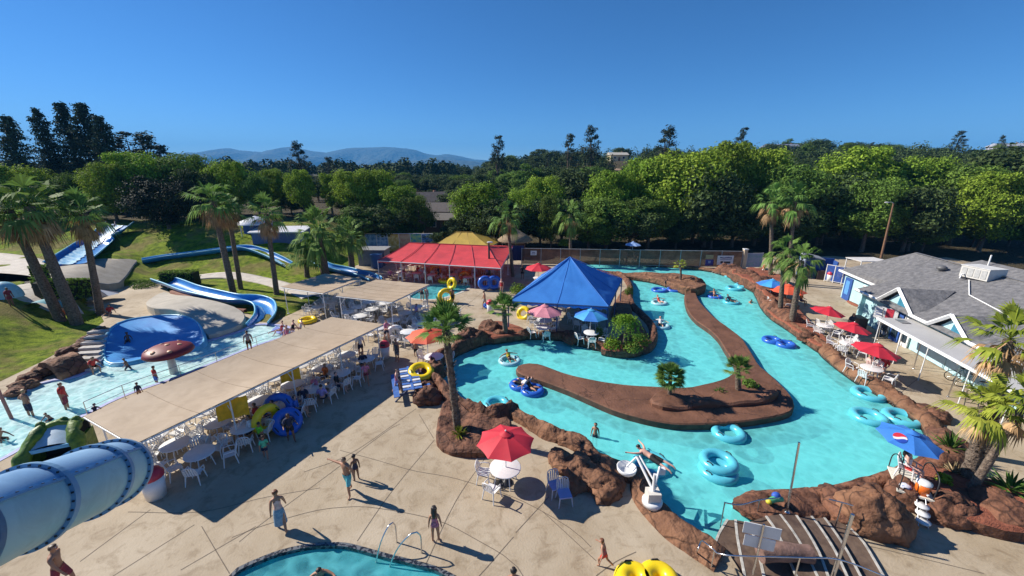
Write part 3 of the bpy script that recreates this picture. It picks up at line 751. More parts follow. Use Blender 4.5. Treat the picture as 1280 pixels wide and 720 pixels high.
def proto(kind, seed):
    k = (kind, seed)
    if k in PROTO: return PROTO[k]
    if kind == 'bright':
        a = crown_mesh('leaf_crown', 10, 9, seed, 74, 230, .29, .10, 'round'); t = trunk_mesh(10, 9, a[1], a[2], seed); m = M_lbright
    elif kind == 'mid':
        a = crown_mesh('leaf_crown', 10, 8.5, seed, 66, 210, .29, .12, 'round'); t = trunk_mesh(10, 8, a[1], a[2], seed); m = M_lmid
    elif kind == 'poplar':
        a = crown_mesh('leaf_crown', 10, 4.4, seed, 48, 170, .26, .08, 'tall'); t = trunk_mesh(10, 4, a[1], a[2], seed); m = M_lbright
    elif kind == 'oak':
        a = crown_mesh('leaf_crown', 10, 10.5, seed, 56, 120, .42, .16, 'round'); t = trunk_mesh(10, 10, a[1], a[2], seed); m = M_loak
    elif kind == 'shrub':
        a = crown_mesh('leaf_crown', 10, 11, seed, 80, 170, .34, .0, 'round', 0); t = trunk_mesh(10, 10, a[1], a[2], seed); m = M_ldark
    elif kind == 'pine':      # sparse grey pine with open limbs
        a = crown_mesh('leaf_crown', 10, 3.4, seed, 46, 46, .20, .18, 'cone', .1, 1); t = trunk_mesh(10, 4, a[1], a[2], seed, .16); m = M_lpine
    elif kind == 'conifer':
        rs = np.random.RandomState(seed); Cs = []; Ns = []; cents = []
        h, w = 10.0, 5.2
        for z in np.arange(.9, 9.8, .36):
            f = (1 - z / h) ** .75
            for b in range(7):
                az = rs.uniform(0, 2 * PI); Lb = w / 2 * f * rs.uniform(.4, 1.2) + .15
                n = int(22 + 34 * f); tt = rs.uniform(.12, 1, n) ** .75
                px = np.cos(az) * Lb * tt; py = np.sin(az) * Lb * tt
                sp = .26 * f + .10
                q = np.stack([px, py, z - .22 * Lb * tt ** 1.5 + .12 * Lb * tt], 1) + rs.normal(size=(n, 3)) * np.array([sp, sp, .10])
                Cs.append(q); Ns.append(rs.normal(size=(n, 3)) * .6 + np.array([np.cos(az) * .5, np.sin(az) * .5, .6]))
            cents.append((0, 0, z))
        V, Fq = leaf_quads(np.concatenate(Cs), np.concatenate(Ns), .27, .42, seed)
        mb = MB(); mb.tube([(0, 0, -.3), (0, 0, 4), (0, 0, 9.7)], [.24, .16, .03], 8)
        a = (np_mesh('leaf_crown', V, Fq),); t = mb.mesh('trunk'); m = M_lcedar
    a[0].materials.append(m); t.materials.append(M_bark)
    PROTO[k] = (a[0], t)
    return PROTO[k]
def tree_at(x, y, h, kind, seed, label, group=None, wide=1.0, name='tree', z=None):
    cr, tr = proto(kind, seed)
    e = thing(name, label, 'tree', (x, y, (hz(x, y) if z is None else z) - .1), rnd.uniform(0, 6.28), group)
    s = h / 10.0; e.scale = (s * wide, s * wide, s)
    link('crown', cr, e); link('trunk', tr, e)
    return e
def tree_px(px, ytop, Y, kind, seed, label, group=None, wide=1.0, name='tree', minh=3.0):
    p = AT(px, ytop, Y); z0 = hz(p.x, p.y)
    return tree_at(p.x, p.y, max(minh, (p.z - z0) * 1.09), kind, seed, label, group, wide, name)
# --- trees one can tell apart, from the left edge to the right
NT = [
 (8, 152, 70, 'conifer', 1, 'dark conifer cut by the far left edge of the photo', 1.0),
 (46, 143, 78, 'conifer', 2, 'leftmost spire of the tall dark conifer clump', .8),
 (76, 136, 80, 'conifer', 1, 'tallest spire of the tall dark conifer clump', .85),
 (103, 137, 79, 'conifer', 3, 'broad middle tree of the tall dark conifer clump', 1.1),
 (124, 152, 76, 'conifer', 2, 'rightmost sloping tree of the tall dark conifer clump', .95),
 (152, 158, 90, 'pine', 1, 'thin see-through pine right of the dark conifer clump', 1.5),
 (181, 163, 92, 'pine', 2, 'round topped grey pine above the bright left trees', 1.9),
 (199, 176, 90, 'pine', 3, 'short grey pine beside the round topped pine', 1.5),
 (20, 205, 62, 'bright', 1, 'bright green tree behind the leftmost palm crown', 1.0),
 (90, 218, 64, 'mid', 2, 'green tree in front of the conifer clump between the palms', .9),
 (128, 205, 62, 'bright', 3, 'bright green tree left of the big dark round bush', .95),
 (166, 190, 66, 'bright', 2, 'tall bright green tree above the dark round bush', 1.0),
 (218, 191, 70, 'mid', 1, 'green tree with a rounded top behind the dark round bush', 1.1),
 (196, 222, 57, 'shrub', 1, 'very dark large round bush at the top of the slide lawn', 1.15),
 (245, 213, 66, 'oak', 2, 'dark tree between the dark bush and the shaggy palm', .9),
 (286, 200, 68, 'bright', 1, 'bright green tree with its top just below the mountain', .85),
 (262, 215, 72, 'mid', 3, 'green tree half hidden behind the shaggy palm', .8),
 (316, 218, 66, 'mid', 2, 'dark green tree right of the bright one below the mountain', .8),
 (343, 212, 74, 'bright', 3, 'bright green tree in front of the mountain left of the tall pine', .8),
 (372, 212, 70, 'bright', 2, 'bright green tree in front of the tall lone pine', .75),
 (408, 213, 72, 'poplar', 1, 'narrow yellow green columnar tree', 1.0),
 (440, 212, 70, 'bright', 1, 'large bright green tree with a pointed top above the feather palm', .85),
 (470, 213, 72, 'bright', 3, 'yellow green tree next to the wooden light pole', .8),
 (498, 232, 68, 'bright', 2, 'loose yellow green tree left of the grey roofed houses', .85),
 (518, 243, 66, 'mid', 1, 'small loose tree touching the grey roofed houses', .8),
 (371, 175, 125, 'pine', 2, 'tall lone grey pine standing against the mountain', 1.3),
 (409, 193, 130, 'pine', 3, 'smaller grey pine against the mountain right of the tall one', 1.3),
 (456, 203, 140, 'pine', 1, 'low grey pine tip above the valley trees', 1.3),
 (600, 227, 66, 'bright', 1, 'round pale green willow left of the red tent palm', .95),
 (622, 163, 130, 'pine', 1, 'tall thin pine with a tufted top at the start of the hill', .85),
 (655, 236, 64, 'bright', 2, 'pale green tree between the two palms by the red tent', .7),
 (680, 222, 70, 'bright', 3, 'pale green tree right of the red tent palm', .8),
 (690, 245, 60, 'mid', 3, 'small bright pointed tree beside the fence palm', .6),
 (712, 163, 135, 'pine', 3, 'grey pine left of the yellow house on the hill', 1.1),
 (741, 155, 140, 'pine', 2, 'tall double headed grey pine on the hill', 1.25),
 (768, 213, 68, 'bright', 2, 'pale green tree in front of the dry clearing', .85),
 (820, 200, 70, 'bright', 3, 'bright green tree on the left flank of the largest bright tree', .9),
 (858, 186, 68, 'bright', 1, 'largest bright green tree above the river', 1.0),
 (908, 178, 74, 'bright', 2, 'tall bright green tree right of the largest bright tree', .8),
 (893, 215, 64, 'oak', 3, 'dark tree under the tall bright trees behind the fence', 1.0),
 (835, 156, 120, 'pine', 2, 'pointed grey pine above the largest bright tree', 1.4),
 (931, 154, 130, 'pine', 1, 'tall grey pine on the skyline near the blue roofed house', 1.0),
 (958, 188, 76, 'bright', 3, 'bright green tree behind the two tall palms', .8),
 (1005, 205, 66, 'mid', 1, 'green tree behind the right one of the two tall palms', .9),
 (1078, 184, 76, 'bright', 2, 'large yellow green tree above the tall light pole', 1.0),
 (1045, 215, 66, 'oak', 1, 'dark tree in front of the large yellow green tree', 1.0),
 (1100, 225, 60, 'mid', 2, 'green tree right behind the tall light pole', .9),
 (1135, 200, 72, 'bright', 1, 'yellow green tree with a flat top right of the light pole', 1.0),
 (1165, 198, 74, 'bright', 3, 'yellow green tree left of the white roof in the trees', .8),
 (1150, 235, 60, 'oak', 2, 'dark tree above the grey shingle roof peak', 1.1),
 (1215, 208, 66, 'mid', 3, 'green tree right of the white roof in the trees', 1.0),
 (1255, 215, 60, 'bright', 2, 'yellow green tree above the roof air conditioner', .9),
 (1290, 190, 70, 'oak', 3, 'dark tree cut by the right edge above the roofs', 1.1),
 (1203, 161, 170, 'pine', 3, 'spreading pine on the skyline near the right edge', 1.6),
 (1255, 168, 180, 'pine', 2, 'small pointed pine on the skyline at the right edge', 1.2),
]
for i, (px, yt, Y, k, sd, lb, wd) in enumerate(NT):
    tree_px(px, yt, Y, k, sd, lb, None, wd, {'pine': 'pine_tree', 'conifer': 'conifer_tree', 'shrub': 'bush'}.get(k, 'tree'))
# --- undergrowth trees just beyond the fence: dark, one behind another
gi = 0
for px in range(440, 1330, 27):
    yt = 262 + rnd.uniform(-16, 14)
    if 510 < px < 575: yt = 292
    Y = rnd.uniform(60, 68)
    tree_px(px + rnd.uniform(-8, 8), yt, Y, rnd.choice(['oak', 'oak', 'mid']), rnd.choice([1, 2, 3, 4, 5]), 'dark leafy tree in the shaded row just behind the park fence', 'shaded trees behind the park fence', rnd.uniform(1.1, 1.5))
for px in range(-20, 440, 34):
    yt = 255 + rnd.uniform(-14, 12)
    if 285 < px < 345: yt = 276
    tree_px(px + rnd.uniform(-9, 9), yt, rnd.uniform(70, 80), rnd.choice(['oak', 'mid']), rnd.choice([1, 2, 3]), 'dark leafy tree in the row above the slide lawn', 'trees above the slide lawn', rnd.uniform(1.2, 1.6))
# --- the wooded hill
def skyline(px): return float(np.interp(px, [540, 560, 600, 640, 690, 760, 800, 850, 900, 940, 1000, 1060, 1100, 1150, 1200, 1240, 1320], [214, 208, 198, 192, 184, 186, 182, 184, 183, 178, 174, 171, 179, 183, 184, 185, 182]))
made = 0
for row, (Y, dy, n) in enumerate([(98, 36, 24), (120, 27, 26), (145, 18, 28), (175, 9, 30), (205, 4, 30), (235, 2, 22)]):
    for i in range(n):
        px = 545 + (1330 - 545) * (i + rnd.uniform(.1, .9)) / n
        yy = Y + rnd.uniform(-10, 10)
        if row in (1, 2, 3) and 762 < px < 798: continue
        if row == 4 and (750 < px < 790): continue
        yt = skyline(px) + dy + rnd.uniform(0, 10 if row > 2 else 16)
        k = rnd.choice(['oak', 'oak', 'oak', 'mid', 'pine', 'oak'])
        p = AT(px, yt, yy); z0 = hz(p.x, p.y); h = p.z - z0
        h = min(max(h * 1.15 + .8, 5.0), 15.0)
        if k == 'pine': h *= 1.12
        tree_at(p.x, p.y, h, k, rnd.choice([1, 2, 3, 4, 5]), {'oak': 'dark green oak crowded among others on the wooded hill', 'mid': 'mid green tree crowded among oaks on the wooded hill', 'pine': 'grey green pine poking up among the oaks on the hill'}[k],
                {'oak': 'dark oaks on the wooded hill', 'mid': 'green trees on the wooded hill', 'pine': 'pines on the wooded hill'}[k], rnd.uniform(1.15, 1.6) if k != 'pine' else 1.2, 'pine_tree' if k == 'pine' else 'tree')
for i in range(26):
    px = rnd.uniform(330, 590); Y = rnd.uniform(95, 170)
    tree_px(px, 214 + (170 - Y) * .13 + rnd.uniform(0, 6), Y, rnd.choice(['oak', 'oak', 'mid']), rnd.choice([1, 2, 3]), 'dark green tree in the flat valley below the mountains', 'dark valley trees below the mountains', rnd.uniform(1.0, 1.4))
for i in range(14):
    px = rnd.uniform(-20, 330); Y = rnd.uniform(95, 150)
    tree_px(px, 218 + rnd.uniform(-4, 8), Y, rnd.choice(['oak', 'mid']), rnd.choice([1, 2, 3]), 'dark green tree far behind the bright trees of the slide lawn', 'far trees behind the slide lawn', rnd.uniform(1.1, 1.5))
# --- far woods of the valley, one mass
rs = np.random.RandomState(5)
Cs = []; Ns = []; Ss = []
for i in range(900):
    Y = rs.uniform(180, 620); x = rs.uniform(-1.25, .12) * Y
    if x > -.16 * Y + 6 and Y < 320: continue
    h = rs.uniform(8, 13.5); r = rs.uniform(3, 6)
    z0 = hz(x, Y); n = int(90 * 300 / Y)
    d = rs.normal(size=(n, 3)); d /= np.linalg.norm(d, axis=1, keepdims=True); d[:, 2] = np.abs(d[:, 2])
    Cs.append(np.array([x, Y, z0 + h * .45]) + d * np.array([r, r, h * .55]) * rs.uniform(.8, 1.05, (n, 1))); Ns.append(d + rs.normal(size=(n, 3)) * .35); Ss.append(np.full(n, 1.0 * (Y / 300) ** .5 + .4))
V, Fq = leaf_quads(np.concatenate(Cs), np.concatenate(Ns), np.concatenate(Ss), .9, 3)
props(link('far_woods', np_mesh('far_woods', V, Fq), None, mat('far_wood_leaves', (.034, .056, .02), .8, scale=.05, col2=(.07, .10, .038), island=.4, spec=.1)), kind='stuff')
# --- the rest of the wooded hill, one mass between the trees one can tell apart
Cs = []; Ns = []; Ss = []
for i in range(900):
    Y = rs.uniform(88, 262); px = rs.uniform(548, 1360)
    if 764 < px < 796 and 130 < Y < 200: continue
    if 745 < px < 800 and 195 < Y < 214: continue
    p = AT(px, 200, Y); x = p.x; z0 = hz(x, Y); h = rs.uniform(4.5, 8.0); r = rs.uniform(2.2, 4.2)
    n = int(230 * 120 / Y) + 40
    d = rs.normal(size=(n, 3)); d /= np.linalg.norm(d, axis=1, keepdims=True); d[:, 2] = np.abs(d[:, 2])
    lump = np.array([1 + .35 * noise.noise(Vector((q[0] * 2.3 + i, q[1] * 2.3, q[2] * 2.3))) for q in d]).reshape(-1, 1)
    Cs.append(np.array([x, Y, z0 - .3]) + d * lump * np.array([r, r, h]) * rs.uniform(.7, 1.05, (n, 1))); Ns.append(d + rs.normal(size=(n, 3)) * .5); Ss.append(np.full(n, .42 + .25 * Y / 200))
V, Fq = leaf_quads(np.concatenate(Cs), np.concatenate(Ns), np.concatenate(Ss), .65, 4)
props(link('hill_woods', np_mesh('hill_woods', V, Fq), None, mat('hill_wood_leaves', (.036, .060, .020), .8, scale=.12, col2=(.080, .115, .040), island=.45, spec=.1)), kind='stuff')
cp = [AT(px, 200, Y).to_2d() for px, Y in ((764, 130), (796, 135), (800, 170), (796, 205), (750, 208), (757, 180))]
P = resample(cp, 3, True); vv, ff = fill([tuple(p) for p in P], [], gridpts([tuple(p) for p in P], 3.5, 1.5), zf=lambda x, y: hz(x, y) + .35)
mb = MB(); mb.add(vv, ff, True); props(mb.obj('dry_ground', mat('dry_clearing_soil', (.20, .13, .08), .95, scale=.3, col2=(.34, .235, .155), bump=.5, bscale=2)), kind='structure')
# --- mountains beyond the valley
prof = [(-400, 209), (0, 208), (120, 206), (200, 203), (240, 195), (255, 190), (275, 186.5), (285, 185), (300, 188), (318, 189.5), (330, 190), (345, 186), (358, 183.5), (372, 185), (390, 189), (408, 190.5), (425, 187), (445, 184), (463, 184.5), (480, 183.5), (500, 185), (520, 187.5), (532, 192), (545, 194), (562, 192.5), (575, 195), (592, 199), (640, 203), (760, 207), (900, 209), (1300, 210), (1700, 211)]
def ridge(name, Y0, prof, depth, seed, m, rough=1.0):
    pxs = np.arange(prof[0][0], prof[-1][0], 4.0); tops = np.interp(pxs, [p[0] for p in prof], [p[1] for p in prof])
    rows = []
    for k in range(15):
        t = k / 14
        row = []
        for px, yt in zip(pxs, tops):
            p = AT(px, yt + .9 * noise.fractal(Vector((px * .05, seed, 0)), 1.0, 2.0, 4), Y0)
            H = p.z
            yy = Y0 - depth * (1 - t); xx = p.x * (1 if True else yy / Y0)
            sp = noise.fractal(Vector((xx * .0022 + seed, yy * .001, 1.3)), 1.0, 2.0, 5)
            zz = (H + 4) * t ** 1.15 + rough * 36 * sp * math.sin(PI * t) * (H / 80) - 4
            row.append((xx, yy, zz))
        rows.append(row)
    rows.append([(p[0], p[1] + 300, -10) for p in rows[-1]])
    props(MB().grid(rows[::-1], True).obj(name, m, None, True), kind='structure')
M_mtn = mat('forested_mountain', (.028, .046, .026), .9, scale=.004, col2=(.055, .07, .04), bump=1.0, bscale=.015, detail=9, bdist=50)
ridge('mountains', 6000, prof, 1900, 3, M_mtn)
prof2 = [(300, 212), (400, 209), (470, 206.5), (500, 203), (522, 200), (545, 198), (560, 199.5), (580, 200.5), (600, 203), (660, 208), (720, 211)]
ridge('foothills', 4000, prof2, 1000, 8, M_mtn, .6)
# ================================================================ palms
def frond(V, Fc, base, az, el, Lp, Lb, rs, droop=.35, nseg=15, span=1.15):
    """one fan leaf: a stalk and narrow folded segments spread from its end"""
    d = Vector((math.cos(az) * math.cos(el), math.sin(az) * math.cos(el), math.sin(el)))
    side = Vector((-math.sin(az), math.cos(az), 0)); up = side.cross(d) * -1
    if up.z < 0: up = -up
    b = Vector(base); tip = b + d * Lp - Vector((0, 0, .12 * Lp))
    w = .012 + .012 * Lp
    o = len(V); V += [b - side * w, b + side * w, tip + side * w * .6, tip - side * w * .6]; Fc.append((o, o + 1, o + 2, o + 3))
    for k in range(nseg):
        a = (k / (nseg - 1) - .5) * 2 * span
        dd = (d * math.cos(a) + side * math.sin(a)).normalized()
        L_ = Lb * (1 - .28 * abs(a) / span) * rs.uniform(.85, 1.1)
        n = dd.cross(up).normalized()
        wd = L_ * .058
        m = tip + dd * L_ * .55 + up * L_ * .03
        e = tip + dd * L_ - Vector((0, 0, droop * L_ * rs.uniform(.6, 1.3)))
        o = len(V); V += [tip, m - n * wd, e, m + n * wd]; Fc.append((o, o + 1, o + 2, o + 3))
PALMC = {}
def palm_crown(key, R_, nlive, seed, droop, ndead, el0=-.35):
    if key in PALMC: return PALMC[key]
    rs = random.Random(seed)
    V = []; Fc = []
    for i in range(nlive):
        t = i / nlive
        el = 1.35 - (1.35 - el0) * t ** .8 + rs.uniform(-.25, .25)
        az = i * 2.39996 + rs.uniform(-.2, .2)
        L_ = R_ * (rs.uniform(.68, 1.08))
        frond(V, Fc, (0, 0, .08 * R_ * (1 - t)), az, el, L_ * .50, L_ * .58, rs, droop * (.6 + .8 * t), 13, .72 if key in ('tall', 'dense', 'tall2', 'yellow', 'skirted') else 1.15)
    live = np_mesh('frond_crown', [tuple(v) for v in V], Fc)
    dead = None
    if ndead:
        V = []; Fc = []
        for i in range(ndead):
            t = i / ndead
            az = i * 2.39996 + rs.uniform(-.3, .3)
            frond(V, Fc, (math.cos(az) * .08 * R_, math.sin(az) * .08 * R_, -.02 * R_ - t * .34 * R_), az, -.55 - .75 * t + rs.uniform(-.35, .25), R_ * rs.uniform(.22, .38), R_ * rs.uniform(.26, .42), rs, .6, 9, .8)
        dead = np_mesh('dead_frond_skirt', [tuple(v) for v in V], Fc)
    PALMC[key] = (live, dead)
    return PALMC[key]
def palm(base, top, R_, label, key='fan', seed=1, nlive=34, ndead=0, r0=.22, r1=.17, droop=.35, m=None, bend=.0, group=None, shag=0.0, el0=-.35):
    b = Vector(base); tp = Vector(top) - b
    t = thing('palm_tree', label, 'palm tree', b, 0, group)
    pts = []; rr = []
    n = 14
    for i in range(n + 1):
        s = i / n
        p = tp * s + Vector((bend * math.sin(PI * s), 0, 0))
        if i == 0: p.z -= .35
        pts.append(p); rr.append((r0 + (r1 - r0) * min(1, s * 1.6)) * (1 + .10 * ((i * 7) % 3 - 1) * (.3 + shag)))
    mb = MB(); mb.tube(pts, rr, 12)
    if shag:
        rs = random.Random(seed)
        for i in range(int(150 * shag)):
            s = rs.uniform(.05, .97); az = rs.uniform(0, 6.28); p = tp * s + Vector((bend * math.sin(PI * s), 0, 0)); o = Vector((math.cos(az), math.sin(az), 0)); r = r0 + (r1 - r0) * s
            q = p + o * r * .8; sd = Vector((-o.y, o.x, 0)) * .05
            mb.add([q - sd, q + sd, q + o * (.10 + .12 * rs.random()) + Vector((0, 0, .16))], [(0, 1, 2)])
    mb.obj('trunk', M_palmbark, t)
    live, dead = palm_crown(key, 1.0, nlive, seed, droop, ndead, el0)
    a = link('frond_crown', live, t); a.location = tp; a.scale = (R_, R_, R_); a.rotation_euler = (0, 0, rnd.uniform(0, 6))
    if not live.materials: live.materials.append(m or M_palm)
    if dead:
        d = link('dead_frond_skirt', dead, t); d.location = tp; d.scale = (R_, R_, R_)
        if not dead.materials: dead.materials.append(M_palmdead)
    return t
def palm_px(bx, by, tx, ty, R_, label, z0=None, dY=0.0, **k):
    b = G(bx, by, z0) if z0 is not None else T(bx, by)
    tp = AT(tx, ty, b.y + dY)
    return palm(b, tp, R_, label, **k)
palm_px(97, 405, 36, 258, 3.0, 'big leaning palm with a shaggy crown over the left lawn', key='old', seed=2, nlive=32, ndead=40, r0=.42, r1=.30, droop=.45)
palm_px(76, 400, 10, 262, 2.6, 'palm with its crown cut by the left edge behind the leaning one', key='old', seed=2, r0=.36, r1=.28, droop=.45, nlive=32, ndead=40)
palm_px(126, 393, 103, 268, 2.35, 'slimmer palm with brown skirt beside the splash basin', key='older', seed=3, nlive=28, ndead=36, r0=.30, r1=.22, droop=.45)
palm_px(292, 368, 266, 252, 2.6, 'palm with a wide shaggy crown on the small lawn', key='old', seed=2, r0=.30, r1=.26, droop=.45, nlive=32, ndead=40)
palm_px(301, 361, 285, 262, 2.0, 'second palm just behind the shaggy one on the small lawn', key='older', seed=3, r0=.24, r1=.2, droop=.45, nlive=28, ndead=36)
palm_px(346, 368, 333, 268, 2.3, 'slim dark trunked palm between lawn and white tables', key='older', seed=3, r0=.26, r1=.19, droop=.45, nlive=28, ndead=36)
palm_px(407, 345, 398, 292, 3.6, 'stout palm with dense drooping silver green fronds', key='dense', seed=5, nlive=44, ndead=0, r0=.5, r1=.42, droop=.55, el0=-.75)
palm_px(440, 337, 437, 295, 2.7, 'smaller dense palm left of the red tent', key='dense', seed=5, nlive=44, r0=.4, r1=.3, droop=.55, el0=-.75)
palm_px(384, 346, 382, 325, 2.2, 'short palm in front of the stout silver green one', key='fan', seed=1, r0=.3, r1=.25)
palm_px(641, 346, 634, 270, 2.3, 'tall palm at the right end of the red tent', key='tall', seed=6, nlive=30, ndead=12, r0=.22, r1=.17, droop=.6, el0=-.8)
palm_px(713, 326, 713, 268, 2.6, 'palm behind the peak of the blue tent by the fence', key='tall', seed=6, r0=.22, r1=.18, droop=.6, nlive=30, ndead=12, el0=-.8)
palm_px(572, 535, 557, 413, 1.5, 'shaggy trunked fan palm in the rock planter at the near river bank', z0=.35, key='sabal', seed=7, nlive=38, ndead=0, r0=.19, r1=.16, shag=1.0, droop=.10, el0=.05)
PT = [o for o in bpy.data.objects if o.get('label', '').startswith('shaggy trunked fan palm')][0]
for k in range(5):
    a = -2.2 + .7 * k; tp_ = AT(557, 413, PT.location.y) - PT.location; b_ = MB(); c_ = tp_ + Vector((.30 * math.cos(a), .30 * math.sin(a), -.22 - .1 * (k % 2)))
    b_.tube([tp_, (tp_ + c_) / 2 + Vector((0, 0, .08)), c_], .014, 5)
    for j in range(16): b_.ball(c_ + Vector((rnd.uniform(-.11, .11), rnd.uniform(-.11, .11), rnd.uniform(-.20, .05))), .045, 7, 5)
    b_.obj('flower_cluster', mat('pale_yellow_flowers', (.62, .56, .14), .7, scale=9, col2=(.75, .70, .30)), PT)
palm_px(632, 416, 630, 388, 1.5, 'small palm in the mulch west of the blue tent', z0=.35, key='sabal', seed=7, r0=.2, r1=.18, droop=.12, nlive=26, el0=-.1)
palm_px(837, 496, 838, 470, .85, 'spiky round yucca on the hooked river island', z0=.3, key='yucca', seed=8, nlive=90, r0=.12, r1=.1, droop=.05, el0=-.5)
palm_px(923, 488, 922, 462, .95, 'small fan palm on the hooked river island', z0=.3, key='sabal', seed=7, r0=.16, r1=.13, droop=.12, nlive=26, el0=-.1)
palm_px(851, 348, 851, 331, .85, 'tiny palm on the far rock island', z0=.7, key='tinypalm', seed=9, nlive=18, r0=.12, r1=.1, droop=.35, m=M_palmy)
palm_px(963, 352, 965, 252, 2.3, 'left one of two tall palms at the far river bend', key='tall2', seed=11, nlive=28, ndead=26, r0=.22, r1=.17, droop=.5, el0=-.5)
palm_px(984, 356, 994, 252, 2.4, 'right one of two tall palms at the far river bend', key='tall2', seed=11, r0=.22, r1=.17, droop=.5, nlive=28, ndead=26, el0=-.5)
palm_px(975, 391, 981, 314, 1.75, 'palm with slender dark trunk in the right mulch bed', z0=.35, key='tall', seed=6, r0=.2, r1=.16, droop=.6, nlive=30, ndead=12, el0=-.8)
palm_px(990, 402, 1002, 326, 1.85, 'palm with thicker notched trunk in the right mulch bed', z0=.35, key='tall', seed=6, r0=.24, r1=.19, droop=.6, nlive=30, ndead=12, el0=-.8)
palm_px(1210, 598, 1236, 512, 1.35, 'thick trunked yellow green palm in the lifeguard mulch bed', z0=.5, key='yellow', seed=12, nlive=28, ndead=10, r0=.24, r1=.22, droop=.45, m=M_palmy, shag=.8, el0=-.5)
palm_px(1214, 612, 1281, 505, 1.4, 'pale smooth palm trunk leaning far to the right edge', z0=.5, key='yellow', seed=12, r0=.14, r1=.11, droop=.45, nlive=28, ndead=10, m=M_palmy, el0=-.5)
palm_px(1232, 566, 1262, 425, 1.75, 'tall palm with a brown skirt at the right edge', z0=.2, key='skirted', seed=13, nlive=26, ndead=30, r0=.2, r1=.17, droop=.4, m=M_palmy, el0=-.2)
# ================================================================ small plants and hedges
def plant(px, py, h, w, m, label, z0=None, seed=1, kind='leafy', name='shrub', cat='shrub'):
    b = G(px, py, z0) if z0 is not None else T(px, py)
    t = thing(name, label, cat, b, 0)
    if kind == 'spiky':
        V = []; Fc = []; rs = random.Random(seed)
        for i in range(46):
            az = i * 2.4; el = rs.uniform(.15, 1.3); L_ = rs.uniform(.7, 1) * h
            d = Vector((math.cos(az) * math.cos(el), math.sin(az) * math.cos(el), math.sin(el))); s = Vector((-math.sin(az), math.cos(az), 0)) * .035 * (h + .5)
            o = len(V); V += [d * .05 - s, d * .05 + s, d * L_ * .6 + s * .8, d * L_ + Vector((0, 0, -.06 * h)), d * L_ * .6 - s * .8]; Fc.append((o, o + 1, o + 2, o + 3)); Fc.append((o, o + 2, o + 3, o + 4))
        link('leaves', np_mesh('leaves', [tuple(v) for v in V], Fc), t, m)
        MB().tube([(0, 0, -.1), (0, 0, .15)], .06, 6).obj('stem', M_bark, t)
        return t
    rs = np.random.RandomState(seed); n = int(420 * max(.4, w))
    if kind == 'weeping':
        Cs = []; Ns = []
        for s in range(70):
            az = rs.uniform(0, 2 * PI); L_ = w * .5 * rs.uniform(.3, 1); k = 34; tt = np.linspace(.15, 1, k)
            z = h * (.85 + .25 * np.sin(tt * PI * .6)) - h * .75 * tt ** 3 * rs.uniform(.5, 1.1)
            Cs.append(np.stack([np.cos(az) * L_ * tt, np.sin(az) * L_ * tt, z], 1) + rs.normal(size=(k, 3)) * .04); Ns.append(rs.normal(size=(k, 3)))
        V, Fq = leaf_quads(np.concatenate(Cs), np.concatenate(Ns), .13, .45, seed)
        link('leaves', np_mesh('leaves', V, Fq), t, m)
        MB().tube([(0, 0, -.2), (.05, 0, h * .5), (0, .03, h * .9)], [.09, .07, .03], 7).obj('trunk', M_bark, t)
        return t
    d = rs.normal(size=(n, 3)); d /= np.linalg.norm(d, axis=1, keepdims=True); d[:, 2] = np.abs(d[:, 2])
    lump = np.array([1 + .3 * noise.noise(Vector((q[0] * 2 + seed, q[1] * 2, q[2] * 2))) for q in d]).reshape(-1, 1)
    Cn = d * lump * np.array([w / 2, w / 2, h]) * rs.uniform(.45, 1, (n, 1)) + np.array([0, 0, .03])
    V, Fq = leaf_quads(Cn, d + rs.normal(size=(n, 3)) * .5, .13 * max(1, h * .6), .5, seed)
    link('leaves', np_mesh('leaves', V, Fq), t, m)
    MB().tube([(0, 0, -.15), (0, 0, h * .5)], [.05, .02], 6).obj('stem', M_bark, t)
    return t
plant(574, 543, .55, .5, M_palmy, 'pale agave at the foot of the shaggy trunked palm', .4, 1, 'spiky', 'agave', 'agave')
plant(779, 434, 2.2, 2.5, M_lbright, 'weeping yellow green tree on the tip of the tent peninsula', .3, 2, 'weeping', 'weeping_tree', 'tree')
plant(800, 429, .7, 1.5, M_lmid, 'low olive shrub at the right of the weeping tree', .3, 3)
plant(765, 434, .7, 1.2, M_lbright, 'leafy shrub at the left foot of the weeping tree', .3, 4)
plant(790, 437, .45, 1.4, M_lmid, 'low spreading shrub at the rim of the tent peninsula', .3, 5)
plant(748, 425, 1.1, .9, M_lmid, 'upright shrub between the blue umbrella and the weeping tree', .1, 15)
plant(786, 368, .8, .9, M_lmid, 'small green shrub on the bare rock corner behind the blue tent', .3, 6)
plant(900, 492, .5, .5, M_palm, 'dark spiky plant beside the small fan palm on the island', .3, 7, 'spiky', 'spiky_plant', 'plant')
plant(938, 483, .35, .9, M_lmid, 'low green plant behind the small fan palm on the island', .3, 8)
plant(1070, 375, .5, 1.6, mat('flower_leaves', (.16, .17, .02), .6, scale=3, col2=(.5, .42, .03), island=.4), 'yellow flowering plants in the bed by the pale building', .1, 9)
plant(1088, 380, .9, .9, M_lmid, 'green shrub at the right end of the yellow flower bed', .1, 10)
plant(1187, 562, 1.0, .9, M_palm, 'low fan palm seedling left of the thick yellow palm', .5, 11, 'spiky', 'palm_seedling', 'palm')
plant(1262, 612, .95, 1.0, M_palm, 'green spiky palm bush at the right edge of the mulch bed', .5, 12, 'spiky', 'palm_seedling', 'palm')
plant(1178, 603, .35, .5, M_lbright, 'small green grass tuft in the red mulch', .5, 13)
plant(1192, 592, .6, .7, mat('dry_tuft', (.28, .2, .1), .8, scale=4, col2=(.45, .35, .2), island=.3), 'dry straw coloured tuft at the foot of the thick palm', .5, 14, 'spiky', 'dry_grass_tuft', 'grass tuft')
plant(648, 366, 1.0, 2.0, M_lbright, 'green shrub by the tall palm at the red tent', 0, 16)
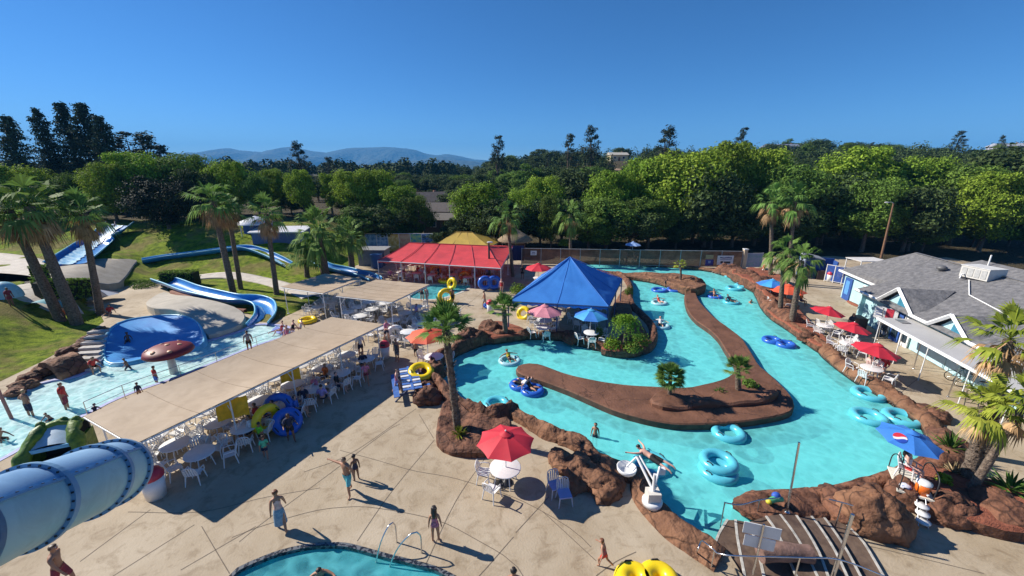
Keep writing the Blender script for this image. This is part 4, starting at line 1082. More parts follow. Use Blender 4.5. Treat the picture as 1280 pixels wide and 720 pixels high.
plant(755, 305, 1.2, 2.2, M_lbright, 'sunlit green shrub hanging over the long fence', 1.0, 17)
plant(705, 307, 1.1, 2.0, M_lbright, 'sunlit green shrub over the fence beside the fence palm', 1.0, 18)
plant(182, 358, .7, 2.6, M_lmid, 'low green shrub by the path in front of the clipped hedge', None, 19)
def hedge(pts, w, h, label, seed):
    c = sum((Vector((p.x, p.y, p.z)) for p in pts), Vector()) / len(pts)
    t = thing('hedge', label, 'hedge', c)
    rs = np.random.RandomState(seed); Cs = []; Ns = []
    mb = MB()
    for a, b in zip(pts, pts[1:]):
        L_ = (b - a).length; n = int(L_ * h * 260); d = (b - a).normalized(); s = Vector((-d.y, d.x, 0))
        u = rs.uniform(0, 1, n); f = rs.randint(0, 4, n); q = rs.uniform(-1, 1, n)
        for i in range(n):
            if f[i] < 2: o = s * (q[i] * w / 2) + Vector((0, 0, h)); nn = Vector((0, 0, 1))
            else: sg = 1 if f[i] == 2 else -1; o = s * (sg * w / 2) + Vector((0, 0, (q[i] * .5 + .5) * h)); nn = s * sg
            p = a.lerp(b, u[i]) + o - c + Vector(rs.normal(size=3)) * .05
            Cs.append(tuple(p)); Ns.append(tuple(nn + Vector(rs.normal(size=3)) * .45))
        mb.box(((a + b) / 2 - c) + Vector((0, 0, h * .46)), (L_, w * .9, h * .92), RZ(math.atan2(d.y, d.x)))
    V, Fq = leaf_quads(np.array(Cs), np.array(Ns), .17, .6, seed)
    link('leaves', np_mesh('leaves', V, Fq), t, M_hedge)
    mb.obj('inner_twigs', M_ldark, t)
hedge([T(206, 357), T(248, 356)], 1.2, 1.5, 'clipped box hedge behind the blue flume head', 3)
hedge([T(50, 373), T(84, 374), T(118, 371)], 1.1, 1.7, 'long clipped hedge behind the leaning palms', 4)
hedge([T(42, 352), T(64, 350)], 1.2, 1.4, 'short clipped hedge beside the white path', 5)
# ================================================================ shade canopies
def canopy(label, corners, m, sag=.12, overhang=.25, npole=4, mid=0, fabric_name='fabric_roof', thick=.04, brace=True, group=None):
    cs = [Vector(c) for c in corners]         # near-left, far-left, far-right, near-right
    c = sum(cs, Vector()) / 4; c.z = 0
    t = thing('shade_canopy', label, 'canopy', c, 0, group)
    L_ = [p - c for p in cs]
    n = 14
    def P(u, v):
        a = L_[0].lerp(L_[1], u); b = L_[3].lerp(L_[2], u); p = a.lerp(b, v)
        p = p + Vector((0, 0, -sag * (16 * u * (1 - u) * v * (1 - v)) - .03 * abs(math.sin(u * PI * 4)) * math.sin(PI * v)))
        return p
    up = [[P(i / n, j / 8) + Vector((0, 0, thick)) for j in range(9)] for i in range(n + 1)]
    dn = [[P(i / n, j / 8) for j in range(9)] for i in range(n + 1)]
    mb = MB(); mb.grid(up[::-1], True); mb.grid(dn, True)
    ed = lambda g: g[0] + [r[-1] for r in g[1:]] + g[-1][::-1][1:] + [r[0] for r in g[::-1][1:-1]]
    mb.grid([ed(up), ed(dn)], False, 0, True)
    mb.obj(fabric_name, m, t, True)
    se = MB()
    for i in range(1, 6):
        u_ = i / 6; se.tube([P(u_, q_ / 8) + Vector((0, 0, thick + .004)) for q_ in range(9)], .014, 4)
    se.obj('seam', mat('canopy_seam', (.37, .28, .195), .8), t)
    fr = MB(); off = Vector((0, 0, -.04))
    for a, b in zip(L_, L_[1:] + L_[:1]): fr.tube([a + off, b + off], .035, 6)
    k = 4
    for i in range(1, k + 1): u_ = i / (k + 1); fr.tube([P(u_, q_ / 8) + off * 1.2 for q_ in range(9)], .025, 6)
    fr.obj('frame', M_wmetal, t)
    spots = []
    for i in range(mid + 2):
        s = .03 + .94 * i / (mid + 1)
        spots += [(L_[0].lerp(L_[1], s), L_[3].lerp(L_[2], s)), (L_[3].lerp(L_[2], s), L_[0].lerp(L_[1], s))]
    for a, b in spots:
        q = a.lerp(b, .04)
        pm = MB(); pm.tube([(q.x, q.y, 0), (q.x, q.y, q.z - .05)], .035, 8)
        if brace:
            d = (b - a).normalized(); pm.tube([(q.x, q.y, q.z - .75), (q.x + d.x * .55, q.y + d.y * .55, q.z - .08)], .02, 6)
        pm.box((q.x, q.y, .012), (.16, .16, .02))
        pm.obj('pole', M_wmetal, t)
    return t
CA = [G(105, 521, 2.4), G(414, 397, 2.4), G(479.5, 406, 2.4), G(167, 557, 2.4)]
canopy('long tan fabric canopy stretching over the white tables beside the wading pool', CA, M_tan, .14, mid=3)
CB = [G(420, 370, 2.5), G(470, 350, 2.5), G(537, 356, 2.5), G(490, 378, 2.5)]
canopy('sunlit tan canopy between the long one and the small far pool', CB, M_tan, .12, mid=1)
CC = [G(351, 359, 2.4), G(406, 342.5, 2.4), G(452, 349, 2.4), G(404, 367, 2.4)]
canopy('tan canopy lying in palm shade farthest from the camera', CC, M_tan, .12, mid=1)
# ================================================================ big tents
def tent(name, label, base, ridge, m, poles, drop=.28, sag=.16, ribs=5, legs=M_wmetal, rib_m=None):
    """base: ring of eave corners, ridge: one or two top points"""
    bs = [Vector(b) for b in base]; rg = [Vector(r) for r in ridge]
    c = sum(bs, Vector()) / len(bs); c.z = 0
    t = thing(name, label, 'tent', c); bs = [b - c for b in bs]; rg = [r - c for r in rg]
    mb = MB(); seams = MB(); n = len(bs)
    def panel(a, b, p, q, k=8):
        # ruled surface from eave a-b to ridge p-q, hanging slightly inwards
        rows = []
        for i in range(k + 1):
            s = i / k; row = []
            for j in range(13):
                u = j / 12
                e = a.lerp(b, u); r = p.lerp(q, u); v = e.lerp(r, s)
                v.z -= sag * math.sin(PI * s) * (.6 + .4 * abs(math.sin(PI * u * ribs)))
                row.append(v)
            rows.append(row)
        mb.grid(rows, True)
    if len(rg) == 1:
        for i in range(n): panel(bs[i], bs[(i + 1) % n], rg[0], rg[0])
    else:
        panel(bs[0], bs[1], rg[0], rg[1]); panel(bs[1], bs[2], rg[1], rg[1]); panel(bs[2], bs[3], rg[1], rg[0]); panel(bs[3], bs[0], rg[0], rg[0])
    mb.obj('roof_fabric', m, t, True)
    # valance hanging from the eaves
    va = MB()
    for i in range(n):
        a, b = bs[i], bs[(i + 1) % n]
        rows = [[a.lerp(b, j / 24) + Vector((0, 0, .0)) for j in range(25)], [a.lerp(b, j / 24) + Vector((0, 0, -drop * (.85 + .15 * math.cos(j * PI)))) for j in range(25)]]
        va.grid(rows, False)
    va.obj('valance', m, t)
    # seams
    if len(rg) == 2:
        for (a, b, p, q) in ((bs[0], bs[1], rg[0], rg[1]), (bs[2], bs[3], rg[1], rg[0])):
            for k in range(ribs + 1):
                u = k / ribs; e = a.lerp(b, u); r = p.lerp(q, u)
                seams.tube([e + Vector((0, 0, .03)), e.lerp(r, .5) + Vector((0, 0, -.16 * .7 + .05)), r + Vector((0, 0, .03))], .03, 5)
        seams.tube([rg[0] + Vector((0, 0, .04)), rg[1] + Vector((0, 0, .04))], .045, 6)
    else:
        for i in range(n):
            seams.tube([bs[i] + Vector((0, 0, .02)), bs[i].lerp(rg[0], .5) + Vector((0, 0, -.02)), rg[0] + Vector((0, 0, .03))], .03, 5)
            e = bs[i].lerp(bs[(i + 1) % n], .5)
            seams.tube([e + Vector((0, 0, .02)), e.lerp(rg[0], .5) + Vector((0, 0, -.15)), rg[0] + Vector((0, 0, .02))], .015, 5)
    seams.obj('seam', rib_m or m, t)
    fr = MB()
    for i in range(n): fr.tube([bs[i] + Vector((0, 0, -.06)), bs[(i + 1) % n] + Vector((0, 0, -.06))], .05, 6)
    fr.obj('frame', legs, t)
    for i in range(n):
        k = poles if isinstance(poles, int) else poles[i]
        for j in range(k):
            p = bs[i].lerp(bs[(i + 1) % n], j / k)
            MB().tube([(p.x, p.y, 0), (p.x, p.y, p.z - .04)], .05, 8).box((p.x, p.y, .015), (.22, .22, .03)).obj('pole', legs, t)
    return t
rl = [G(472, 325.5, 2.35), G(626, 335, 2.35)]
RT = [rl[0], rl[1], None, None]
r0, r1 = AT(511, 303.5, 48.0), AT(609, 307.5, 47.0)
back = lambda e, r: Vector((2 * r.x - e.x, 2 * r.y - e.y, e.z))
b2 = Vector((rl[1].x + 1.3, 52.2, 2.35)); b3 = Vector((rl[0].x + 1.0, 53.4, 2.35))
tent('party_tent', 'large red vinyl tent with a long ridge and open sides', [rl[0], rl[1], b2, b3], [r0, r1], M_redtent, [5, 2, 5, 2], ribs=5, rib_m=mat('red_seam', (.40, .05, .07), .6))
yb = [AT(541, 308, 55.5), AT(612, 311, 54.5), AT(628, 306, 60), AT(555, 303, 61)]
for p in yb: p.z = 1.75
tent('party_tent', 'yellow peaked tent rising behind the red tent', yb, [AT(570, 290, 57.5), AT(590, 290.5, 57.2)], M_yellowtent, [3, 2, 3, 2], sag=.04, ribs=3, rib_m=mat('yellow_seam', (.45, .30, .06), .6))
bl = G(635.5, 376, 2.5); br = G(760.5, 383, 2.5); bk = G(777.5, 348.5, 2.5); bl2 = Vector((bl.x + bk.x - br.x, bl.y + bk.y - br.y, 2.5))
cc = (bl + br + bk + bl2) / 4
ap = AT(710, 321.5, cc.y); ap.x = cc.x * .5 + ap.x * .5
tent('party_tent', 'square blue peaked tent over tables at the river bend', [bl, br, bk, bl2], [ap], M_blue, [2, 2, 2, 2], drop=.32, legs=mat('blue_metal', (.04, .08, .2), .5))
# thatch roofed hut behind the red tent
p = G(650, 330); t = thing('thatched_hut', 'small hut with a round brown thatched roof right of the red tent', 'hut', (p.x - .6, p.y + 5.5, 0))
mb = MB(); mb.lathe([(2.5, 2.2), (2.55, 2.35), (1.6, 3.05), (.5, 3.7), (.02, 3.95)], 20); mb.obj('thatched_roof', mat('thatch', (.22, .16, .10), .95, scale=8, col2=(.36, .27, .17), bump=1, bscale=20), t)
MB().box((0, 0, 1.05), (2.6, 2.4, 2.1)).obj('counter_walls', mat('dark_wood', (.07, .04, .025), .7, scale=5, bump=.3), t)
for a in range(4): MB().tube([(1.9 * math.cos(a * PI / 2 + .78), 1.9 * math.sin(a * PI / 2 + .78), 0), (1.9 * math.cos(a * PI / 2 + .78), 1.9 * math.sin(a * PI / 2 + .78), 2.4)], .07, 8).obj('post', M_bark, t)
# ================================================================ umbrellas, tables, chairs
def umbrella(base, h, r, m, label, tilt=(0, 0), n=8, m2=None, base_plate=True, lift=.0, group=None, pole_m=None):
    t = thing('umbrella', label, 'umbrella', base, 0, group)
    rise = r * .36
    R_ = Matrix.Rotation(tilt[0], 3, 'X') @ Matrix.Rotation(tilt[1], 3, 'Y')
    top = Vector((0, 0, h))
    ph = .2
    def rib(i): a = 2 * PI * i / n + ph; return Vector((math.cos(a), math.sin(a), 0))
    mb = MB()
    for i in range(n):
        rows = []
        for k in range(7):
            s = k / 6; row = []
            for j in range(7):
                u = j / 6; d = rib(i).lerp(rib(i + 1), u) * r * s
                sagv = -.03 * r * math.sin(PI * u) * s
                z = -rise * s ** 1.25 + sagv * .6
                d = d * (1 - .05 * math.sin(PI * u) * (s > .95))
                row.append(top + R_ @ Vector((d.x, d.y, z)))
            rows.append(row)
        mb.grid(rows[::-1], True, (i % 2) if m2 else 0)
    mb.obj('canopy', [m, m2] if m2 else m, t)
    cap = MB(); cap.lathe([(.22 * r, -.07 * r + .045), (.12 * r, .03), (.02, .08)], 10, top); cap.obj('vent_cap', m, t)
    pm = MB(); pm.tube([(0, 0, 0), top], .024, 8)
    pm.ball(top + Vector((0, 0, .1)), .035, 8, 5)
    pm.obj('pole', pole_m or M_wmetal, t)
    rb = MB()
    for i in range(n):
        e = top + R_ @ Vector((rib(i).x * r * .98, rib(i).y * r * .98, -rise - .015)); rb.tube([top + Vector((0, 0, -.03)), (top + e) / 2 + Vector((0, 0, .012)), e], .009, 4)
        mp = top + R_ @ (rib(i) * r * .5 + Vector((0, 0, -rise * .45))); rb.tube([top + Vector((0, 0, -.55 * r)), mp], .007, 4)
    rb.obj('ribs_frame', pole_m or M_wmetal, t)
    if base_plate: MB().lathe([(.0, .0), (.26, 0), (.26, .05), (.08, .09), (.04, .22), (0, .22)], 18).obj('base', M_dark, t)
    return t
def table(base, label, r=.55, group=None, legs=4, rz=0.0, m=None):
    t = thing('round_table', label, 'table', base, rz, group)
    MB().lathe([(0, .70), (r - .02, .70), (r, .712), (r, .735), (r - .02, .745), (0, .745)], 26).obj('tabletop', m or M_white, t)
    for i in range(legs):
        a = 2 * PI * i / legs + .4
        MB().tube([(math.cos(a) * r * .55, math.sin(a) * r * .55, .70), (math.cos(a) * r * .78, math.sin(a) * r * .78, 0)], [.028, .022], 7).obj('leg', m or M_white, t)
    return t
def chair_parts(m, arms=True):
    """list of (name, MB): a moulded garden chair facing -Y, seat at 0.43 m"""
    P = []
    s = MB(); s.grid([[(x * .24, y * .23, .43 - .03 * (1 - (x * x)) * (1 - y * y) + (.02 if y > .9 else 0)) for x in (-1, -.5, 0, .5, 1)] for y in (-1, -.9, -.4, .2, .7, 1)], True)
    s.grid([[(x * .24, -.23, .43 - .05 * k) for x in (-1, 0, 1)] for k in (1, 0)], False); P.append(('seat', s))
    b = MB()
    for i in range(5):
        x = (-.17 + .085 * i); top = .86 - .06 * abs(i - 2) ** 1.6 * .5
        b.grid([[(x - .03, .21 + .10 * k, .42 + (top - .42) * k), (x + .03, .21 + .10 * k, .42 + (top - .42) * k)] for k in (0, .5, 1)], False)
    b.tube([(-.22, .2, .42), (-.235, .26, .65), (-.2, .31, .82), (-.1, .32, .875), (.1, .32, .875), (.2, .31, .82), (.235, .26, .65), (.22, .2, .42)], .02, 6)
    P.append(('backrest', b))
    for sx in (-1, 1):
        for sy in (-1, 1):
            l = MB(); l.tube([(sx * .215, sy * .2, .42), (sx * .265, sy * (.25 if sy < 0 else .27), 0)], [.03, .02], 6); P.append(('leg', l))
        if arms:
            a = MB(); a.tube([(sx * .235, .25, .63), (sx * .275, .05, .655), (sx * .275, -.17, .635), (sx * .25, -.215, .42)], .021, 6); P.append(('armrest', a))
    return P
CH_ME = {}
def chair(loc, rz, label, group=None, m=None, simple=False, key='white', arms=True, z=0.0):
    m = m or M_white
    k = (key, simple)
    if k not in CH_ME:
        pp = chair_parts(m, arms)
        if simple:
            q = MB()
            for nm, b in pp: q.add(b.v, b.f, True)
            me = q.mesh('chair'); me.materials.append(m); CH_ME[k] = me
        else:
            l = []
            for nm, b in pp: me = b.mesh(nm); me.materials.append(m); l.append((nm, me))
            CH_ME[k] = l
    if simple:
        o = link('garden_chair', CH_ME[k]); o.location = (loc[0], loc[1], z); o.rotation_euler = (0, 0, rz)
        return props(o, label, 'chair', group)
    t = thing('garden_chair', label, 'chair', (loc[0], loc[1], z), rz, group)
    for nm, me in CH_ME[k]: link(nm, me, t)
    return t
def face(frm, to): d = Vector(to) - Vector(frm); return math.atan2(d.x, -d.y)   # rz so that local -Y looks at `to`
# --- umbrellas with their tables
def ump(px, py_apex, h, r, m, label, **k):
    b = G(px, py_apex, h); b.z = 0
    return umbrella(b, h, r, m, label, **k), b
u, b = ump(632, 541, 2.32, 1.14, M_red, 'open red umbrella over the round white table in the foreground', base_plate=True)
tb = Vector((b.x - .02, b.y, 0)); table(tb, 'round white table under the big red umbrella in the foreground', .62)
for dx, dy in ((-.85, .1), (-.5, -.78)):
    q = (tb.x + dx, tb.y + dy); chair(q, face(q, tb.to_2d()), 'white chair drawn up to the table under the foreground red umbrella', 'chairs at the foreground umbrella table')
M_lil = mat('lilac_plastic', (.34, .36, .62), .45, var=.05); M_greymet = mat('grey_frame_plastic', (.50, .51, .56), .4)
for i, (px, py) in enumerate(((694, 617), (705, 628))):
    q = G(px, py)
    t = thing('garden_chair', ['armless lilac seated chair nearest the rocks of the river coping', 'armless lilac seated chair in front, away from the rocks'][i], 'chair', q, [.35, .15][i])
    pp = chair_parts(M_greymet, False)
    for nm, mb_ in pp: mb_.obj(nm, M_lil if nm == 'seat' else M_greymet, t)
reds = [(1037, 384, 2.15, 1.12, 'farthest of the three red umbrellas along the right bank'), (1068, 404, 2.15, 1.08, 'middle of the three red umbrellas along the right bank'), (1098, 430.5, 2.2, 1.20, 'nearest and largest of the three red umbrellas along the right bank')]
for i, (px, py, h, r, lb) in enumerate(reds):
    u, b = ump(px, py, h, r, M_red, lb, tilt=(.05, .12))
    tb = b + Vector((-.1, -.1, 0)); table(tb, 'round white table under the ' + ['farthest', 'middle', 'nearest'][i] + ' red umbrella of the right bank', .55)
    for a in (.6, 2.2, 3.7, 5.2)[:4]:
        q = (tb.x + .88 * math.cos(a), tb.y + .88 * math.sin(a)); chair(q, face(q, tb.to_2d()) + rnd.uniform(-.3, .3), 'white chair at the table of the ' + ['farthest', 'middle', 'nearest'][i] + ' red umbrella', 'chairs of the ' + ['farthest', 'middle', 'nearest'][i] + ' red umbrella')
for px, py in ((1031, 418), (1024, 412), (1056, 437), (1049, 442), (1061, 432)):
    q = G(px, py); chair(q, rnd.uniform(0, 6), 'white chair standing loose on the bank between the red umbrella tables', 'loose chairs between the red umbrellas')
u, b = ump(533, 411, 2.35, 1.35, M_orange, 'orange umbrella beside the fan palm near the west river curve')
table(b + Vector((.5, -.6, 0)), 'round white table with towels under the orange umbrella', .6)
for a in (.3, 2.6, 4.4): q = (b.x + .5 + .95 * math.cos(a), b.y - .6 + .95 * math.sin(a)); chair(q, face(q, (b.x + .5, b.y - .6)), 'white chair at the table below the orange umbrella', 'chairs below the orange umbrella')
u, b = ump(681, 381.5, 2.35, 1.4, M_pink, 'pink umbrella at the corner of the blue tent')
table(b + Vector((-.1, -.3, 0)), 'round white table under the pink umbrella', .55)
for a in (.5, 1.9, 3.4, 4.9): q = (b.x - .1 + .9 * math.cos(a), b.y - .3 + .9 * math.sin(a)); chair(q, face(q, b.to_2d()), 'white chair at the table under the pink umbrella', 'chairs under the pink umbrella', simple=False)
tq = G(680, 411); table(tq, 'round white table in the sun in front of the pink umbrella', .62)
for a in (.2, 2.8, 1.2): q = (tq.x + .9 * math.cos(a), tq.y + .9 * math.sin(a)); chair(q, face(q, tq.to_2d()), 'white chair at the sunny table in front of the pink umbrella', 'chairs at the sunny table')
u, b = ump(739, 387, 2.3, 1.3, M_skyblue, 'blue umbrella with alternate pale panels at the tent peninsula', m2=M_bluecan)
table(b + Vector((.0, -.5, 0)), 'round white table under the blue panelled umbrella', .55)
for a in (.4, 1.8, 3.5, 4.6, 5.6): q = (b.x + .95 * math.cos(a), b.y - .5 + .9 * math.sin(a)); chair(q, face(q, (b.x, b.y - .5)), 'white chair around the table of the blue panelled umbrella', 'chairs under the blue panelled umbrella')
u, b = ump(673, 329.5, 2.3, 1.5, M_red, 'red umbrella peeking out behind the blue tent roof'); table(b, 'white table under the red umbrella behind the blue tent', .55)
u, b = ump(966, 349.5, 2.2, 1.3, M_skyblue, 'turquoise and blue umbrella under the palms of the right bed', m2=M_bluecan)
u, b = ump(986, 356, 2.1, 1.5, M_orange, 'orange red umbrella behind the two palms of the right bed'); table(b + Vector((-.6, -.5, 0)), 'white table below the orange red umbrella of the right bed', .55)
for a in (.3, 2.2, 3.3, 4.6): q = (b.x - .6 + .9 * math.cos(a), b.y - .5 + .9 * math.sin(a)); chair(q, face(q, b.to_2d()), 'white chair below the orange red umbrella of the right bed', 'chairs below the orange red umbrella')
# under the blue tent
for i, (fx, fy) in enumerate(((.25, .3), (.7, .28), (.3, .72), (.72, .72))):
    p = bl.lerp(br, fx).lerp(bl2.lerp(bk, fx), fy); p.z = 0
    lb = ['front left', 'front right', 'rear left', 'rear right'][i]
    table(p, 'round white table at the ' + lb + ' under the blue tent', .6)
    for a in range(4): q = (p.x + .95 * math.cos(a * 1.57 + i), p.y + .95 * math.sin(a * 1.57 + i)); chair(q, face(q, p.to_2d()), 'white chair in the shade under the blue tent', 'chairs under the blue tent', simple=(i > 1))
# under the long tan canopy: two rows of tables
def rows_under(cor, nu, vs, label_t, label_c, gt, gc, simple=False, skip=(), nch=5, seed=3, us=(.06, .94)):
    rs = random.Random(seed); A = [Vector((c.x, c.y, 0)) for c in cor]
    for j, v in enumerate(vs):
        for i in range(nu):
            u = us[0] + (us[1] - us[0]) * (i + .5) / nu + rs.uniform(-.012, .012)
            p = A[0].lerp(A[1], u).lerp(A[3].lerp(A[2], u), v + rs.uniform(-.03, .03))
            table(p, label_t, .56, gt)
            for k in range(nch):
                a = 2 * PI * k / nch + rs.uniform(-.35, .35); rr = rs.uniform(.78, 1.05)
                q = (p.x + rr * math.cos(a), p.y + rr * math.sin(a)); chair(q, face(q, p.to_2d()) + rs.uniform(-.4, .4), label_c, gc, simple=simple)
rows_under(CA, 6, (.22, .60, .98), 'round white table among many beneath the long tan canopy', 'white chair crowded round the tables of the long tan canopy', 'tables beneath the long tan canopy', 'chairs beneath the long tan canopy')
rows_under(CB, 4, (.25, .85, 1.35), 'round white table by the sunlit tan canopy near the far pool', 'white chair by the sunlit tan canopy near the far pool', 'tables of the sunlit tan canopy', 'chairs of the sunlit tan canopy', True, seed=4, us=(-.35, 1.0))
rows_under(CC, 3, (.6, 1.3), 'round white table by the shaded farthest tan canopy', 'white chair by the shaded farthest tan canopy', 'tables of the shaded tan canopy', 'chairs of the shaded tan canopy', True, seed=5)
rows_under([Vector((rl[0].x, rl[0].y, 0)), Vector((rl[1].x, rl[1].y, 0)), b2, b3], 6, (.15, .5), 'round white table in the shade of the red tent', 'white chair in the shade of the red tent', 'tables in the red tent', 'chairs in the red tent', True, seed=6, nch=4)
# white bench tables (rectangular) at the near end of the long canopy
p = G(178, 566); t = thing('trestle_table', 'long white trestle table at the near end of the tan canopy', 'table', p, .55)
MB().box((0, 0, .73), (1.8, .75, .05)).obj('tabletop', M_white, t)
for sx in (-.7, .7): MB().tube([(sx, -.3, .71), (sx, -.3, 0)], .02, 6).tube([(sx, .3, .71), (sx, .3, 0)], .02, 6).tube([(sx, -.3, .3), (sx, .3, .3)], .015, 6).obj('leg_frame', M_wmetal, t)
# blue and white picnic table by the rocks
p = G(514, 487); t = thing('picnic_table', 'blue and white slatted picnic table half in shade by the river rocks', 'picnic table', p, math.radians(20))
M_pic = mat('blue_wood_paint', (.05, .14, .42), .6, scale=6, var=.2); M_picw = mat('white_wood_paint', (.62, .64, .68), .6)
for i in range(9): MB().box((0, -1.2 + .3 * i, .75), (1.0, .2, .035)).obj('slat', M_picw if i % 2 else M_pic, t)
MB().box((0, 0, .775), (.12, 2.8, .03)).obj('spine', M_pic, t)
for sx in (-1, 1): MB().box((sx * .85, 0, .44), (.3, 2.6, .04)).obj('bench_seat', M_pic, t)
for sy in (-1, 1):
    b_ = MB(); b_.tube([(-.95, sy * 1.0, 0), (-.1, sy * 1.0, .73)], .05, 6); b_.tube([(.95, sy * 1.0, 0), (.1, sy * 1.0, .73)], .05, 6); b_.box((0, sy * 1.0, .40), (1.8, .06, .1)); b_.obj('leg_frame', mat('dark_blue_wood', (.03, .05, .12), .6), t)
# ================================================================ pool rings
RING = {}
def ring(loc, label, r=.52, t_=.205, m=None, group=None, rot=None, name='swim_ring', handles=True, key='cyan'):
    m = m or M_tubeblue
    t = thing(name, label, 'swim ring', loc, 0, group)
    if rot is not None: t.rotation_euler = rot
    k = (key, r, t_)
    if k not in RING:
        mb = MB(); mb.torus(r - t_ * .4, t_, 36, 14, (0, 0, t_ * .62), None, 0, .9)
        # welded panels give the tube shallow folds
        mb.v = [(v[0] * (1 + .012 * math.cos(18 * math.atan2(v[1], v[0]))), v[1] * (1 + .012 * math.cos(18 * math.atan2(v[1], v[0]))), v[2]) for v in mb.v]
        me = mb.mesh('tube'); me.materials.append(m)
        hm = MB()
        for a in (0.5, PI + .5):
            c_ = Vector((math.cos(a), math.sin(a), 0)); s = Vector((-c_.y, c_.x, 0)); q = c_ * (r + .02) + Vector((0, 0, t_ * 1.35)); q = c_ * (r - t_ * .15) + Vector((0, 0, t_ * 1.5))
            hm.tube([q - s * .13, q - s * .09 + Vector((0, 0, .05)), q + s * .09 + Vector((0, 0, .05)), q + s * .13], .022, 6)
        hme = hm.mesh('handle'); hme.materials.append(M_black)
        RING[k] = (me, hme)
    link('tube', RING[k][0], t)
    if handles: link('handles', RING[k][1], t)
    return t
def double_ring(loc, label, rz, m, key, r=.48, t_=.2, rot=None):
    t = thing('double_ring', label, 'swim ring', loc, rz)
    if rot is not None: t.rotation_euler = rot
    n, k = 72, 14; vs = []
    # one outline round both holes with a bridge between them
    mb = MB()
    for s in (-1, 1): mb.torus(r - t_ * .35, t_, 34, 14, (s * (r * .80), 0, t_ * .62), None, 0, .95)
    mb.obj('tube', m, t)
    h = MB()
    for s in (-1, 1):
        for q in (-1, 1):
            c_ = Vector((s * r * .9, q * (r + .03), t_ * 1.35)); h.tube([c_ + Vector((-.12, 0, 0)), c_ + Vector((-.09, 0, .05)), c_ + Vector((.09, 0, .05)), c_ + Vector((.12, 0, 0))], .022, 6)
    h.obj('handles', M_black, t)
    return t
wz = WL - .06
ring(G(621, 508, wz), 'lone cyan ring floating beside the shaggy palm planter', .62)
ring(G(910, 544, wz), 'lone cyan ring floating just below the hooked island', .66)
ring(G(897, 592, wz), 'lower cyan ring of the pair stacked in mid river', .66)
ring(G(897, 588, wz) + Vector((.02, .06, .26)), 'upper cyan ring of the pair stacked in mid river', .66)
ring(G(1085, 495, wz), 'farthest of three cyan rings along the right bank', .70)
ring(G(1085, 524, wz), 'left of two cyan rings near the lifeguard umbrella', .70)
ring(G(1127, 525, wz), 'right of two cyan rings near the lifeguard umbrella', .72)
ring(G(925, 346, wz) + Vector((-1, 0, 0)), 'left cyan ring of the pair below the fence banner', .8)
ring(G(943, 343.5, wz) + Vector((-1.2, 0, 0)), 'right cyan ring of the pair below the fence banner', .8)
ring(G(918, 362, wz), 'front cyan ring of the pair at the far river bend', .75)
ring(G(929, 358.5, wz), 'rear cyan ring of the pair at the far river bend', .75)
double_ring(G(973, 430, wz), 'deep blue double ring drifting in the right channel', -.95, M_tubedeep, 'a', .56)
double_ring(G(808, 731), 'bright yellow double ring lying at the bottom edge of the photo', .05, M_yellow, 'b', .46, .25)
double_ring(G(498, 422) + Vector((0, 0, .1)), 'white double ring held upright beside the sunlit canopy tables', 0, M_white, 'c', .48, .2, rot=(R(80), R(62), 0))
double_ring(G(612, 362) + Vector((0, 0, .75)), 'blue and white double ring standing on edge at the red tent', 0, M_tubedeep, 'd', .60, .25, rot=(R(78), 0, R(10)))
ring(G(515, 479) + Vector((.55, .1, .62)), 'yellow ring resting on the picnic table and rocks', .62, .2, M_yellow, key='yellow', rot=(.25, .15, 0))
ring(G(558, 378) + Vector((0, 0, .6)), 'yellow ring carried upright beside the small far pool', .68, .22, M_yellow, key='yellow2', rot=(R(80), 0, R(15)))
ring(G(566, 361) + Vector((0, 0, .55)), 'yellow ring leaning by the far pool edge', .55, .2, M_yellow, key='yellow3', rot=(R(70), 0, R(-40)))
ring(G(557, 353) + Vector((0, 0, .1)), 'yellow ring lying at the back edge of the far pool', .7, .22, M_yellow, key='yellow4')
ring(G(581, 352) + Vector((0, 0, .5)), 'orange ring leaning on a post of the red tent', .6, .2, mat('orange_vinyl', (.80, .28, .03), .35), key='orange', rot=(R(75), 0, R(20)))
ring(G(545, 347) + Vector((0, 0, .9)), 'orange ring hanging from the front rail of the red tent', .55, .18, MATS['orange_vinyl'], key='orange2', rot=(R(85), 0, 0))
ring(G(334, 540) + Vector((0, 0, .75)), 'dull yellow ring standing upright in the canopy shade', .60, .2, M_yellow, key='yellow5', rot=(R(88), R(0), R(70)))
ring(G(352, 525) + Vector((0, 0, .75)), 'upper blue ring carried in the canopy shade', .60, .2, M_tubedeep, key='dblue', rot=(R(70), 0, R(15)))
ring(G(361, 537) + Vector((0, 0, .45)), 'lower blue ring carried in the canopy shade', .55, .2, M_tubedeep, key='dblue2', rot=(R(60), 0, R(30)))
ring(G(612, 384) + Vector((0, 0, .05)), 'blue and white small ring on the deck by the mulch bed', .5, .18, M_tubedeep, key='dblue3')
ring(G(655, 397) + Vector((0, 0, .35)), 'yellow ring leaning at the mulch west of the blue tent', .52, .19, M_yellow, key='yellow6', rot=(R(60), 0, R(-30)))
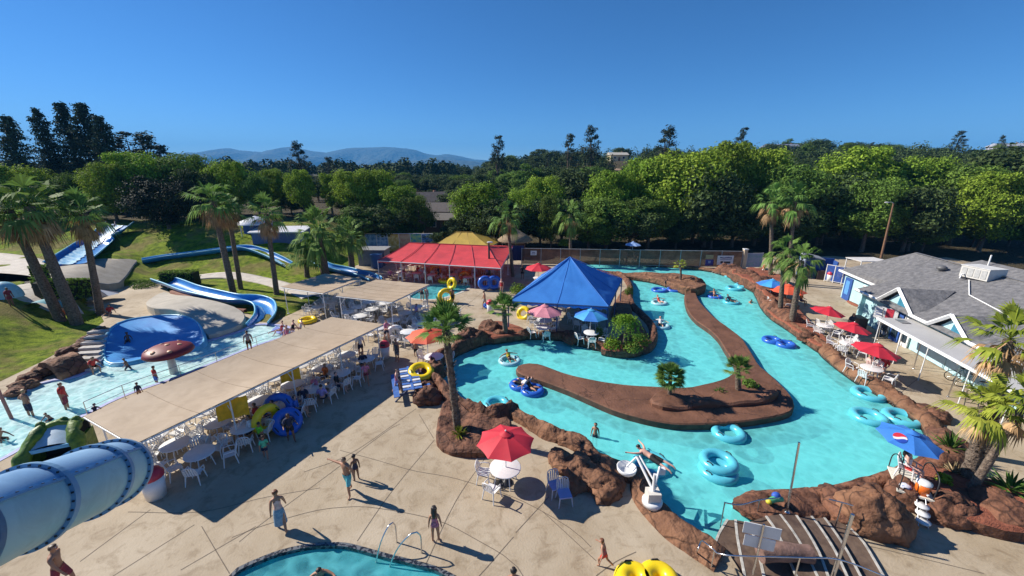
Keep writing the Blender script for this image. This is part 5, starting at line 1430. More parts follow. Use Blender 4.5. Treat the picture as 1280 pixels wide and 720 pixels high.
# yellow towels hanging under the canopy edge
def towel(p, rz, label, m, w=.9, h=1.1):
    t = thing('hanging_towel', label, 'towel', p, rz)
    rows = [[((j / 10 - .5) * w, .05 * math.sin(j * 1.3 + k * .5) + .05 * math.sin(k), -h * k / 8) for j in range(11)] for k in range(9)]
    b_ = MB(); b_.grid(rows, True); b_.grid([[(x, y + .012, z) for x, y, z in r] for r in rows[::-1]], True); b_.obj('cloth', m, t)
M_towel = mat('yellow_cloth', (.78, .46, .02), .8, var=.15, trans=.1)
q = CA[3].lerp(CA[2], .27); towel(q + Vector((-.25, .15, -.15)), .5, 'yellow towel draped in the middle of the long canopy edge', M_towel, 1.2, 1.0)
q = CA[3].lerp(CA[2], .50); towel(q + Vector((-.35, .2, -.15)), .5, 'smaller yellow towel hanging farther along the canopy edge', M_towel, .9, .7)
# bins
def bin_(p, label, m1, m2, h=.85, r=.32):
    t = thing('litter_bin', label, 'bin', p)
    MB().lathe([(0, 0), (r * .82, 0), (r, h), (r * .9, h), (r * .75, .1), (0, .1)], 20).obj('barrel', m1, t)
    MB().lathe([(r * 1.06, h - .02), (r * 1.08, h + .08), (r * .85, h + .26), (r * .5, h + .34), (0, h + .36)], 20).obj('lid', m2, t)
    MB().box((0, -r * .86, h + .17), (.28, .10, .13)).obj('flap', M_dark, t)
M_lidred = mat('red_lid', (.50, .03, .06), .4)
bin_(G(196, 620), 'white bin with a dark red lid beneath the blue tube', M_white, M_lidred, .9, .38)
bin_(G(482, 447), 'white bin with a red lid at the far end of the long canopy', M_white, M_lidred)
bin_(G(613, 391), 'white bin with a red lid near the mulch west of the blue tent', M_white, M_lidred)
bin_(G(1036, 352), 'white bin with a red lid inside the blue kiosk corner', M_white, M_lidred)
# ================================================================ slides
def sweep_u(pts, w, d, wall=.08, k=9, flat=False):
    """U shaped trough along 3-D points: returns rows of the inside and of the outside"""
    pts = [Vector(p) for p in pts]; n = len(pts); ins = []; outs = []
    for i, p in enumerate(pts):
        t = pts[min(i + 1, n - 1)] - pts[max(i - 1, 0)]; t.normalize()
        s = t.cross(Vector((0, 0, 1))).normalized()
        ra, rb = [], []
        for j in range(k):
            a = PI * (j / (k - 1)) - PI / 2
            x = math.sin(a); z = -math.cos(a)
            if flat: x = -1 + 2 * j / (k - 1); z = -1 + abs(x) ** 6
            ra.append(p + s * x * w / 2 + Vector((0, 0, z * d)))
            rb.append(p + s * x * (w / 2 + wall) + Vector((0, 0, z * (d + wall) + (0 if 0 < j < k - 1 else 0))))
        ins.append(ra); outs.append(rb)
    return ins, outs
def smooth3(pts, step=.5):
    pts = [Vector(p) for p in pts]; out = []; n = len(pts)
    for i in range(n - 1):
        p1, p2 = pts[i], pts[i + 1]; p0 = pts[i - 1] if i else p1 * 2 - p2; p3 = pts[i + 2] if i + 2 < n else p2 * 2 - p1
        k = max(2, int((p2 - p1).length / step))
        for j in range(k):
            t = j / k; out.append(.5 * ((2 * p1) + (p2 - p0) * t + (2 * p0 - 5 * p1 + 4 * p2 - p3) * t * t + (3 * p1 - p0 - 3 * p2 + p3) * t ** 3))
    return out + [pts[-1]]
def flume(label, pts, w, d, m=None, mrim=None, stream=.45, side=0.0, flat=False, name='water_slide', posts=True):
    P = smooth3(pts, .45)
    t = thing(name, label, 'slide', (0, 0, 0))
    ins, outs = sweep_u(P, w, d, .07, 11, flat)
    b_ = MB(); b_.grid(ins, True); b_.grid(outs[::-1], True); b_.obj('trough', m or M_flume, t, False)
    rim_ = MB()
    for e in (0, -1):
        q = [(a[e] + b2_[e]) / 2 for a, b2_ in zip(ins, outs)]; rim_.tube(q, .075, 7)
    rim_.obj('rim', mrim or M_flumerim, t)
    if stream:
        rows = []
        for i, (p, r) in enumerate(zip(P, ins)):
            c_ = Vector(r[len(r) // 2]); s = (Vector(r[-1]) - Vector(r[0])).normalized()
            ww = w * stream * (.9 + .15 * math.sin(i * 1.7))
            rows.append([c_ + s * (x * ww / 2 + side * w * .5) + Vector((0, 0, .05 + .03 * math.sin(i * 2.3 + x * 3) + (0.02 + d * (abs(x * stream + side) ** 2.2)))) for x in (-1, -.5, 0, .5, 1)])
        MB().grid(rows, True).obj('water_stream', M_foamwater, t, True)
    if posts:
        for i in range(3, len(P) - 2, 7):
            q = P[i]; z0 = hz(q.x, q.y) - .2
            if q.z - d - z0 > .5: MB().tube([(q.x, q.y, z0), (q.x, q.y, q.z - d)], .07, 7).obj('support_post', M_wmetal, t)
    return t
def TT(px, py, dz): p = T(px, py); return p + Vector((0, 0, dz))
flume('broad straight blue slide with white water at the top of the lawn', [TT(153, 288, 1.2), TT(138, 298, 1.0), TT(120, 311, .85), TT(100, 325, .75), TT(88, 333, .7)], 3.6, .55, stream=.42, side=.22, flat=True)
flume('long blue flume curving from the lawn behind the palms', [TT(178, 328, .35), TT(205, 324, .35), TT(240, 319, .35), TT(275, 315, .4), TT(305, 313, .5), TT(325, 317, .45), TT(345, 325, .4), TT(360, 333, .35)], 1.3, .5, stream=.2)
flume('short blue flume end coming out beside the stout palm', [TT(398, 334, .9), TT(408, 338, .7), TT(430, 341, .5), TT(455, 346, .4), TT(470, 351, .3)], 1.5, .55, stream=.4)
flume('winding blue flume dropping round the grey mound into the wading pool', [TT(203, 358, 1.0), TT(220, 364, 1.0), TT(240, 372, 1.0), TT(265, 378, .95), TT(292, 383, .9), TT(315, 383, .85), TT(331, 387, .7), TT(333, 397, .45), TT(322, 408, .25)], 1.5, .6, stream=.22, side=.45)
# grey mound beside the flume
mp = [Vector(p) for p in resample(gp([(184, 386), (190, 374), (206, 366), (225, 374), (250, 383), (280, 390), (300, 395), (308, 402), (300, 412), (280, 419), (262, 424), (250, 412), (240, 405), (220, 399), (195, 396)]), .6, True)]
ctr = sum((p for p in mp), Vector((0, 0))) / len(mp)
slab('concrete_mound', 'smooth grey beige concrete mound inside the flume bend', 'mound', mp, lambda x, y: .10 + .85 * float(sst(9, 0, (Vector((x, y)) - ctr).length)) + .25 * float(sst(0, 5, x - ctr.x)), -.1, mat('grey_mound_concrete', (.36, .33, .28), .85, scale=1, col2=(.46, .42, .36), bump=.2), .6)
slab('concrete_mound', 'dark crescent concrete chute at the foot of the straight slide', 'mound', [Vector(p) for p in resample([T(x, y).to_2d() for x, y in [(62, 340), (76, 330), (105, 326), (140, 325), (170, 326), (166, 336), (156, 350), (143, 357), (110, 354), (80, 352), (66, 348)]], .8, True)], lambda x, y: hz(x, y) + .12, 0.0, mat('chute_concrete', (.30, .265, .215), .85, scale=1.2, col2=(.40, .36, .30), bump=.2), .7)
# white path on the lawn and the path by the hedge
def path(name, px, w, m, dz=.05):
    P = resample([T(x, y).to_2d() for x, y in px], .8)
    l = offset(P, w / 2, False); r = offset(P, -w / 2, False); rows = []
    for k in range(7): rows.append([(a.lerp(b, k / 6).x, a.lerp(b, k / 6).y, hz(*a.lerp(b, k / 6)) + dz) for a, b in zip(l, r)])
    rows.append([(p.x, p.y, hz(*p) - .15) for p in r]); rows.insert(0, [(p.x, p.y, hz(*p) - .15) for p in l])
    props(MB().grid(rows[::-1], True).obj(name, m, None, True), kind='structure')
M_path = mat('pale_path', (.46, .41, .35), .9, scale=1.5, col2=(.60, .55, .48), bump=.2)
path('lawn_path', [(-60, 345), (0, 350), (25, 357), (45, 366), (75, 382), (110, 384)], 3.2, M_path)
path('lawn_path', [(-80, 318), (-20, 322), (20, 330), (38, 345), (52, 362)], 4.2, M_path)
path('hedge_path', [(196, 353), (250, 347), (290, 345), (330, 351), (365, 361), (392, 372)], 1.8, M_path)
# red brown wall between the grey mound and the flume
wp = resample(gp([(214, 369), (232, 377), (252, 384), (275, 389), (298, 391), (311, 392)]), .4)
rows = []
for dv, z in ((-.05, 0), (-.05, .62), (.22, .68), (.22, 0)): rows.append([(q.x, q.y, z * (.5 + .5 * math.sin(PI * min(1, .15 + i / len(wp))))) for i, q in enumerate(offset(wp, dv, False))])
props(MB().grid(rows, True).obj('retaining_wall', mat('red_brown_wall', (.16, .06, .04), .85, scale=3, col2=(.26, .11, .07), bump=.5), None, True), 'curved red brown retaining wall between the grey mound and the flume', 'wall')
# ---- the covered tube in the near corner
R_T = .60
def CAMZ(px, py, zc):
    x, yc = (px - 640) / F * zc, (py - 360) / F * zc
    return Vector((x, zc * cP - yc * sP, CH - (yc * cP + zc * sP)))
ax = smooth3([CAMZ(138, 592, 8.0), CAMZ(110, 603, 7.3), CAMZ(76, 617, 6.7), CAMZ(32, 635, 6.1), CAMZ(-20, 657, 5.5), CAMZ(-90, 688, 4.8)], .2)
CORNER = None
def tube_slide():
    t = thing('tube_slide', 'big pale blue bolted tube slide crossing the near corner above the deck', 'slide', (0, 0, 0))
    n = len(ax); K = 36; rows = []
    frames = []
    for i, p in enumerate(ax):
        tg = (ax[min(i + 1, n - 1)] - ax[max(i - 1, 0)]).normalized(); s = tg.cross(Vector((0, 0, 1))).normalized(); u = s.cross(tg).normalized()
        frames.append((p, tg, s, u))
    def ringpts(p, s, u, r, a0, a1, k): return [p + (s * math.cos(a0 + (a1 - a0) * j / k) + u * math.sin(a0 + (a1 - a0) * j / k)) * r for j in range(k + 1)]
    M_upper = mat('blue_tube_shell', (.20, .36, .57), .5, scale=.5, col2=(.27, .44, .63), spec=.3, stain=(1.3, (.82, .84, .86), .3, .55))
    M_lower = mat('pale_tube_shell', (.36, .53, .56), .5, scale=.5, col2=(.43, .60, .62), spec=.3, stain=(1.6, (.80, .82, .82), .3, .52))
    M_flange = mat('tube_flange', (.16, .30, .46), .45, scale=2, col2=(.22, .38, .54))
    up = MB(); up.grid([ringpts(p, s, u, R_T, -.62, PI - .62, 24) for p, tg, s, u in frames], True); up.obj('upper_shell', M_upper, t)
    lo = MB(); lo.grid([ringpts(p, s, u, R_T, PI - .62, 2 * PI - .62, 24) for p, tg, s, u in frames], True); lo.obj('lower_shell', M_lower, t)
    inn = MB(); inn.grid([ringpts(p, s, u, R_T - .05, 0, 2 * PI, 30) for p, tg, s, u in frames], True); inn.obj('inner_wall', M_lower, t)
    # joints every so often
    joints = [0, 3, 9, 15, n - 1]
    bolts = MB()
    for q in joints:
        i = min(q, n - 1)
        p, tg, s, u = frames[i]
        f = MB(); prof = [(R_T - .02, -.05), (R_T + .06, -.05), (R_T + .06, .05), (R_T - .02, .05)]
        Mx = Matrix((s, u, tg)).transposed()
        f.lathe(prof, 48, p, 0, False, Mx); f.obj('flange', M_flange, t)
        for k in range(30):
            a = 2 * PI * k / 30
            for sg in (-1, 1):
                c_ = p + (s * math.cos(a) + u * math.sin(a)) * (R_T + .03) + tg * sg * .055
                bolts.box(c_, (.028, .028, .025), Mx)
    for sd in (0, PI):
        sm = MB()
        rows = []
        for p, tg, s, u in frames:
            d = s * math.cos(sd - .62) + u * math.sin(sd - .62); uu = tg.cross(d)
            rows.append([p + d * (R_T - .01) + uu * .022, p + d * (R_T + .045) + uu * .02, p + d * (R_T + .045) - uu * .02, p + d * (R_T - .01) - uu * .022])
        sm.grid(rows, False); sm.obj('side_seam', M_flange, t)
        for i in range(0, n):
            p, tg, s, u = frames[i]; d = s * math.cos(sd - .62) + u * math.sin(sd - .62); u = tg.cross(d) * (1 if sd else -1)
            bolts.box(p + d * (R_T + .025) + u * .03, (.026, .026, .022), Matrix((s, tg, u)).transposed())
    props(bolts.obj('bolts', M_dark, t), kind='stuff')
    for i in (n - 2,):
        if i < n:
            p = ax[i]; MB().tube([(p.x, p.y, 0), (p.x, p.y, p.z - R_T)], .12, 10).obj('support_post', M_wmetal, t)
tube_slide()
# ================================================================ mushroom shower
p = G(219, 470, -.3); t = thing('mushroom_shower', 'red spotted mushroom shower standing in the wading pool', 'water feature', p)
hgt = 1.75
MB().tube([(0, 0, 0), (0, 0, hgt)], [.24, .17], 14).obj('stem', mat('cream_paint', (.60, .58, .52), .5), t)
MB().lathe([(0, hgt + .36), (.4, hgt + .335), (.9, hgt + .24), (1.2, hgt + .08), (1.28, hgt - .12), (1.22, hgt - .18), (.7, hgt - .08), (.15, hgt)], 32).obj('cap', mat('mushroom_red', (.17, .011, .017), .5, var=.08), t)
M_spot = mat('spot_paint', (.50, .26, .14), .5)
for a, rr in ((.4, .62), (1.6, .95), (2.7, .6), (3.7, 1.0), (4.55, .9), (5.5, .95), (0, 0)):
    z = float(np.interp(rr, [0, .4, .9, 1.25], [.36, .335, .24, .08])); nrm = Vector((math.cos(a) * rr * .55, math.sin(a) * rr * .55, 1))
    MB().lathe([(.13, .0), (.12, .025), (0, .035)], 14, (math.cos(a) * rr, math.sin(a) * rr, hgt + z), 0, True, dirrot(nrm)).obj('spot', M_spot, t)
# ================================================================ green play turtle tunnel beside the wading pool
p = G(78, 578); t = thing('play_tunnel', 'green jungle play arch with a pale blue roof panel and dark opening', 'play structure', p, .45)
M_tg = mat('jungle_green', (.030, .10, .010), .5, scale=3.2, col2=(.17, .27, .02), bump=.8, bscale=6)
def lumpy(mb, sd):
    mb.v = [tuple(Vector(v) + Vector((noise.noise(Vector(v) * 3 + Vector((sd, 0, 0))), noise.noise(Vector(v) * 3 + Vector((0, sd, 0))), noise.noise(Vector(v) * 3 + Vector((0, 0, sd))))) * .11) for v in mb.v]; return mb
for sx in (-1, 1):
    lumpy(MB().tube(smooth3([(sx * .80, -.62, 0), (sx * .86, -.5, .45), (sx * .78, -.25, .95), (sx * .62, .1, 1.32), (sx * .50, .5, 1.45)], .12), [.30, .31, .30, .29, .27, .26, .25, .24, .24, .24, .24, .24, .24, .24, .24, .24, .24, .24, .24, .24][:len(smooth3([(sx * .80, -.62, 0), (sx * .86, -.5, .45), (sx * .78, -.25, .95), (sx * .62, .1, 1.32), (sx * .50, .5, 1.45)], .12))], 12), sx * 3).obj('green_arm', M_tg, t)
    MB().box((sx * .82, .25, .5), (.12, 1.3, 1.0)).obj('side_wall', M_tg, t)
lumpy(MB().tube([(-.7, .6, 1.35), (0, .65, 1.55), (.7, .6, 1.35)], .22, 12), 7).obj('green_crest', M_tg, t)
MB().box((0, .78, .7), (1.7, .10, 1.4)).obj('back_wall', M_black, t)
MB().box((0, .1, .03), (1.5, 1.2, .06)).obj('dark_floor', M_black, t)
w_ = MB(); w_.grid([[(x * .60, -.34 + .30 * k, 1.02 + .15 * k + .10 * (1 - x * x)) for x in (-1, -.5, 0, .5, 1)] for k in (0, 1, 2, 3)], True); w_.obj('roof_window', mat('pale_blue_panel', (.40, .54, .64), .4), t)
MB().box((0, -.37, .96), (1.2, .05, .16)).obj('blue_band', mat('band_blue', (.10, .42, .72), .4), t)
for k, (x, y) in enumerate(((-.55, .62), (.15, .68), (.6, .55))): MB().ball((x, y, 1.58), (.17, .13, .20), 10, 7).obj('leaf_tuft', M_tg, t)
# cave of the wading pool
p = G(68, 470); t = thing('play_cave', 'little dark round cave mouth in the rocks of the wading pool', 'cave', p, -.3)
rows = [[(1.1 * math.cos(a) * (1 + .15 * noise.noise(Vector((a * 2, k, 0)))), .35 * k - .2, 1.0 * math.sin(a) * (1 + .2 * noise.noise(Vector((a * 2, k, 5))))) for a in np.linspace(0, PI, 16)] for k in range(5)]
inn = [[(v[0] * .62, v[1], v[2] * .66) for v in r] for r in rows]
b_ = MB(); b_.grid(rows[::-1], True); b_.grid(inn, True); b_.grid([rows[0], inn[0]], False); b_.obj('rock_arch', M_rock2, t, True)
MB().box((0, .7, .4), (1.3, .06, .85)).obj('dark_back', M_black, t)
# pale stepping stones climbing from the pool to the lawn
for i in range(8):
    p = G(104 + 3.2 * i, 463 - 5.2 * i)
    b_ = MB(); z = .05 + .10 * i; b_.box((0, 0, z), (1.5 - .05 * i, .42, .16)); b_.v = [(v[0] * (1 + .12 * noise.noise(Vector((i, v[0] * 3, v[1])))), v[1], v[2]) for v in b_.v]
    o = b_.obj('stepping_stone', mat('pale_stone', (.40, .37, .34), .85, scale=4, col2=(.55, .52, .48), bump=.5)); o.location = p; o.rotation_euler = (0, 0, .15)
    props(o, 'pale flat stone of the stair climbing beside the blue basin', 'stone step', 'pale stair stones beside the blue basin')
for i, (px, py, s) in enumerate([(58, 462, .6), (75, 455, .5), (84, 441, .55), (97, 437, .5), (112, 425, .55), (125, 415, .5), (40, 474, .6), (46, 468, .45), (20, 492, .5)]):
    boulder(px, py, (s, s * .8, s * .7), 40 + i, 'dark rock in the shaded line of stones at the lawn foot', m=M_rock)['group'] = 'rocks along the lawn foot'
# striped pole in the pool at the left edge
p = G(17, 528, -.3); t = thing('play_pole', 'tall dull red pole standing in the wading pool at the left edge', 'pole', p); MB().tube([(0, 0, 0), (-.2, 0, 3.4)], .07, 10).obj('shaft', mat('faded_red', (.35, .14, .12), .5), t); MB().ball((-.2, 0, 3.45), .11, 10, 7).obj('ball_top', mat('faded_red2', (.4, .16, .13), .5), t)
# pale blue mat at the flume end
slab('foam_mat', 'lilac blue foam mat at the flume end of the wading pool', 'mat', [Vector(p) for p in gp([(339, 413), (346, 408), (362, 413), (356, 420)])], .05, -.02, mat('mat_blue', (.16, .22, .56), .7), 2)
# rail along the wading pool
t = thing('pool_rail', 'thin grey railing along the wading pool below the canopy', 'railing', (0, 0, 0)); pts = [G(x, y) for x, y in [(110, 520), (157, 498), (227, 472), (272, 455), (322, 434), (358, 421)]]
b_ = MB(); b_.tube([q + Vector((0, 0, .8)) for q in pts], .02, 6); b_.tube([q + Vector((0, 0, .4)) for q in pts], .014, 6); b_.obj('rail', M_steel, t)
for q in smooth3(pts, 2.2)[::2]: MB().tube([q, q + Vector((0, 0, .8))], .02, 6).obj('post', M_steel, t)
# pallet-like fallen umbrella on the plaza near the hedge
p = T(125, 371); t = thing('folded_umbrella', 'dark and white umbrella lying collapsed below the clipped hedge', 'umbrella', p + Vector((0, 0, .25)), .3)
b_ = MB()
for i in range(8):
    a, c_ = 2 * PI * i / 8, 2 * PI * (i + 1) / 8
    b_.add([(0, 0, .45), (1.5 * math.cos(a), 1.0 * math.sin(a), -.12), (1.5 * math.cos(c_), 1.0 * math.sin(c_), -.12)], [(0, 1, 2)], False, i % 2)
b_.obj('canopy', [mat('navy_canvas', (.03, .035, .07), .7), M_white], t); MB().tube([(0, 0, -.2), (.2, -.1, .55)], .025, 6).obj('pole', M_wmetal, t)
# sky blue tipi-like umbrella and hoop on the left lawn
p = T(8, 372); t = thing('pop_up_tent', 'pale blue pop-up sun tent on the lawn at the left edge', 'tent', p, .2)
rows = [[(1.1 * math.cos(a) * math.sin(b), .9 * math.cos(b), 1.3 * math.sin(a) * math.sin(b)) for a in np.linspace(0, PI, 13)] for b in np.linspace(.15, PI - .15, 9)]
MB().grid(rows, True).obj('shell', mat('pale_blue_nylon', (.30, .58, .72), .5, trans=.2), t, True)
p = T(55, 386); t = thing('pop_up_tent', 'low white and teal sun tent at the lawn foot by the trunks', 'tent', p, .1)
MB().grid([[(1.2 * math.cos(a), y, .7 * math.sin(a)) for a in np.linspace(0, PI, 13)] for y in (-.5, 0, .5)], True).obj('shell', mat('teal_nylon', (.08, .28, .34), .5), t, True)
# ================================================================ small pool hand rail and pool lift
t = thing('hand_rail', 'bent steel hand rail at the edge of the plunge pool', 'railing', (0, 0, 0))
a, b = G(496, 678), G(527, 691); c_, d = G(471, 708, -.3), G(478, 712, -.3)
for q in ((a, c_), (b, G(488, 713, -.3))):
    p, w_ = q; MB().tube(smooth3([p, p + Vector((0, 0, .75)), p.lerp(w_, .25) + Vector((0, 0, .98)), p.lerp(w_, .7) + Vector((0, 0, .72)), w_ + Vector((0, 0, .2)), w_], .1), .024, 8).obj('rail', M_steel, t)
p = G(814, 637); t = thing('pool_lift', 'white pool lift with a slung seat reaching over the water', 'pool lift', p + Vector((0, 0, .28)))
MB().lathe([(0, 0), (.36, 0), (.36, .16), (.30, .2), (0, .2)], 18).obj('base', M_white, t)
MB().box((0, 0, .36), (.46, .40, .40)).obj('motor_box', mat('cream_cover', (.66, .62, .56), .5), t)
MB().tube([(0, 0, .2), (0, .05, 1.25)], .06, 10).obj('mast', M_wmetal, t)
tip = AT(796, 571, p.y + 1.0) - (p + Vector((0, 0, .28)))
MB().tube([(0, .05, .55), tip], .05, 8).tube([(.12, .05, .75), tip + Vector((.1, 0, .05))], .035, 8).obj('boom', M_wmetal, t)
seat = AT(783, 589, p.y + .95) - (p + Vector((0, 0, .28)))
MB().tube([tip, seat + Vector((0, 0, .22))], .035, 8).obj('hanger', M_wmetal, t)
MB().lathe([(0, -.1), (.25, -.06), (.36, .06), (.38, .2), (.34, .2), (.22, .04), (0, .0)], 16, seat).obj('sling_seat', M_white, t)
s2 = AT(824, 592, p.y + .6) - (p + Vector((0, 0, .28)))
MB().tube([(.05, .05, .8), s2 + Vector((0, 0, .3))], .045, 8).obj('control_arm', M_wmetal, t); MB().box(s2 + Vector((.08, 0, .12)), (.22, .16, .24)).obj('control_box', M_white, t)
# ================================================================ pool steps (fan of treads with white nosings)
lines = [[(1052, 650), (1062, 661), (1078, 678), (1104, 722)], [(1029, 647), (1043, 666), (1058, 690), (1075, 722)], [(1013, 645), (1025, 661), (1042, 688), (1058, 722)], [(994, 644), (1008, 665), (1022, 690), (1034, 722)],
         [(974, 643), (989, 663), (1003, 686), (1021, 722)], [(959, 645), (973, 665), (984, 690), (998, 722)], [(935, 653), (943, 668), (950, 692), (957, 722)], [(921, 650), (923, 670), (927, 692), (933, 722)], [(911, 650), (900, 668), (893, 688), (886, 708)]]
zt = [.14, .28, .42, .56, .56, .40, .16, -.10, -.34]
ts = thing('pool_steps', 'fan of brown steps with white nosings going over into the river', 'steps', (0, 0, 0))
for i in range(9):
    z = zt[i]; nx_ = lines[i + 1] if i < 8 else [(880, 655), (876, 672), (870, 690), (868, 706)]
    A_ = [G(x, y, z) for x, y in lines[i]]; B_ = [G(x, y, z) for x, y in nx_]
    if i < 8:
        # reach under the next tread
        zb = zt[i + 1]; B_ = [G(x, y, max(z, zb) if zb > z else z) for x, y in nx_]; B_ = [Vector((q.x, q.y, z)) for q in B_]
        if zb > z: B_ = [Vector((q.x - .05, q.y, z)) for q in B_]
    mb = MB(); poly = [q.to_2d() for q in smooth3(A_, .3)] + [q.to_2d() for q in smooth3(B_, .3)[::-1]]
    vv, ff = fill([tuple(q) for q in poly], zf=lambda x, y: z); mb.add(vv, ff)
    n = len(poly); mb.grid([[(q[0], q[1], z) for q in poly], [(q[0], q[1], -1.1) for q in poly]], False, 0, True)
    mb.obj('tread', M_stepbrown, ts, True)
    desc = i > 0 and zt[i] < zt[i - 1]; zn = zt[i - 1] if desc else z; sgn = -1 if desc else 1; e = smooth3([Vector((q.x, q.y, zn)) for q in (A_ if not desc else [G(x, y, zn) for x, y in lines[i]])], .25); zk = z; z = zn
    mb = MB(); e2 = [q.to_2d() for q in e]; l = offset(e2, .0, False); r = offset(e2, .075 * sgn, False)
    mb.grid([[(q.x, q.y, z + .012) for q in l], [(q.x, q.y, z + .012) for q in r]], False); mb.grid([[(q.x, q.y, z - .05) for q in l], [(q.x, q.y, z + .012) for q in l]], False)
    mb.grid([[(q.x, q.y, z + .012) for q in r], [(q.x, q.y, z - .02) for q in r]], False)
    mb.obj('white_nosing', mat('white_nosing_paint', (.44, .42, .38), .75, scale=5, var=.3), ts, True); z = zk
# rock log across the steps
la, lb_ = G(950, 692, .8), G(1013, 693, .8); lg = MB(); P = smooth3([la, la.lerp(lb_, .5) + Vector((0, .04, .04)), lb_], .18)
lg.tube(P, [.26 + .05 * noise.noise(Vector((i * .4, 2, 0))) for i in range(len(P))], 14); o = lg.obj('rock_log', mat('log_rock', (.13, .075, .06), .85, scale=3, col2=(.25, .15, .12), bump=.6)); props(o, 'brown cast rock log lying across the pool steps', 'rock log')
# rails of the steps
def rail(label, pts, posts, r=.022):
    t = thing('hand_rail', label, 'railing', (0, 0, 0)); MB().tube(smooth3(pts, .15), r, 8).obj('rail', M_steel, t)
    for q, z0 in posts: MB().tube([(q.x, q.y, z0), q], r, 8).obj('post', M_steel, t)
a = G(872, 690, .75); b = G(893, 688, .75); c_ = G(908, 694, .95); d = G(1000, 697, 1.45); e = G(1050, 700, 1.4)
rail('steel hand rail entering the river at the front of the pool steps', [G(870, 693, -.3), a + Vector((0, 0, .12)), G(878, 676, .75), b, c_, d, e, G(1110, 722, .9)], [(b, -.4), (d, .5), (G(1045, 700, 1.4), .4)])
a = G(906, 627, .85); rail('steel hand rail at the rear of the pool steps', [G(905, 628, .9), G(925, 631, .9), G(950, 625, .9), G(975, 622, 1.0)], [(G(906, 628, .88), -.4), (G(950, 625, .9), .3)])
rail('short steel rail behind the steps in front of the huge boulder', [G(1036, 624, 1.2), G(1052, 628, 1.2), G(1066, 632, 1.1)], [(G(1053, 628, 1.2), .1)])
def mast(label, bx, by, tx, ty, z0, r=.035):
    b = G(bx, by, z0); tp = AT(tx, ty, b.y + .05); t = thing('steel_mast', label, 'mast', b); MB().tube([(0, 0, -.3), tp - b], r, 10).obj('shaft', M_steel, t); MB().lathe([(.09, 0), (.09, .03), (0, .03)], 12).obj('foot_plate', M_steel, t)
mast('thin steel mast on the rocks behind the pool steps', 984, 640, 999, 553, .5)
mast('thick steel mast in front of the pool steps at the bottom edge', 1040, 726, 1066, 643, .3, .045)
# white signs seen from behind
p = G(941, 718, .3); t = thing('sign_board', 'pair of white sign boards seen from behind over the pool steps', 'sign', p, -.30)
MB().tube([(0, 0, 0), (0, 0, 1.9)], .03, 8).obj('post', M_steel, t)
for k, (z, w_) in enumerate(((1.62, .46), (1.17, .38))):
    for sx in (-1, 1): MB().box((sx * (w_ / 2 + .02), .05, z), (w_, .02, .40)).obj('board', M_white, t)
# rescue tube on the rocks
p = G(968, 629, .55); t = thing('rescue_float', 'green and blue rescue float lying on the dark boulder', 'rescue float', p + Vector((0, 0, .12)), .2)
MB().tube([(-.3, 0, 0), (0, .04, .02), (.3, 0, 0)], [.09, .11, .09], 10).obj('float', mat('rescue_green', (.12, .5, .22), .4), t); MB().ball((.12, .1, .1), (.16, .13, .12), 12, 8).obj('bag', mat('bag_blue', (.03, .10, .45), .6), t); MB().ball((-.28, -.02, .02), (.1, .1, .09), 10, 7).obj('end_cap', mat('float_yellow', (.7, .6, .05), .5), t)
# ================================================================ lifeguard stand with the round emblem umbrella
g = G(1140, 613, .0) ; pz = .60
g = Vector((G(1137, 604, pz).x, G(1137, 604, pz).y, 0))
t = thing('lifeguard_stand', 'white lifeguard platform with rails at the corner of the river', 'lifeguard stand', g, -.55)
MB().box((0, 0, pz), (1.0, 1.5, .07)).obj('platform', mat('cream_platform', (.70, .66, .56), .6), t)
for sx in (-1, 1):
    for sy in (-1, 1): MB().tube([(sx * .42, sy * .65, -.1), (sx * .42, sy * .65, pz)], .03, 8).obj('leg', M_steel, t)
for sx in (-1, 1): MB().tube(smooth3([(sx * .47, -.7, pz), (sx * .47, -.7, pz + .8), (sx * .47, -.2, pz + .95), (sx * .47, .3, pz + .9), (sx * .47, .7, pz + .55), (sx * .47, .72, pz)], .12), .02, 8).obj('side_rail', M_dark, t)
for i in range(3): MB().lathe([(0, 0), (.2, 0), (.2, .05), (0, .05)], 16, (.15, -.98 - .22 * i, pz - .16 * (i + 1))).obj('step', M_white, t)
for sx in (-.12, .12): MB().tube([(.15 + sx, -.75, pz), (.15 + sx, -1.55, 0)], .02, 6).obj('step_rail', M_steel, t)
uh = 1.92
ub = G(1141, 540, pz + uh); ub.z = pz + .05
um = umbrella(ub, uh - .05, 1.0, M_bluecan, 'bright blue lifeguard umbrella with a round red white and blue emblem', tilt=(.10, .06), base_plate=False, pole_m=M_dark)
# emblem disc lying on the canopy panel
ca = um.children[0]; me = ca.data
tgt = Vector((-.60, -.20)); best = min(me.polygons, key=lambda q: (Vector((q.center.x, q.center.y)) - tgt).length); cpt, nn = best.center.copy(), best.normal.copy()
if nn.z < 0: nn = -nn
Mx = dirrot(nn); dm = MB()
def disc_part(lo_f, hi_f, mi):
    pts = []
    xs_ = np.linspace(-1, 1, 22)
    for i in range(21):
        q = []
        for x in (xs_[i], xs_[i + 1]):
            ylim = math.sqrt(max(0, 1 - x * x)); a_ = max(-ylim, min(ylim, lo_f(x))); b_ = max(-ylim, min(ylim, hi_f(x))); q.append((x, a_, b_))
        quad = [(q[0][0], q[0][1]), (q[1][0], q[1][1]), (q[1][0], q[1][2]), (q[0][0], q[0][2])]
        dm.add([cpt + nn * .022 + Mx @ Vector((x * .21, y * .21, 0)) for x, y in quad], [(0, 1, 2, 3)], False, mi)
wave = lambda o: (lambda x: o + .22 * math.sin(x * 2.4))
disc_part(wave(.18), lambda x: 2, 0); disc_part(wave(-.28), wave(.18), 1); disc_part(lambda x: -2, wave(-.28), 2)
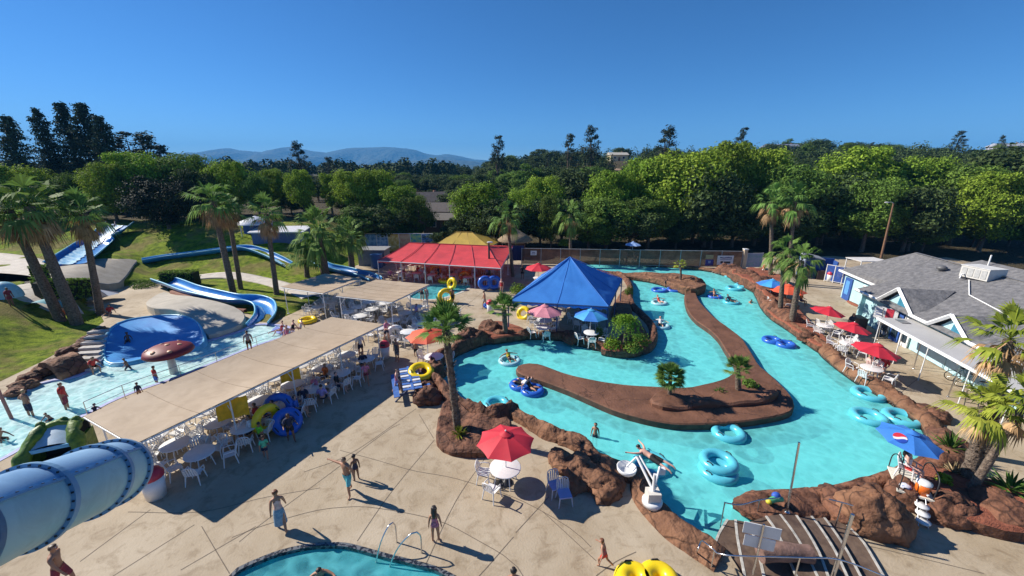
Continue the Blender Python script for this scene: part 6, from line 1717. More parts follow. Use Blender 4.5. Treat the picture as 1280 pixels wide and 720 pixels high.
o = dm.obj('round_emblem', [mat('emblem_red', (.62, .03, .05), .6), M_white, mat('emblem_blue', (.02, .07, .42), .6)], um)
# chair and cooler on it
def up(v): return t.matrix_basis @ Vector(v)
bpy.context.view_layer.update()
chair(up((-.1, .28, 0)).to_2d(), -.55 + 1.2, 'white chair with a red cover on the lifeguard platform', None, z=pz + .04, simple=False)
q = up((.2, -.48, pz + .035)); c2 = thing('drink_cooler', 'orange drinks cooler with a white lid on the lifeguard platform', 'cooler', q)
MB().lathe([(0, 0), (.19, 0), (.22, .42), (0, .42)], 18).obj('barrel', mat('cooler_orange', (.80, .16, .015), .4), c2); MB().lathe([(.225, .42), (.225, .48), (.1, .52), (0, .52)], 18).obj('lid', M_white, c2); MB().box((0, -.22, .1), (.05, .06, .05)).obj('tap', M_white, c2)
q = up((-.25, -.5, pz + .035)); c2 = thing('towel_bundle', 'rolled white and blue towel on the lifeguard platform', 'towel', q); MB().ball((0, 0, .1), (.2, .16, .1), 12, 8).obj('roll', mat('towel_white', (.6, .62, .7), .9, scale=6, col2=(.1, .15, .5), lo=.5, hi=.55), c2)
# ================================================================ the grey roofed building on the right
M_shing = mat('grey_shingles', (.105, .105, .112), .9, scale=3.5, col2=(.205, .20, .205), bump=.7, bscale=9, detail=9)
M_aqua = mat('pale_aqua_paint', (.42, .66, .70), .7, scale=.8, var=.08)
M_trim = mat('white_trim', (.78, .78, .77), .6, var=.05)
M_navy = mat('navy_paint', (.03, .09, .32), .6, var=.12)
M_glass = mat('dark_window', (.03, .05, .07), .1, spec=.8)
BO = Vector((25.7, 20.0, 0)); BU = Vector((.215, .977, 0)).normalized(); BV = Vector((BU.y, -BU.x, 0))
def B(u, v, z): return BO + BU * u + BV * v + Vector((0, 0, z))
bld = thing('park_building', 'pale aqua building with a broad grey shingle roof and white gable trim', 'building', BO)
def bobj(name, quads, m, th=.0, parent=bld, smooth=False):
    mb = MB()
    for q in quads: mb.add([Vector(p) - BO for p in q], [tuple(range(len(q)))], smooth)
    return mb.obj(name, m, parent)
EZ = 2.65; RV = 6.3; RZ_ = 5.0; U0, U1, U2 = -16.0, 11.6, 18.8; HP = 2.6
# roof sheets (two blocks) with thickness
def roof_sheet(name, pts, th=.14):
    mb = MB(); q = [Vector(p) - BO for p in pts]; n = len(q); d = Vector((0, 0, -th))
    mb.add(q, [tuple(range(n))]); mb.add([p + d for p in q], [tuple(range(n))[::-1]])
    mb.add(q + [p + d for p in q], [(i, (i + 1) % n, n + (i + 1) % n, n + i) for i in range(n)])
    return mb.obj(name, M_shing, bld, True)
roof_sheet('roof', [B(U0, -.05, EZ), B(U1, -.05, EZ), B(U1, 2.4, EZ + .92), B(U1 + 2.5, RV, RZ_), B(U0, RV, RZ_)])
roof_sheet('roof', [B(U1 - .1, 2.35, EZ + .90), B(U1 - .1, 2.2, EZ), B(U2, 2.3, EZ), B(U2 - HP, RV, RZ_ + .02), B(U1 + 2.5, RV, RZ_ + .01)])
roof_sheet('roof', [B(U2, 2.3, EZ), B(U2, 11, EZ), B(U2 - HP, RV, RZ_)])
roof_sheet('roof', [B(U2, 11, EZ), B(U0, 11, EZ), B(U0, RV, RZ_), B(U2 - HP, RV, RZ_)])
# second ridge of the rear wing
roof_sheet('rear_roof', [B(-16, 6.6, 4.3), B(15.2, 6.9, 3.7), B(13.9, 9.4, 5.0), B(-16, 9.4, 5.25)])
bobj('ridge_cap', [[B(U0, RV - .12, RZ_ + .05), B(U2 - HP, RV - .12, RZ_ + .05), B(U2 - HP, RV + .12, RZ_ + .05), B(U0, RV + .12, RZ_ + .05)]], mat('grey_ridge', (.2, .2, .21), .9))
# walls
def wall(name, u0, u1, v, z1, m=M_aqua):
    mb = MB(); c = B((u0 + u1) / 2, v + .1, z1 / 2) - BO; mb.box(c, (.2, abs(u1 - u0), z1), Matrix((BV, BU, Vector((0, 0, 1)))).transposed()); return mb.obj(name, m, bld)
wall('front_wall', U0, U1, .75, EZ - .1); wall('front_wall', U1, U2 - .3, 2.7, EZ - .1)
mb = MB(); mb.box(B(U1, 1.6, 1.27) - BO, (2.3, .2, 2.5), Matrix((BV, BU, Vector((0, 0, 1)))).transposed()); mb.obj('front_wall', M_aqua, bld)
mb = MB(); mb.box(B(U2 - .35, 6.8, 1.25) - BO, (8, .2, 2.5), Matrix((BV, BU, Vector((0, 0, 1)))).transposed()); mb.obj('end_wall', M_aqua, bld)
BM = Matrix((BV, BU, Vector((0, 0, 1)))).transposed()
def bbox(name, u, v, z, du, dv, dz, m, parent=bld):
    mb = MB(); mb.box(B(u, v, z) - BO, (dv, du, dz), BM); return mb.obj(name, m, parent)
# fascia boards
bbox('fascia', (U1 + U2) / 2 + .05, 2.22, EZ - .06, U2 - U1, .06, .2, M_trim)
# gables facing the pool
def gable(uc, w, zt, vf, label):
    u0, u1 = uc - w / 2, uc + w / 2
    roof_sheet('gable_roof', [B(u0, vf, EZ), B(uc, vf, zt), B(uc, vf + 3.3, zt + .02), B(u0, vf + 1.0, EZ + .3)][::-1])
    roof_sheet('gable_roof', [B(u1, vf, EZ), B(uc, vf, zt), B(uc, vf + 3.3, zt + .02), B(u1, vf + 1.0, EZ + .3)])
    bobj('gable_wall', [[B(u0 + .12, vf + .30, EZ - .3), B(u1 - .12, vf + .30, EZ - .3), B(uc, vf + .30, zt - .15)]], M_aqua)
    bobj('gable_vent_panel', [[B(uc - w * .30, vf + .26, EZ + .02), B(uc + w * .05, vf + .26, EZ + .02), B(uc + .02, vf + .26, zt - .42)]], mat('teal_panel', (.04, .20, .30), .4))
    for (a, b) in ((u0, uc), (u1, uc)):
        m_ = MB(); m_.tube([B(a, vf - .02, EZ - .03) - BO, B(b, vf - .02, zt - .03) - BO], .13, 4, True, 0, False); m_.obj('gable_trim', M_trim, bld)
gable(7.15, 3.5, 4.0, .0, ''); gable(2.3, 3.0, 3.75, -.1, ''); gable(-3.4, 3.0, 3.75, -.1, '')
for a, b in ((5.4, 3.8), (.8, -1.9), (-4.9, -16)):
    m_ = MB(); m_.tube([B(a, -.10, EZ - .05) - BO, B(b, -.10, EZ - .05) - BO], .12, 4, True, 0, False); m_.obj('gutter', M_trim, bld)
m_ = MB(); m_.tube([B(8.9, -.10, EZ - .05) - BO, B(U1, -.10, EZ - .05) - BO], .12, 4, True, 0, False); m_.obj('gutter', M_trim, bld)
# roof fittings
m_ = MB(); m_.tube([B(6.2, 3.4, 4.02) - BO, B(8.4, 4.8, 4.54) - BO], .035, 6); m_.tube([B(6.2, 3.4, 4.02) - BO, B(1.2, 2.6, 3.72) - BO], .035, 6); m_.obj('roof_pipe', M_trim, bld)
def on_roof(u, v): return EZ + (RZ_ - EZ) * (v + .05) / (RV + .05)
ac = thing('air_conditioner', 'white boxy air conditioner standing on the shingle roof', 'air conditioner', B(8.6, 5.6, on_roof(7, 5.2) - .08), math.atan2(BU.y, BU.x) - PI / 2 + .3, None, .72)
MB().box((0, 0, .75), (1.9, 2.3, 1.1)).obj('casing', mat('cream_casing', (.60, .58, .54), .5, var=.06), ac)
MB().box((0, 0, 1.32), (2.0, 2.4, .06)).obj('top_cover', mat('light_casing', (.66, .64, .6), .5), ac)
for i in range(4): MB().box((-.97, -.8 + .53 * i, .75), (.03, .42, .8)).obj('grille', mat('grille_grey', (.42, .42, .41), .6), ac)
for sx in (-.8, .8): MB().box((sx, 0, .1), (.1, 2.2, .25)).obj('skid', M_dark, ac)
MB().tube([(-1.0, .7, .5), (-1.3, .7, .45), (-1.35, .7, .05)], .06, 8).obj('duct', M_trim, ac)
rv = thing('roof_vent', 'round dark turbine vent on the shingle roof', 'roof vent', B(11.2, 5.0, on_roof(0, 4.9)), 0, None, .62)
MB().lathe([(.25, -.2), (.25, .2), (.5, .3), (.52, .55), (.3, .72), (0, .75)], 18).obj('turbine', mat('vent_grey', (.12, .12, .125), .5), rv)
sp = thing('roof_stack', 'thin white vent pipe rising from the shingle roof', 'vent pipe', B(12.6, 8.9, 4.7)); MB().tube([(0, 0, -.4), (0, 0, .95)], .05, 10).obj('pipe', M_trim, sp)
# covered walkway
aw = thing('walkway_awning', 'flat pale grey awning along the front of the aqua building', 'awning', BO)
mb = MB(); mb.box(B(.35, -.95, 2.30) - BO, (2.0, 9.9, .10), BM); mb.obj('roof_panel', mat('pale_grey_panel', (.46, .45, .44), .6, scale=.5, var=.08), aw)
mb = MB(); mb.box(B(4.6, -.9, 2.37) - BO, (.5, .7, .05), BM); mb.obj('skylight', mat('skylight_dark', (.12, .12, .13), .3), aw)
mb = MB(); mb.box(B(.35, -1.98, 2.28) - BO, (.06, 9.9, .16), BM); mb.obj('fascia', M_trim, aw)
for u in (5.1, 3.0, .8, -2.0, -4.3): MB().tube([B(u, -1.85, 0) - BO, B(u, -1.85, 2.26) - BO], .028, 8).obj('post', M_trim, aw)
# openings under the awning
for u, w_, m in ((8.6, 1.2, M_trim), (7.3, .9, M_navy), (6.3, .8, M_trim)):
    f = bbox('door', u, .62, 1.05, w_, .08, 2.1, m); bbox('door_panel', u, .57, 1.1, w_ * .7, .03, 1.6, M_glass, f)
bbox('counter', 9.3, -.6, .5, 1.0, .6, 1.0, M_dark)
for i in range(7): bbox('wall_panel', 4.9 - 1.5 * i, .63, .95, 1.44, .05, 1.7, mat('pale_blue_board', (.44, .66, .74), .6, var=.08)); bbox('panel_gap', 4.15 - 1.5 * i, .64, 1.88, 1.2, .04, .12, M_dark)
# wing window, blue corner door
w_ = bbox('window', 14.6, 2.66, 1.55, 1.7, .1, 1.0, M_trim)
bbox('window_pane', 14.6, 2.6, 1.55, 1.5, .03, .82, M_glass, w_)
for k in range(4): bbox('muntin', 14.05 + .37 * k, 2.575, 1.55, .05, .03, .84, M_trim, w_)
d_ = bbox('corner_door', 17.6, 2.64, 1.05, 1.1, .12, 2.1, M_navy); bbox('door_panel', 17.6, 2.57, 1.2, .6, .03, 1.3, mat('light_blue_door', (.10, .30, .62), .5), d_)
# bicycles-like rack and poles on the walk
for (px, py, qx, qy, lb) in ((1185, 496, 1201, 455, 'thin pale pole standing at the bicycle rack'), (1124, 432, 1135, 390, 'thin pole by the awning door'), (1142, 461, 1152, 425, 'thin pole in front of the pale fence panels'), (1097, 425, 1105, 385, 'dark pole carrying the red and white sign')):
    b_ = G(px, py); tp = AT(qx, qy, b_.y); t = thing('slim_pole', lb, 'pole', b_); MB().tube([(0, 0, 0), tp - b_], .03, 8).obj('shaft', M_steel, t); MB().lathe([(.07, 0), (.07, .02), (0, .02)], 10).obj('foot_plate', M_steel, t)
p = G(1099, 422); t = thing('notice_board', 'red and white notice board hanging near the gable of the aqua building', 'sign', p + Vector((0, 0, 1.9)), -.9)
MB().box((0, 0, 0), (1.3, .05, .9)).obj('board', M_white, t); MB().box((.2, -.035, 0), (.42, .02, .8)).obj('red_panel', mat('sign_red', (.55, .04, .07), .5), t)
for k in range(3): MB().box((-.35, -.035, .22 - .2 * k), (.42, .015, .06)).obj('faded_line', mat('faded_blue', (.25, .3, .5), .6), t)
p = G(1112, 421); t = thing('bicycle_rack', 'dark clutter of parked strollers and racks in the shade of the awning', 'rack', p)
for i in range(5):
    MB().torus(.3, .03, 18, 6, (.35 * i - .7, .2 * (i % 2), .33), RY(PI / 2)).obj('wheel', M_dark, t)
MB().tube([(-.9, .1, .55), (-.3, .1, .9), (.3, .1, .8), (.9, .1, .5)], .03, 6).tube([(-.3, .1, .9), (-.3, .1, .3)], .03, 6).tube([(.3, .1, .8), (.3, .1, .3)], .03, 6).obj('frame', M_dark, t)
def bicycle(px, py, rz, label):
    t = thing('bicycle', label, 'bicycle', G(px, py), rz)
    for sx in (-.52, .52):
        w_ = MB().torus(.33, .022, 26, 6, (sx, 0, .34), RX(PI / 2)).obj('wheel', M_black, t)
        sp_ = MB()
        for k in range(8): a = PI * k / 8; sp_.tube([(sx + .32 * math.cos(a), 0, .34 + .32 * math.sin(a)), (sx - .32 * math.cos(a), 0, .34 - .32 * math.sin(a))], .006, 3)
        sp_.obj('spokes', M_steel, w_)
    MB().tube([(-.52, 0, .34), (-.18, 0, .82), (.38, 0, .86), (0, 0, .36), (-.18, 0, .82)], .02, 6).tube([(-.52, 0, .34), (0, 0, .36)], .015, 6).tube([(.52, 0, .34), (.36, 0, .98)], .02, 6).obj('frame', mat('bike_teal', (.10, .32, .36), .4), t)
    MB().ball((-.2, 0, .9), (.14, .07, .04), 10, 6).obj('saddle', M_black, t); MB().tube([(.3, -.26, 1.02), (.36, 0, .99), (.3, .26, 1.02)], .016, 6).obj('handlebar', M_steel, t)
bicycle(1204, 479, -.62, 'teal bicycle leaning at the upper end of the pale panel fence'); bicycle(1216, 487, -.62, 'teal bicycle leaning in the middle of the pale panel fence'); bicycle(1229, 497, -.62, 'teal bicycle at the lower end of the pale panel fence by the palm')
p = G(1212, 516); t = thing('hand_cart', 'small dark two wheeled cart standing on the walk near the right palms', 'cart', p, -.5)
MB().tube([(-.25, 0, 0), (-.25, .25, 1.1)], .02, 6).tube([(.25, 0, 0), (.25, .25, 1.1)], .02, 6).tube([(-.25, .25, 1.1), (.25, .25, 1.1)], .02, 6).tube([(-.25, .12, .5), (.25, .12, .5)], .02, 6).obj('frame', M_dark, t); MB().box((0, -.15, .05), (.5, .3, .03)).obj('toe_plate', M_dark, t)
# ================================================================ the long slatted mesh fence at the far side
M_slat = mat('brown_fence_slats', (.20, .11, .07), .8, scale=1.2, col2=(.36, .21, .14), bump=.3, trans=.45)
fa, fb = G(652, 331), G(929, 336.5)
fb = Vector((fb.x, fb.y + .6, 0)); fa = Vector((fa.x, fa.y + .2, 0))
def long_fence(name, label, a, b, h, n, m, slats=True, railm=M_steel):
    t = thing(name, label, 'fence', a); d = b - a; L_ = d.length; u = d.normalized(); rz = math.atan2(u.y, u.x)
    for i in range(n):
        p0, p1 = a + d * (i / n), a + d * ((i + 1) / n); c = (p0 + p1) / 2 - a
        mb = MB(); w_ = (p1 - p0).length - .1; k = int(w_ / .11)
        for j in range(k): mb.box(c + u * (-w_ / 2 + (j + .5) * w_ / k) + Vector((0, 0, h * .5 + .04)), (w_ / k * .86, .02, h - .16 + .02 * ((j * 7) % 3)), RZ(rz))
        mb.obj('slat_panel', m, t)
    for i in range(n + 1): q = d * (i / n); MB().tube([q + Vector((0, 0, -.1)), q + Vector((0, 0, h + .06))], .05, 8).obj('post', railm, t)
    MB().tube([Vector((0, 0, h)), d + Vector((0, 0, h))], .035, 8).tube([Vector((0, -.03, .14)), d + Vector((0, -.03, .14))], .025, 6).obj('rail', railm, t)
    return t
long_fence('long_fence', 'long brown slatted mesh fence behind the far river channel', fa, fb, 2.15, 11, M_slat, railm=mat('galvanised', (.36, .36, .37), .5))
p = fb; t = thing('gate_post', 'stout tan gate post at the right end of the long fence', 'post', p + Vector((.25, 0, 0))); MB().box((0, 0, 1.2), (.42, .42, 2.4)).obj('shaft', mat('tan_post', (.52, .40, .28), .7), t); MB().box((0, 0, 2.44), (.52, .52, .1)).obj('cap', M_white, t)
long_fence('park_gate', 'teal and lilac gate panel right of the tan post', Vector((fb.x + .6, fb.y, 0)), Vector((fb.x + 2.6, fb.y + .1, 0)), 1.9, 1, mat('teal_lilac_panel', (.10, .22, .26), .5, scale=3, col2=(.22, .22, .40)), railm=mat('galvanised2', (.5, .5, .5), .5))
def fence_sign(px, py0, py1, w, label, m, lines=(), name='fence_sign'):
    c = AT(px, (py0 + py1) / 2, fa.y + (fb.y - fa.y) * (px - 652) / 277 - .12); h = (py1 - py0) / 500 * c.y * 1.04
    t = thing(name, label, 'sign', c); MB().box((0, 0, 0), (w, .03, h)).obj('board', m, t)
    for (x, z, dx, dz, mm) in lines: MB().box((x * w, -.022, z * h), (dx * w, .012, dz * h)).obj('print_mark', mm, t)
    return t
M_ink = mat('banner_ink', (.06, .07, .22), .6); M_inkb = mat('banner_black', (.03, .03, .04), .6)
rl_ = random.Random(3); ln = []
for r_, z in enumerate((.27, .08)):
    x = -.34
    while x < .34: w_ = rl_.uniform(.03, .07); ln.append((x + w_ / 2, z + (.02 * math.sin(x * 14)), w_, .14 if r_ == 0 else .06, M_ink)); x += w_ + .02
ln += [(-.2, -.22, .16, .22, M_inkb), (.13, -.24, .40, .2, M_inkb)]
fence_sign(906.5, 319.5, 331, 2.05, 'white banner with blue lettering near the right end of the fence', M_white, ln, 'banner')
fence_sign(887, 318.5, 323.5, .98, 'tan notice above the blue one on the fence', mat('tan_sign', (.40, .28, .15), .6))
fence_sign(886.5, 324.5, 332, 1.0, 'dark blue notice beside the white banner', mat('blue_sign', (.04, .05, .26), .5), [(0, .1, .3, .4, mat('sign_pale', (.3, .32, .5), .6))])
fence_sign(667, 313.5, 319, .8, 'small white notice at the left end of the fence', M_white, [(0, .1, .5, .12, M_ink), (0, -.2, .6, .1, M_ink)])
# blue windscreen and scaffold by the fence start
t = thing('blue_tarp', 'dark blue tarp hanging on the fence beside the thatched hut', 'tarp', Vector((fa.x - .6, fa.y + .1, 0)))
MB().grid([[(x, .06 * math.sin(x * 6 + z), z) for x in np.linspace(-.9, .9, 10)] for z in np.linspace(.5, 2.5, 7)], True).obj('cloth', mat('dark_blue_cloth', (.015, .02, .10), .7), t)
# guard stand at the fence
p = G(793, 330.5); p.y -= .3; t = thing('guard_chair', 'tall white guard chair in front of the long fence', 'lifeguard stand', p)
for sx in (-1, 1):
    for sy in (-1, 1): MB().tube([(sx * .4, sy * .4, 0), (sx * .28, sy * .28, 1.0)], .035, 6).obj('leg', M_white, t)
MB().box((0, 0, 1.02), (.65, .65, .05)).obj('seat', M_white, t); MB().box((0, .3, 1.35), (.62, .05, .6)).obj('backrest', M_white, t)
b_ = AT(791.5, 302.5, p.y); umbrella(Vector((b_.x, p.y, .0)), b_.z, 1.05, mat('pale_blue_canvas', (.30, .45, .75), .6, trans=.1), 'pale blue umbrella over the guard chair at the long fence', base_plate=False)
# colourful mural fence behind the red tent
ma, mbb = AT(456, 293, 60), AT(541, 296, 60); ma.z = mbb.z = 0
h_ = AT(470, 292, 60).z
t = thing('mural_fence', 'fence panels painted in blue yellow and green behind the red tent', 'fence', ma)
cols = [('mural_blue', (.06, .20, .45), (.25, .42, .65)), ('mural_blue2', (.10, .22, .48), (.35, .5, .7)), ('mural_yellow', (.55, .34, .05), (.70, .55, .25)), ('mural_cream', (.55, .42, .25), (.5, .25, .15)), ('mural_teal', (.05, .30, .35), (.3, .5, .2)), ('mural_blue3', (.03, .18, .55), (.2, .4, .7))]
n = 6; d = (mbb - ma) / n
for i in range(n):
    q = d * (i + .5); MB().box(q + Vector((0, 0, h_ * .5)), (d.length - .08, .05, h_ - .2), RZ(math.atan2(d.y, d.x))).obj('painted_panel', mat(cols[i][0], cols[i][1], .6, scale=1.6, col2=cols[i][2], detail=2, lo=.42, hi=.58), t)
for i in range(n + 1): MB().tube([d * i, d * i + Vector((0, 0, h_))], .05, 6).obj('post', M_wmetal, t)
MB().tube([Vector((0, 0, h_)), d * n + Vector((0, 0, h_))], .04, 6).obj('rail', M_wmetal, t)
# pump house left of the red tent, blue tank
p = G(462, 338); t = thing('pump_house', 'low shaded pump house with a blue tank left of the red tent', 'shed', p + Vector((-.5, 3.6, 0)))
MB().box((0, 0, 1.0), (3.4, 2.4, 2.0)).obj('walls', mat('grey_blue_wall', (.16, .20, .26), .7), t); MB().box((0, 0, 2.06), (3.8, 2.8, .12)).obj('roof', mat('dull_grey_roof', (.25, .25, .25), .7), t)
MB().tube([(.9, -1.9, 0), (.9, -1.9, 1.7)], .75, 20).obj('tank', mat('tank_blue', (.04, .12, .30), .5), t)
# blue striped shelter with white umbrella at the tree edge
p = T(312, 300); t = thing('blue_shelter', 'blue walled shelter with a white cloth roof in the tree shade above the flume', 'shelter', p + Vector((0, 2.0, 0)))
mb = MB(); mb.lathe([(2.6, 1.9), (2.55, 2.05), (.1, 2.9), (0, 2.92)], 8); mb.obj('cloth_roof', mat('white_cloth', (.66, .68, .74), .7), t)
MB().box((.6, .6, .95), (4.2, 2.4, 1.9)).obj('walls', M_navy, t)
for i in range(4): MB().tube([(1.9 * math.cos(i * PI / 2 + .8), 1.9 * math.sin(i * PI / 2 + .8), -.3), (1.9 * math.cos(i * PI / 2 + .8), 1.9 * math.sin(i * PI / 2 + .8), 2.2)], .06, 6).obj('post', M_wmetal, t)
p = T(335, 306); t = thing('white_shed', 'long low shed with a white roof behind the stout palm', 'shed', p + Vector((1.2, 1.5, 0)), .1)
MB().box((0, 0, .8), (6.5, 2.5, 1.7)).obj('walls', mat('shade_blue_wall', (.10, .13, .25), .7), t); MB().box((0, -.1, 1.75), (7.0, 3.2, .14), RX(.12)).obj('roof', mat('white_roof', (.66, .66, .68), .5), t)
# blue kiosk at the upper right
p = G(1032, 351); t = thing('blue_kiosk', 'blue kiosk with a small grey roof at the back of the right deck', 'kiosk', p + Vector((-.1, 1.4, 0)), -.35)
MB().box((0, .9, 1.1), (3.4, .15, 2.2)).obj('back_wall', M_navy, t); MB().box((-1.6, 0, 1.1), (.12, 1.9, 2.2)).obj('side_wall', mat('pale_kiosk_wall', (.4, .46, .62), .6), t); MB().box((1.7, .3, 1.0), (.12, 1.3, 2.0)).obj('side_wall', M_navy, t)
MB().box((-.9, -.1, 2.55), (2.2, 2.3, .1), RY(.22)).obj('roof', mat('grey_metal_roof', (.30, .31, .33), .5), t)
MB().box((.5, -.75, .5), (1.4, .5, 1.0)).obj('counter', mat('dark_counter', (.05, .03, .03), .6), t)
a = G(1043, 356); b_ = G(1058, 358.5); long_fence('blue_panel_fence', 'blue board fence running from the kiosk to the building', Vector((a.x, a.y + 1.5, 0)), Vector((b_.x + .6, b_.y + .3, 0)), 1.9, 3, mat('blue_board', (.03, .09, .36), .6, var=.2), railm=M_trim)
p = G(1072, 352); t = thing('white_awning_frame', 'white framed flat awning between kiosk and shingle roof', 'awning', p); MB().box((1.4, 1.0, 2.3), (3.2, 2.2, .08)).obj('roof_panel', mat('pale_cloth', (.62, .60, .58), .7), t)
for q in ((-.1, 0), (2.9, 0), (-.1, 2.0), (2.9, 2.0)): MB().tube([(q[0], q[1], 0), (q[0], q[1], 2.28)], .05, 8).obj('post', M_trim, t)
# ================================================================ light poles
def lamp(bx, by, tx, ty, label, arm, m, dY=0.0):
    b = G(bx, by); b.y += dY; b = Vector((AT(bx, by, b.y).x, b.y, 0)); tp = AT(tx, ty, b.y)
    t = thing('street_lamp', label, 'street lamp', b); H = tp.z
    MB().tube([(0, 0, -.2), (tp.x - b.x, 0, H)], [.15, .09], 10).obj('pole', m, t)
    q = Vector((tp.x - b.x, 0, H)); MB().tube([q, q + Vector((arm * .5, 0, .16)), q + Vector((arm, 0, .12))], .04, 8).obj('arm', M_steel, t)
    h_ = MB().ball(q + Vector((arm * 1.25, 0, .10)), (.34, .14, .10), 14, 8).obj('lamp_head', mat('lamp_grey', (.62, .62, .62), .4), t)
lamp(1100, 327, 1117, 254, 'tall leaning wooden light pole with a curved lamp behind the aqua building', -.75, mat('brown_pole', (.22, .12, .07), .8, scale=3, bump=.3), 2.5)
lamp(481, 305, 479.5, 254, 'grey wooden light pole behind the painted fence', .8, mat('grey_pole', (.20, .17, .14), .9, scale=3, bump=.4), 2.0)
lamp(612, 352, 611, 304, 'black speaker pole at the front of the red tent', .1, M_dark)
# ================================================================ houses seen through the trees
def house(px, py, Y, w, d, h, rz, label, mw, mr, roof=1.6, name='house', z=None):
    p = AT(px, py, Y); z0 = p.z - h - roof if z is None else z
    t = thing(name, label, 'house', Vector((p.x, Y, z0)), rz)
    MB().box((0, 0, h / 2 - 1), (w, d, h + 2)).obj('walls', mw, t)
    rb = MB(); o = .5; rb.add([(-w / 2 - o, -d / 2 - o, h - .1), (w / 2 + o, -d / 2 - o, h - .1), (w / 2 + o, d / 2 + o, h - .1), (-w / 2 - o, d / 2 + o, h - .1), (-w / 2 - o, 0, h + roof), (w / 2 + o, 0, h + roof)], [(0, 1, 5, 4), (2, 3, 4, 5), (1, 2, 5), (3, 0, 4), (3, 2, 1, 0)]); rb.obj('roof', mr, t)
    for i in (-1, 1):
        f = MB().box((i * w * .25, -d / 2 - .03, h * .55), (1.3, .08, 1.2)).obj('window', M_trim, t); MB().box((i * w * .25, -d / 2 - .075, h * .55), (1.1, .03, 1.0)).obj('pane', M_glass, f)
    MB().box((0, -d / 2 - .03, 1.0), (.95, .08, 2.0)).obj('door', mat('brown_door', (.2, .1, .06), .6), t)
    MB().box((w * .3, d * .15, h + roof * .8), (.6, .6, 1.4)).obj('chimney', mat('chimney_brick', (.25, .12, .09), .9), t)
    return t
M_rg = mat('brown_grey_roof', (.105, .09, .085), .9, scale=2, var=.2); M_rb = mat('blue_grey_roof', (.16, .19, .26), .8); M_wl = mat('lilac_wall', (.34, .35, .42), .8); M_wy = mat('yellow_wall', (.62, .55, .33), .8)
house(530, 240, 100, 10, 7, 4.2, .5, 'pale grey house with brown grey roof left in the tree gap', M_wl, M_rg, 2.0)
house(554, 253, 90, 9, 6, 2.6, -.1, 'low house with a wide dark roof in the tree gap', mat('brown_wall', (.12, .09, .07), .8), M_rg, 1.6)
house(556, 266, 78, 7.5, 4, 2.0, -.1, 'nearest low garage with grey brown roof in the tree gap', mat('brown_wall2', (.10, .075, .06), .8), mat('lighter_roof', (.15, .135, .12), .9), 1.0)
house(772, 190.5, 215, 9, 6, 3.2, .1, 'pale yellow house on the hill above the dry clearing', M_wy, mat('pale_roof', (.45, .42, .36), .9), 1.2)
house(979, 180, 215, 17, 9, 3.2, 0, 'long house with a blue grey roof on the skyline', M_wl, M_rb, 1.3)
house(1263, 179, 200, 12, 8, 3.0, -.2, 'house with a pale roof on the skyline at the right edge', M_wl, mat('pale_blue_roof', (.34, .36, .42), .8), 1.4)
house(1172, 223, 92, 5, 5, 3.0, .3, 'white roofed shed among the yellow green trees', M_trim, mat('bright_white_roof', (.7, .7, .72), .5), .8, 'shed')
house(728, 246, 95, 7, 5, 2.5, 0, 'low roof just visible behind the fence palm', M_wl, mat('teal_grey_roof', (.30, .38, .36), .7), .7)
# ================================================================ people
SKIN = {'a': mat('light_skin', (.52, .30, .21), .55, var=.06), 'b': mat('tanned_skin', (.38, .19, .115), .55, var=.06), 'c': mat('pink_skin', (.62, .35, .27), .55, var=.06), 'd': mat('brown_skin', (.20, .095, .055), .55, var=.06)}
HAIR = {'dark': mat('dark_hair', (.018, .013, .011), .5), 'brown': mat('brown_hair', (.07, .038, .02), .5), 'red': mat('red_brown_hair', (.16, .06, .025), .5), 'blond': mat('blond_hair', (.35, .24, .11), .5)}
def cloth(c): return mat('cloth_%s' % c, CLO[c][0], .8, var=.12, scale=9, col2=CLO[c][1] if len(CLO[c]) > 1 else None, lo=.46, hi=.54)
CLO = {'aqua': ((.10, .45, .50),), 'navy': ((.02, .025, .06),), 'black': ((.014, .014, .016),), 'red': ((.55, .04, .03),), 'pinkprint': ((.50, .16, .24), (.22, .10, .16)), 'pink': ((.62, .20, .30),), 'bluegrey': ((.14, .26, .38), (.24, .36, .46)), 'palepink': ((.62, .42, .38),),
       'white': ((.72, .72, .72),), 'mint': ((.10, .52, .30),), 'lime': ((.16, .60, .03),), 'orange': ((.70, .16, .03),), 'yellow': ((.70, .52, .03),), 'blue': ((.05, .14, .50),), 'grey': ((.25, .25, .27),), 'print': ((.05, .05, .06), (.30, .28, .26)), 'maroon': ((.22, .03, .05),), 'lilac': ((.32, .26, .55),), 'teal': ((.05, .25, .28),), 'redprint': ((.55, .05, .04), (.1, .1, .15))}
def norm(v): v = Vector(v); return v.normalized()
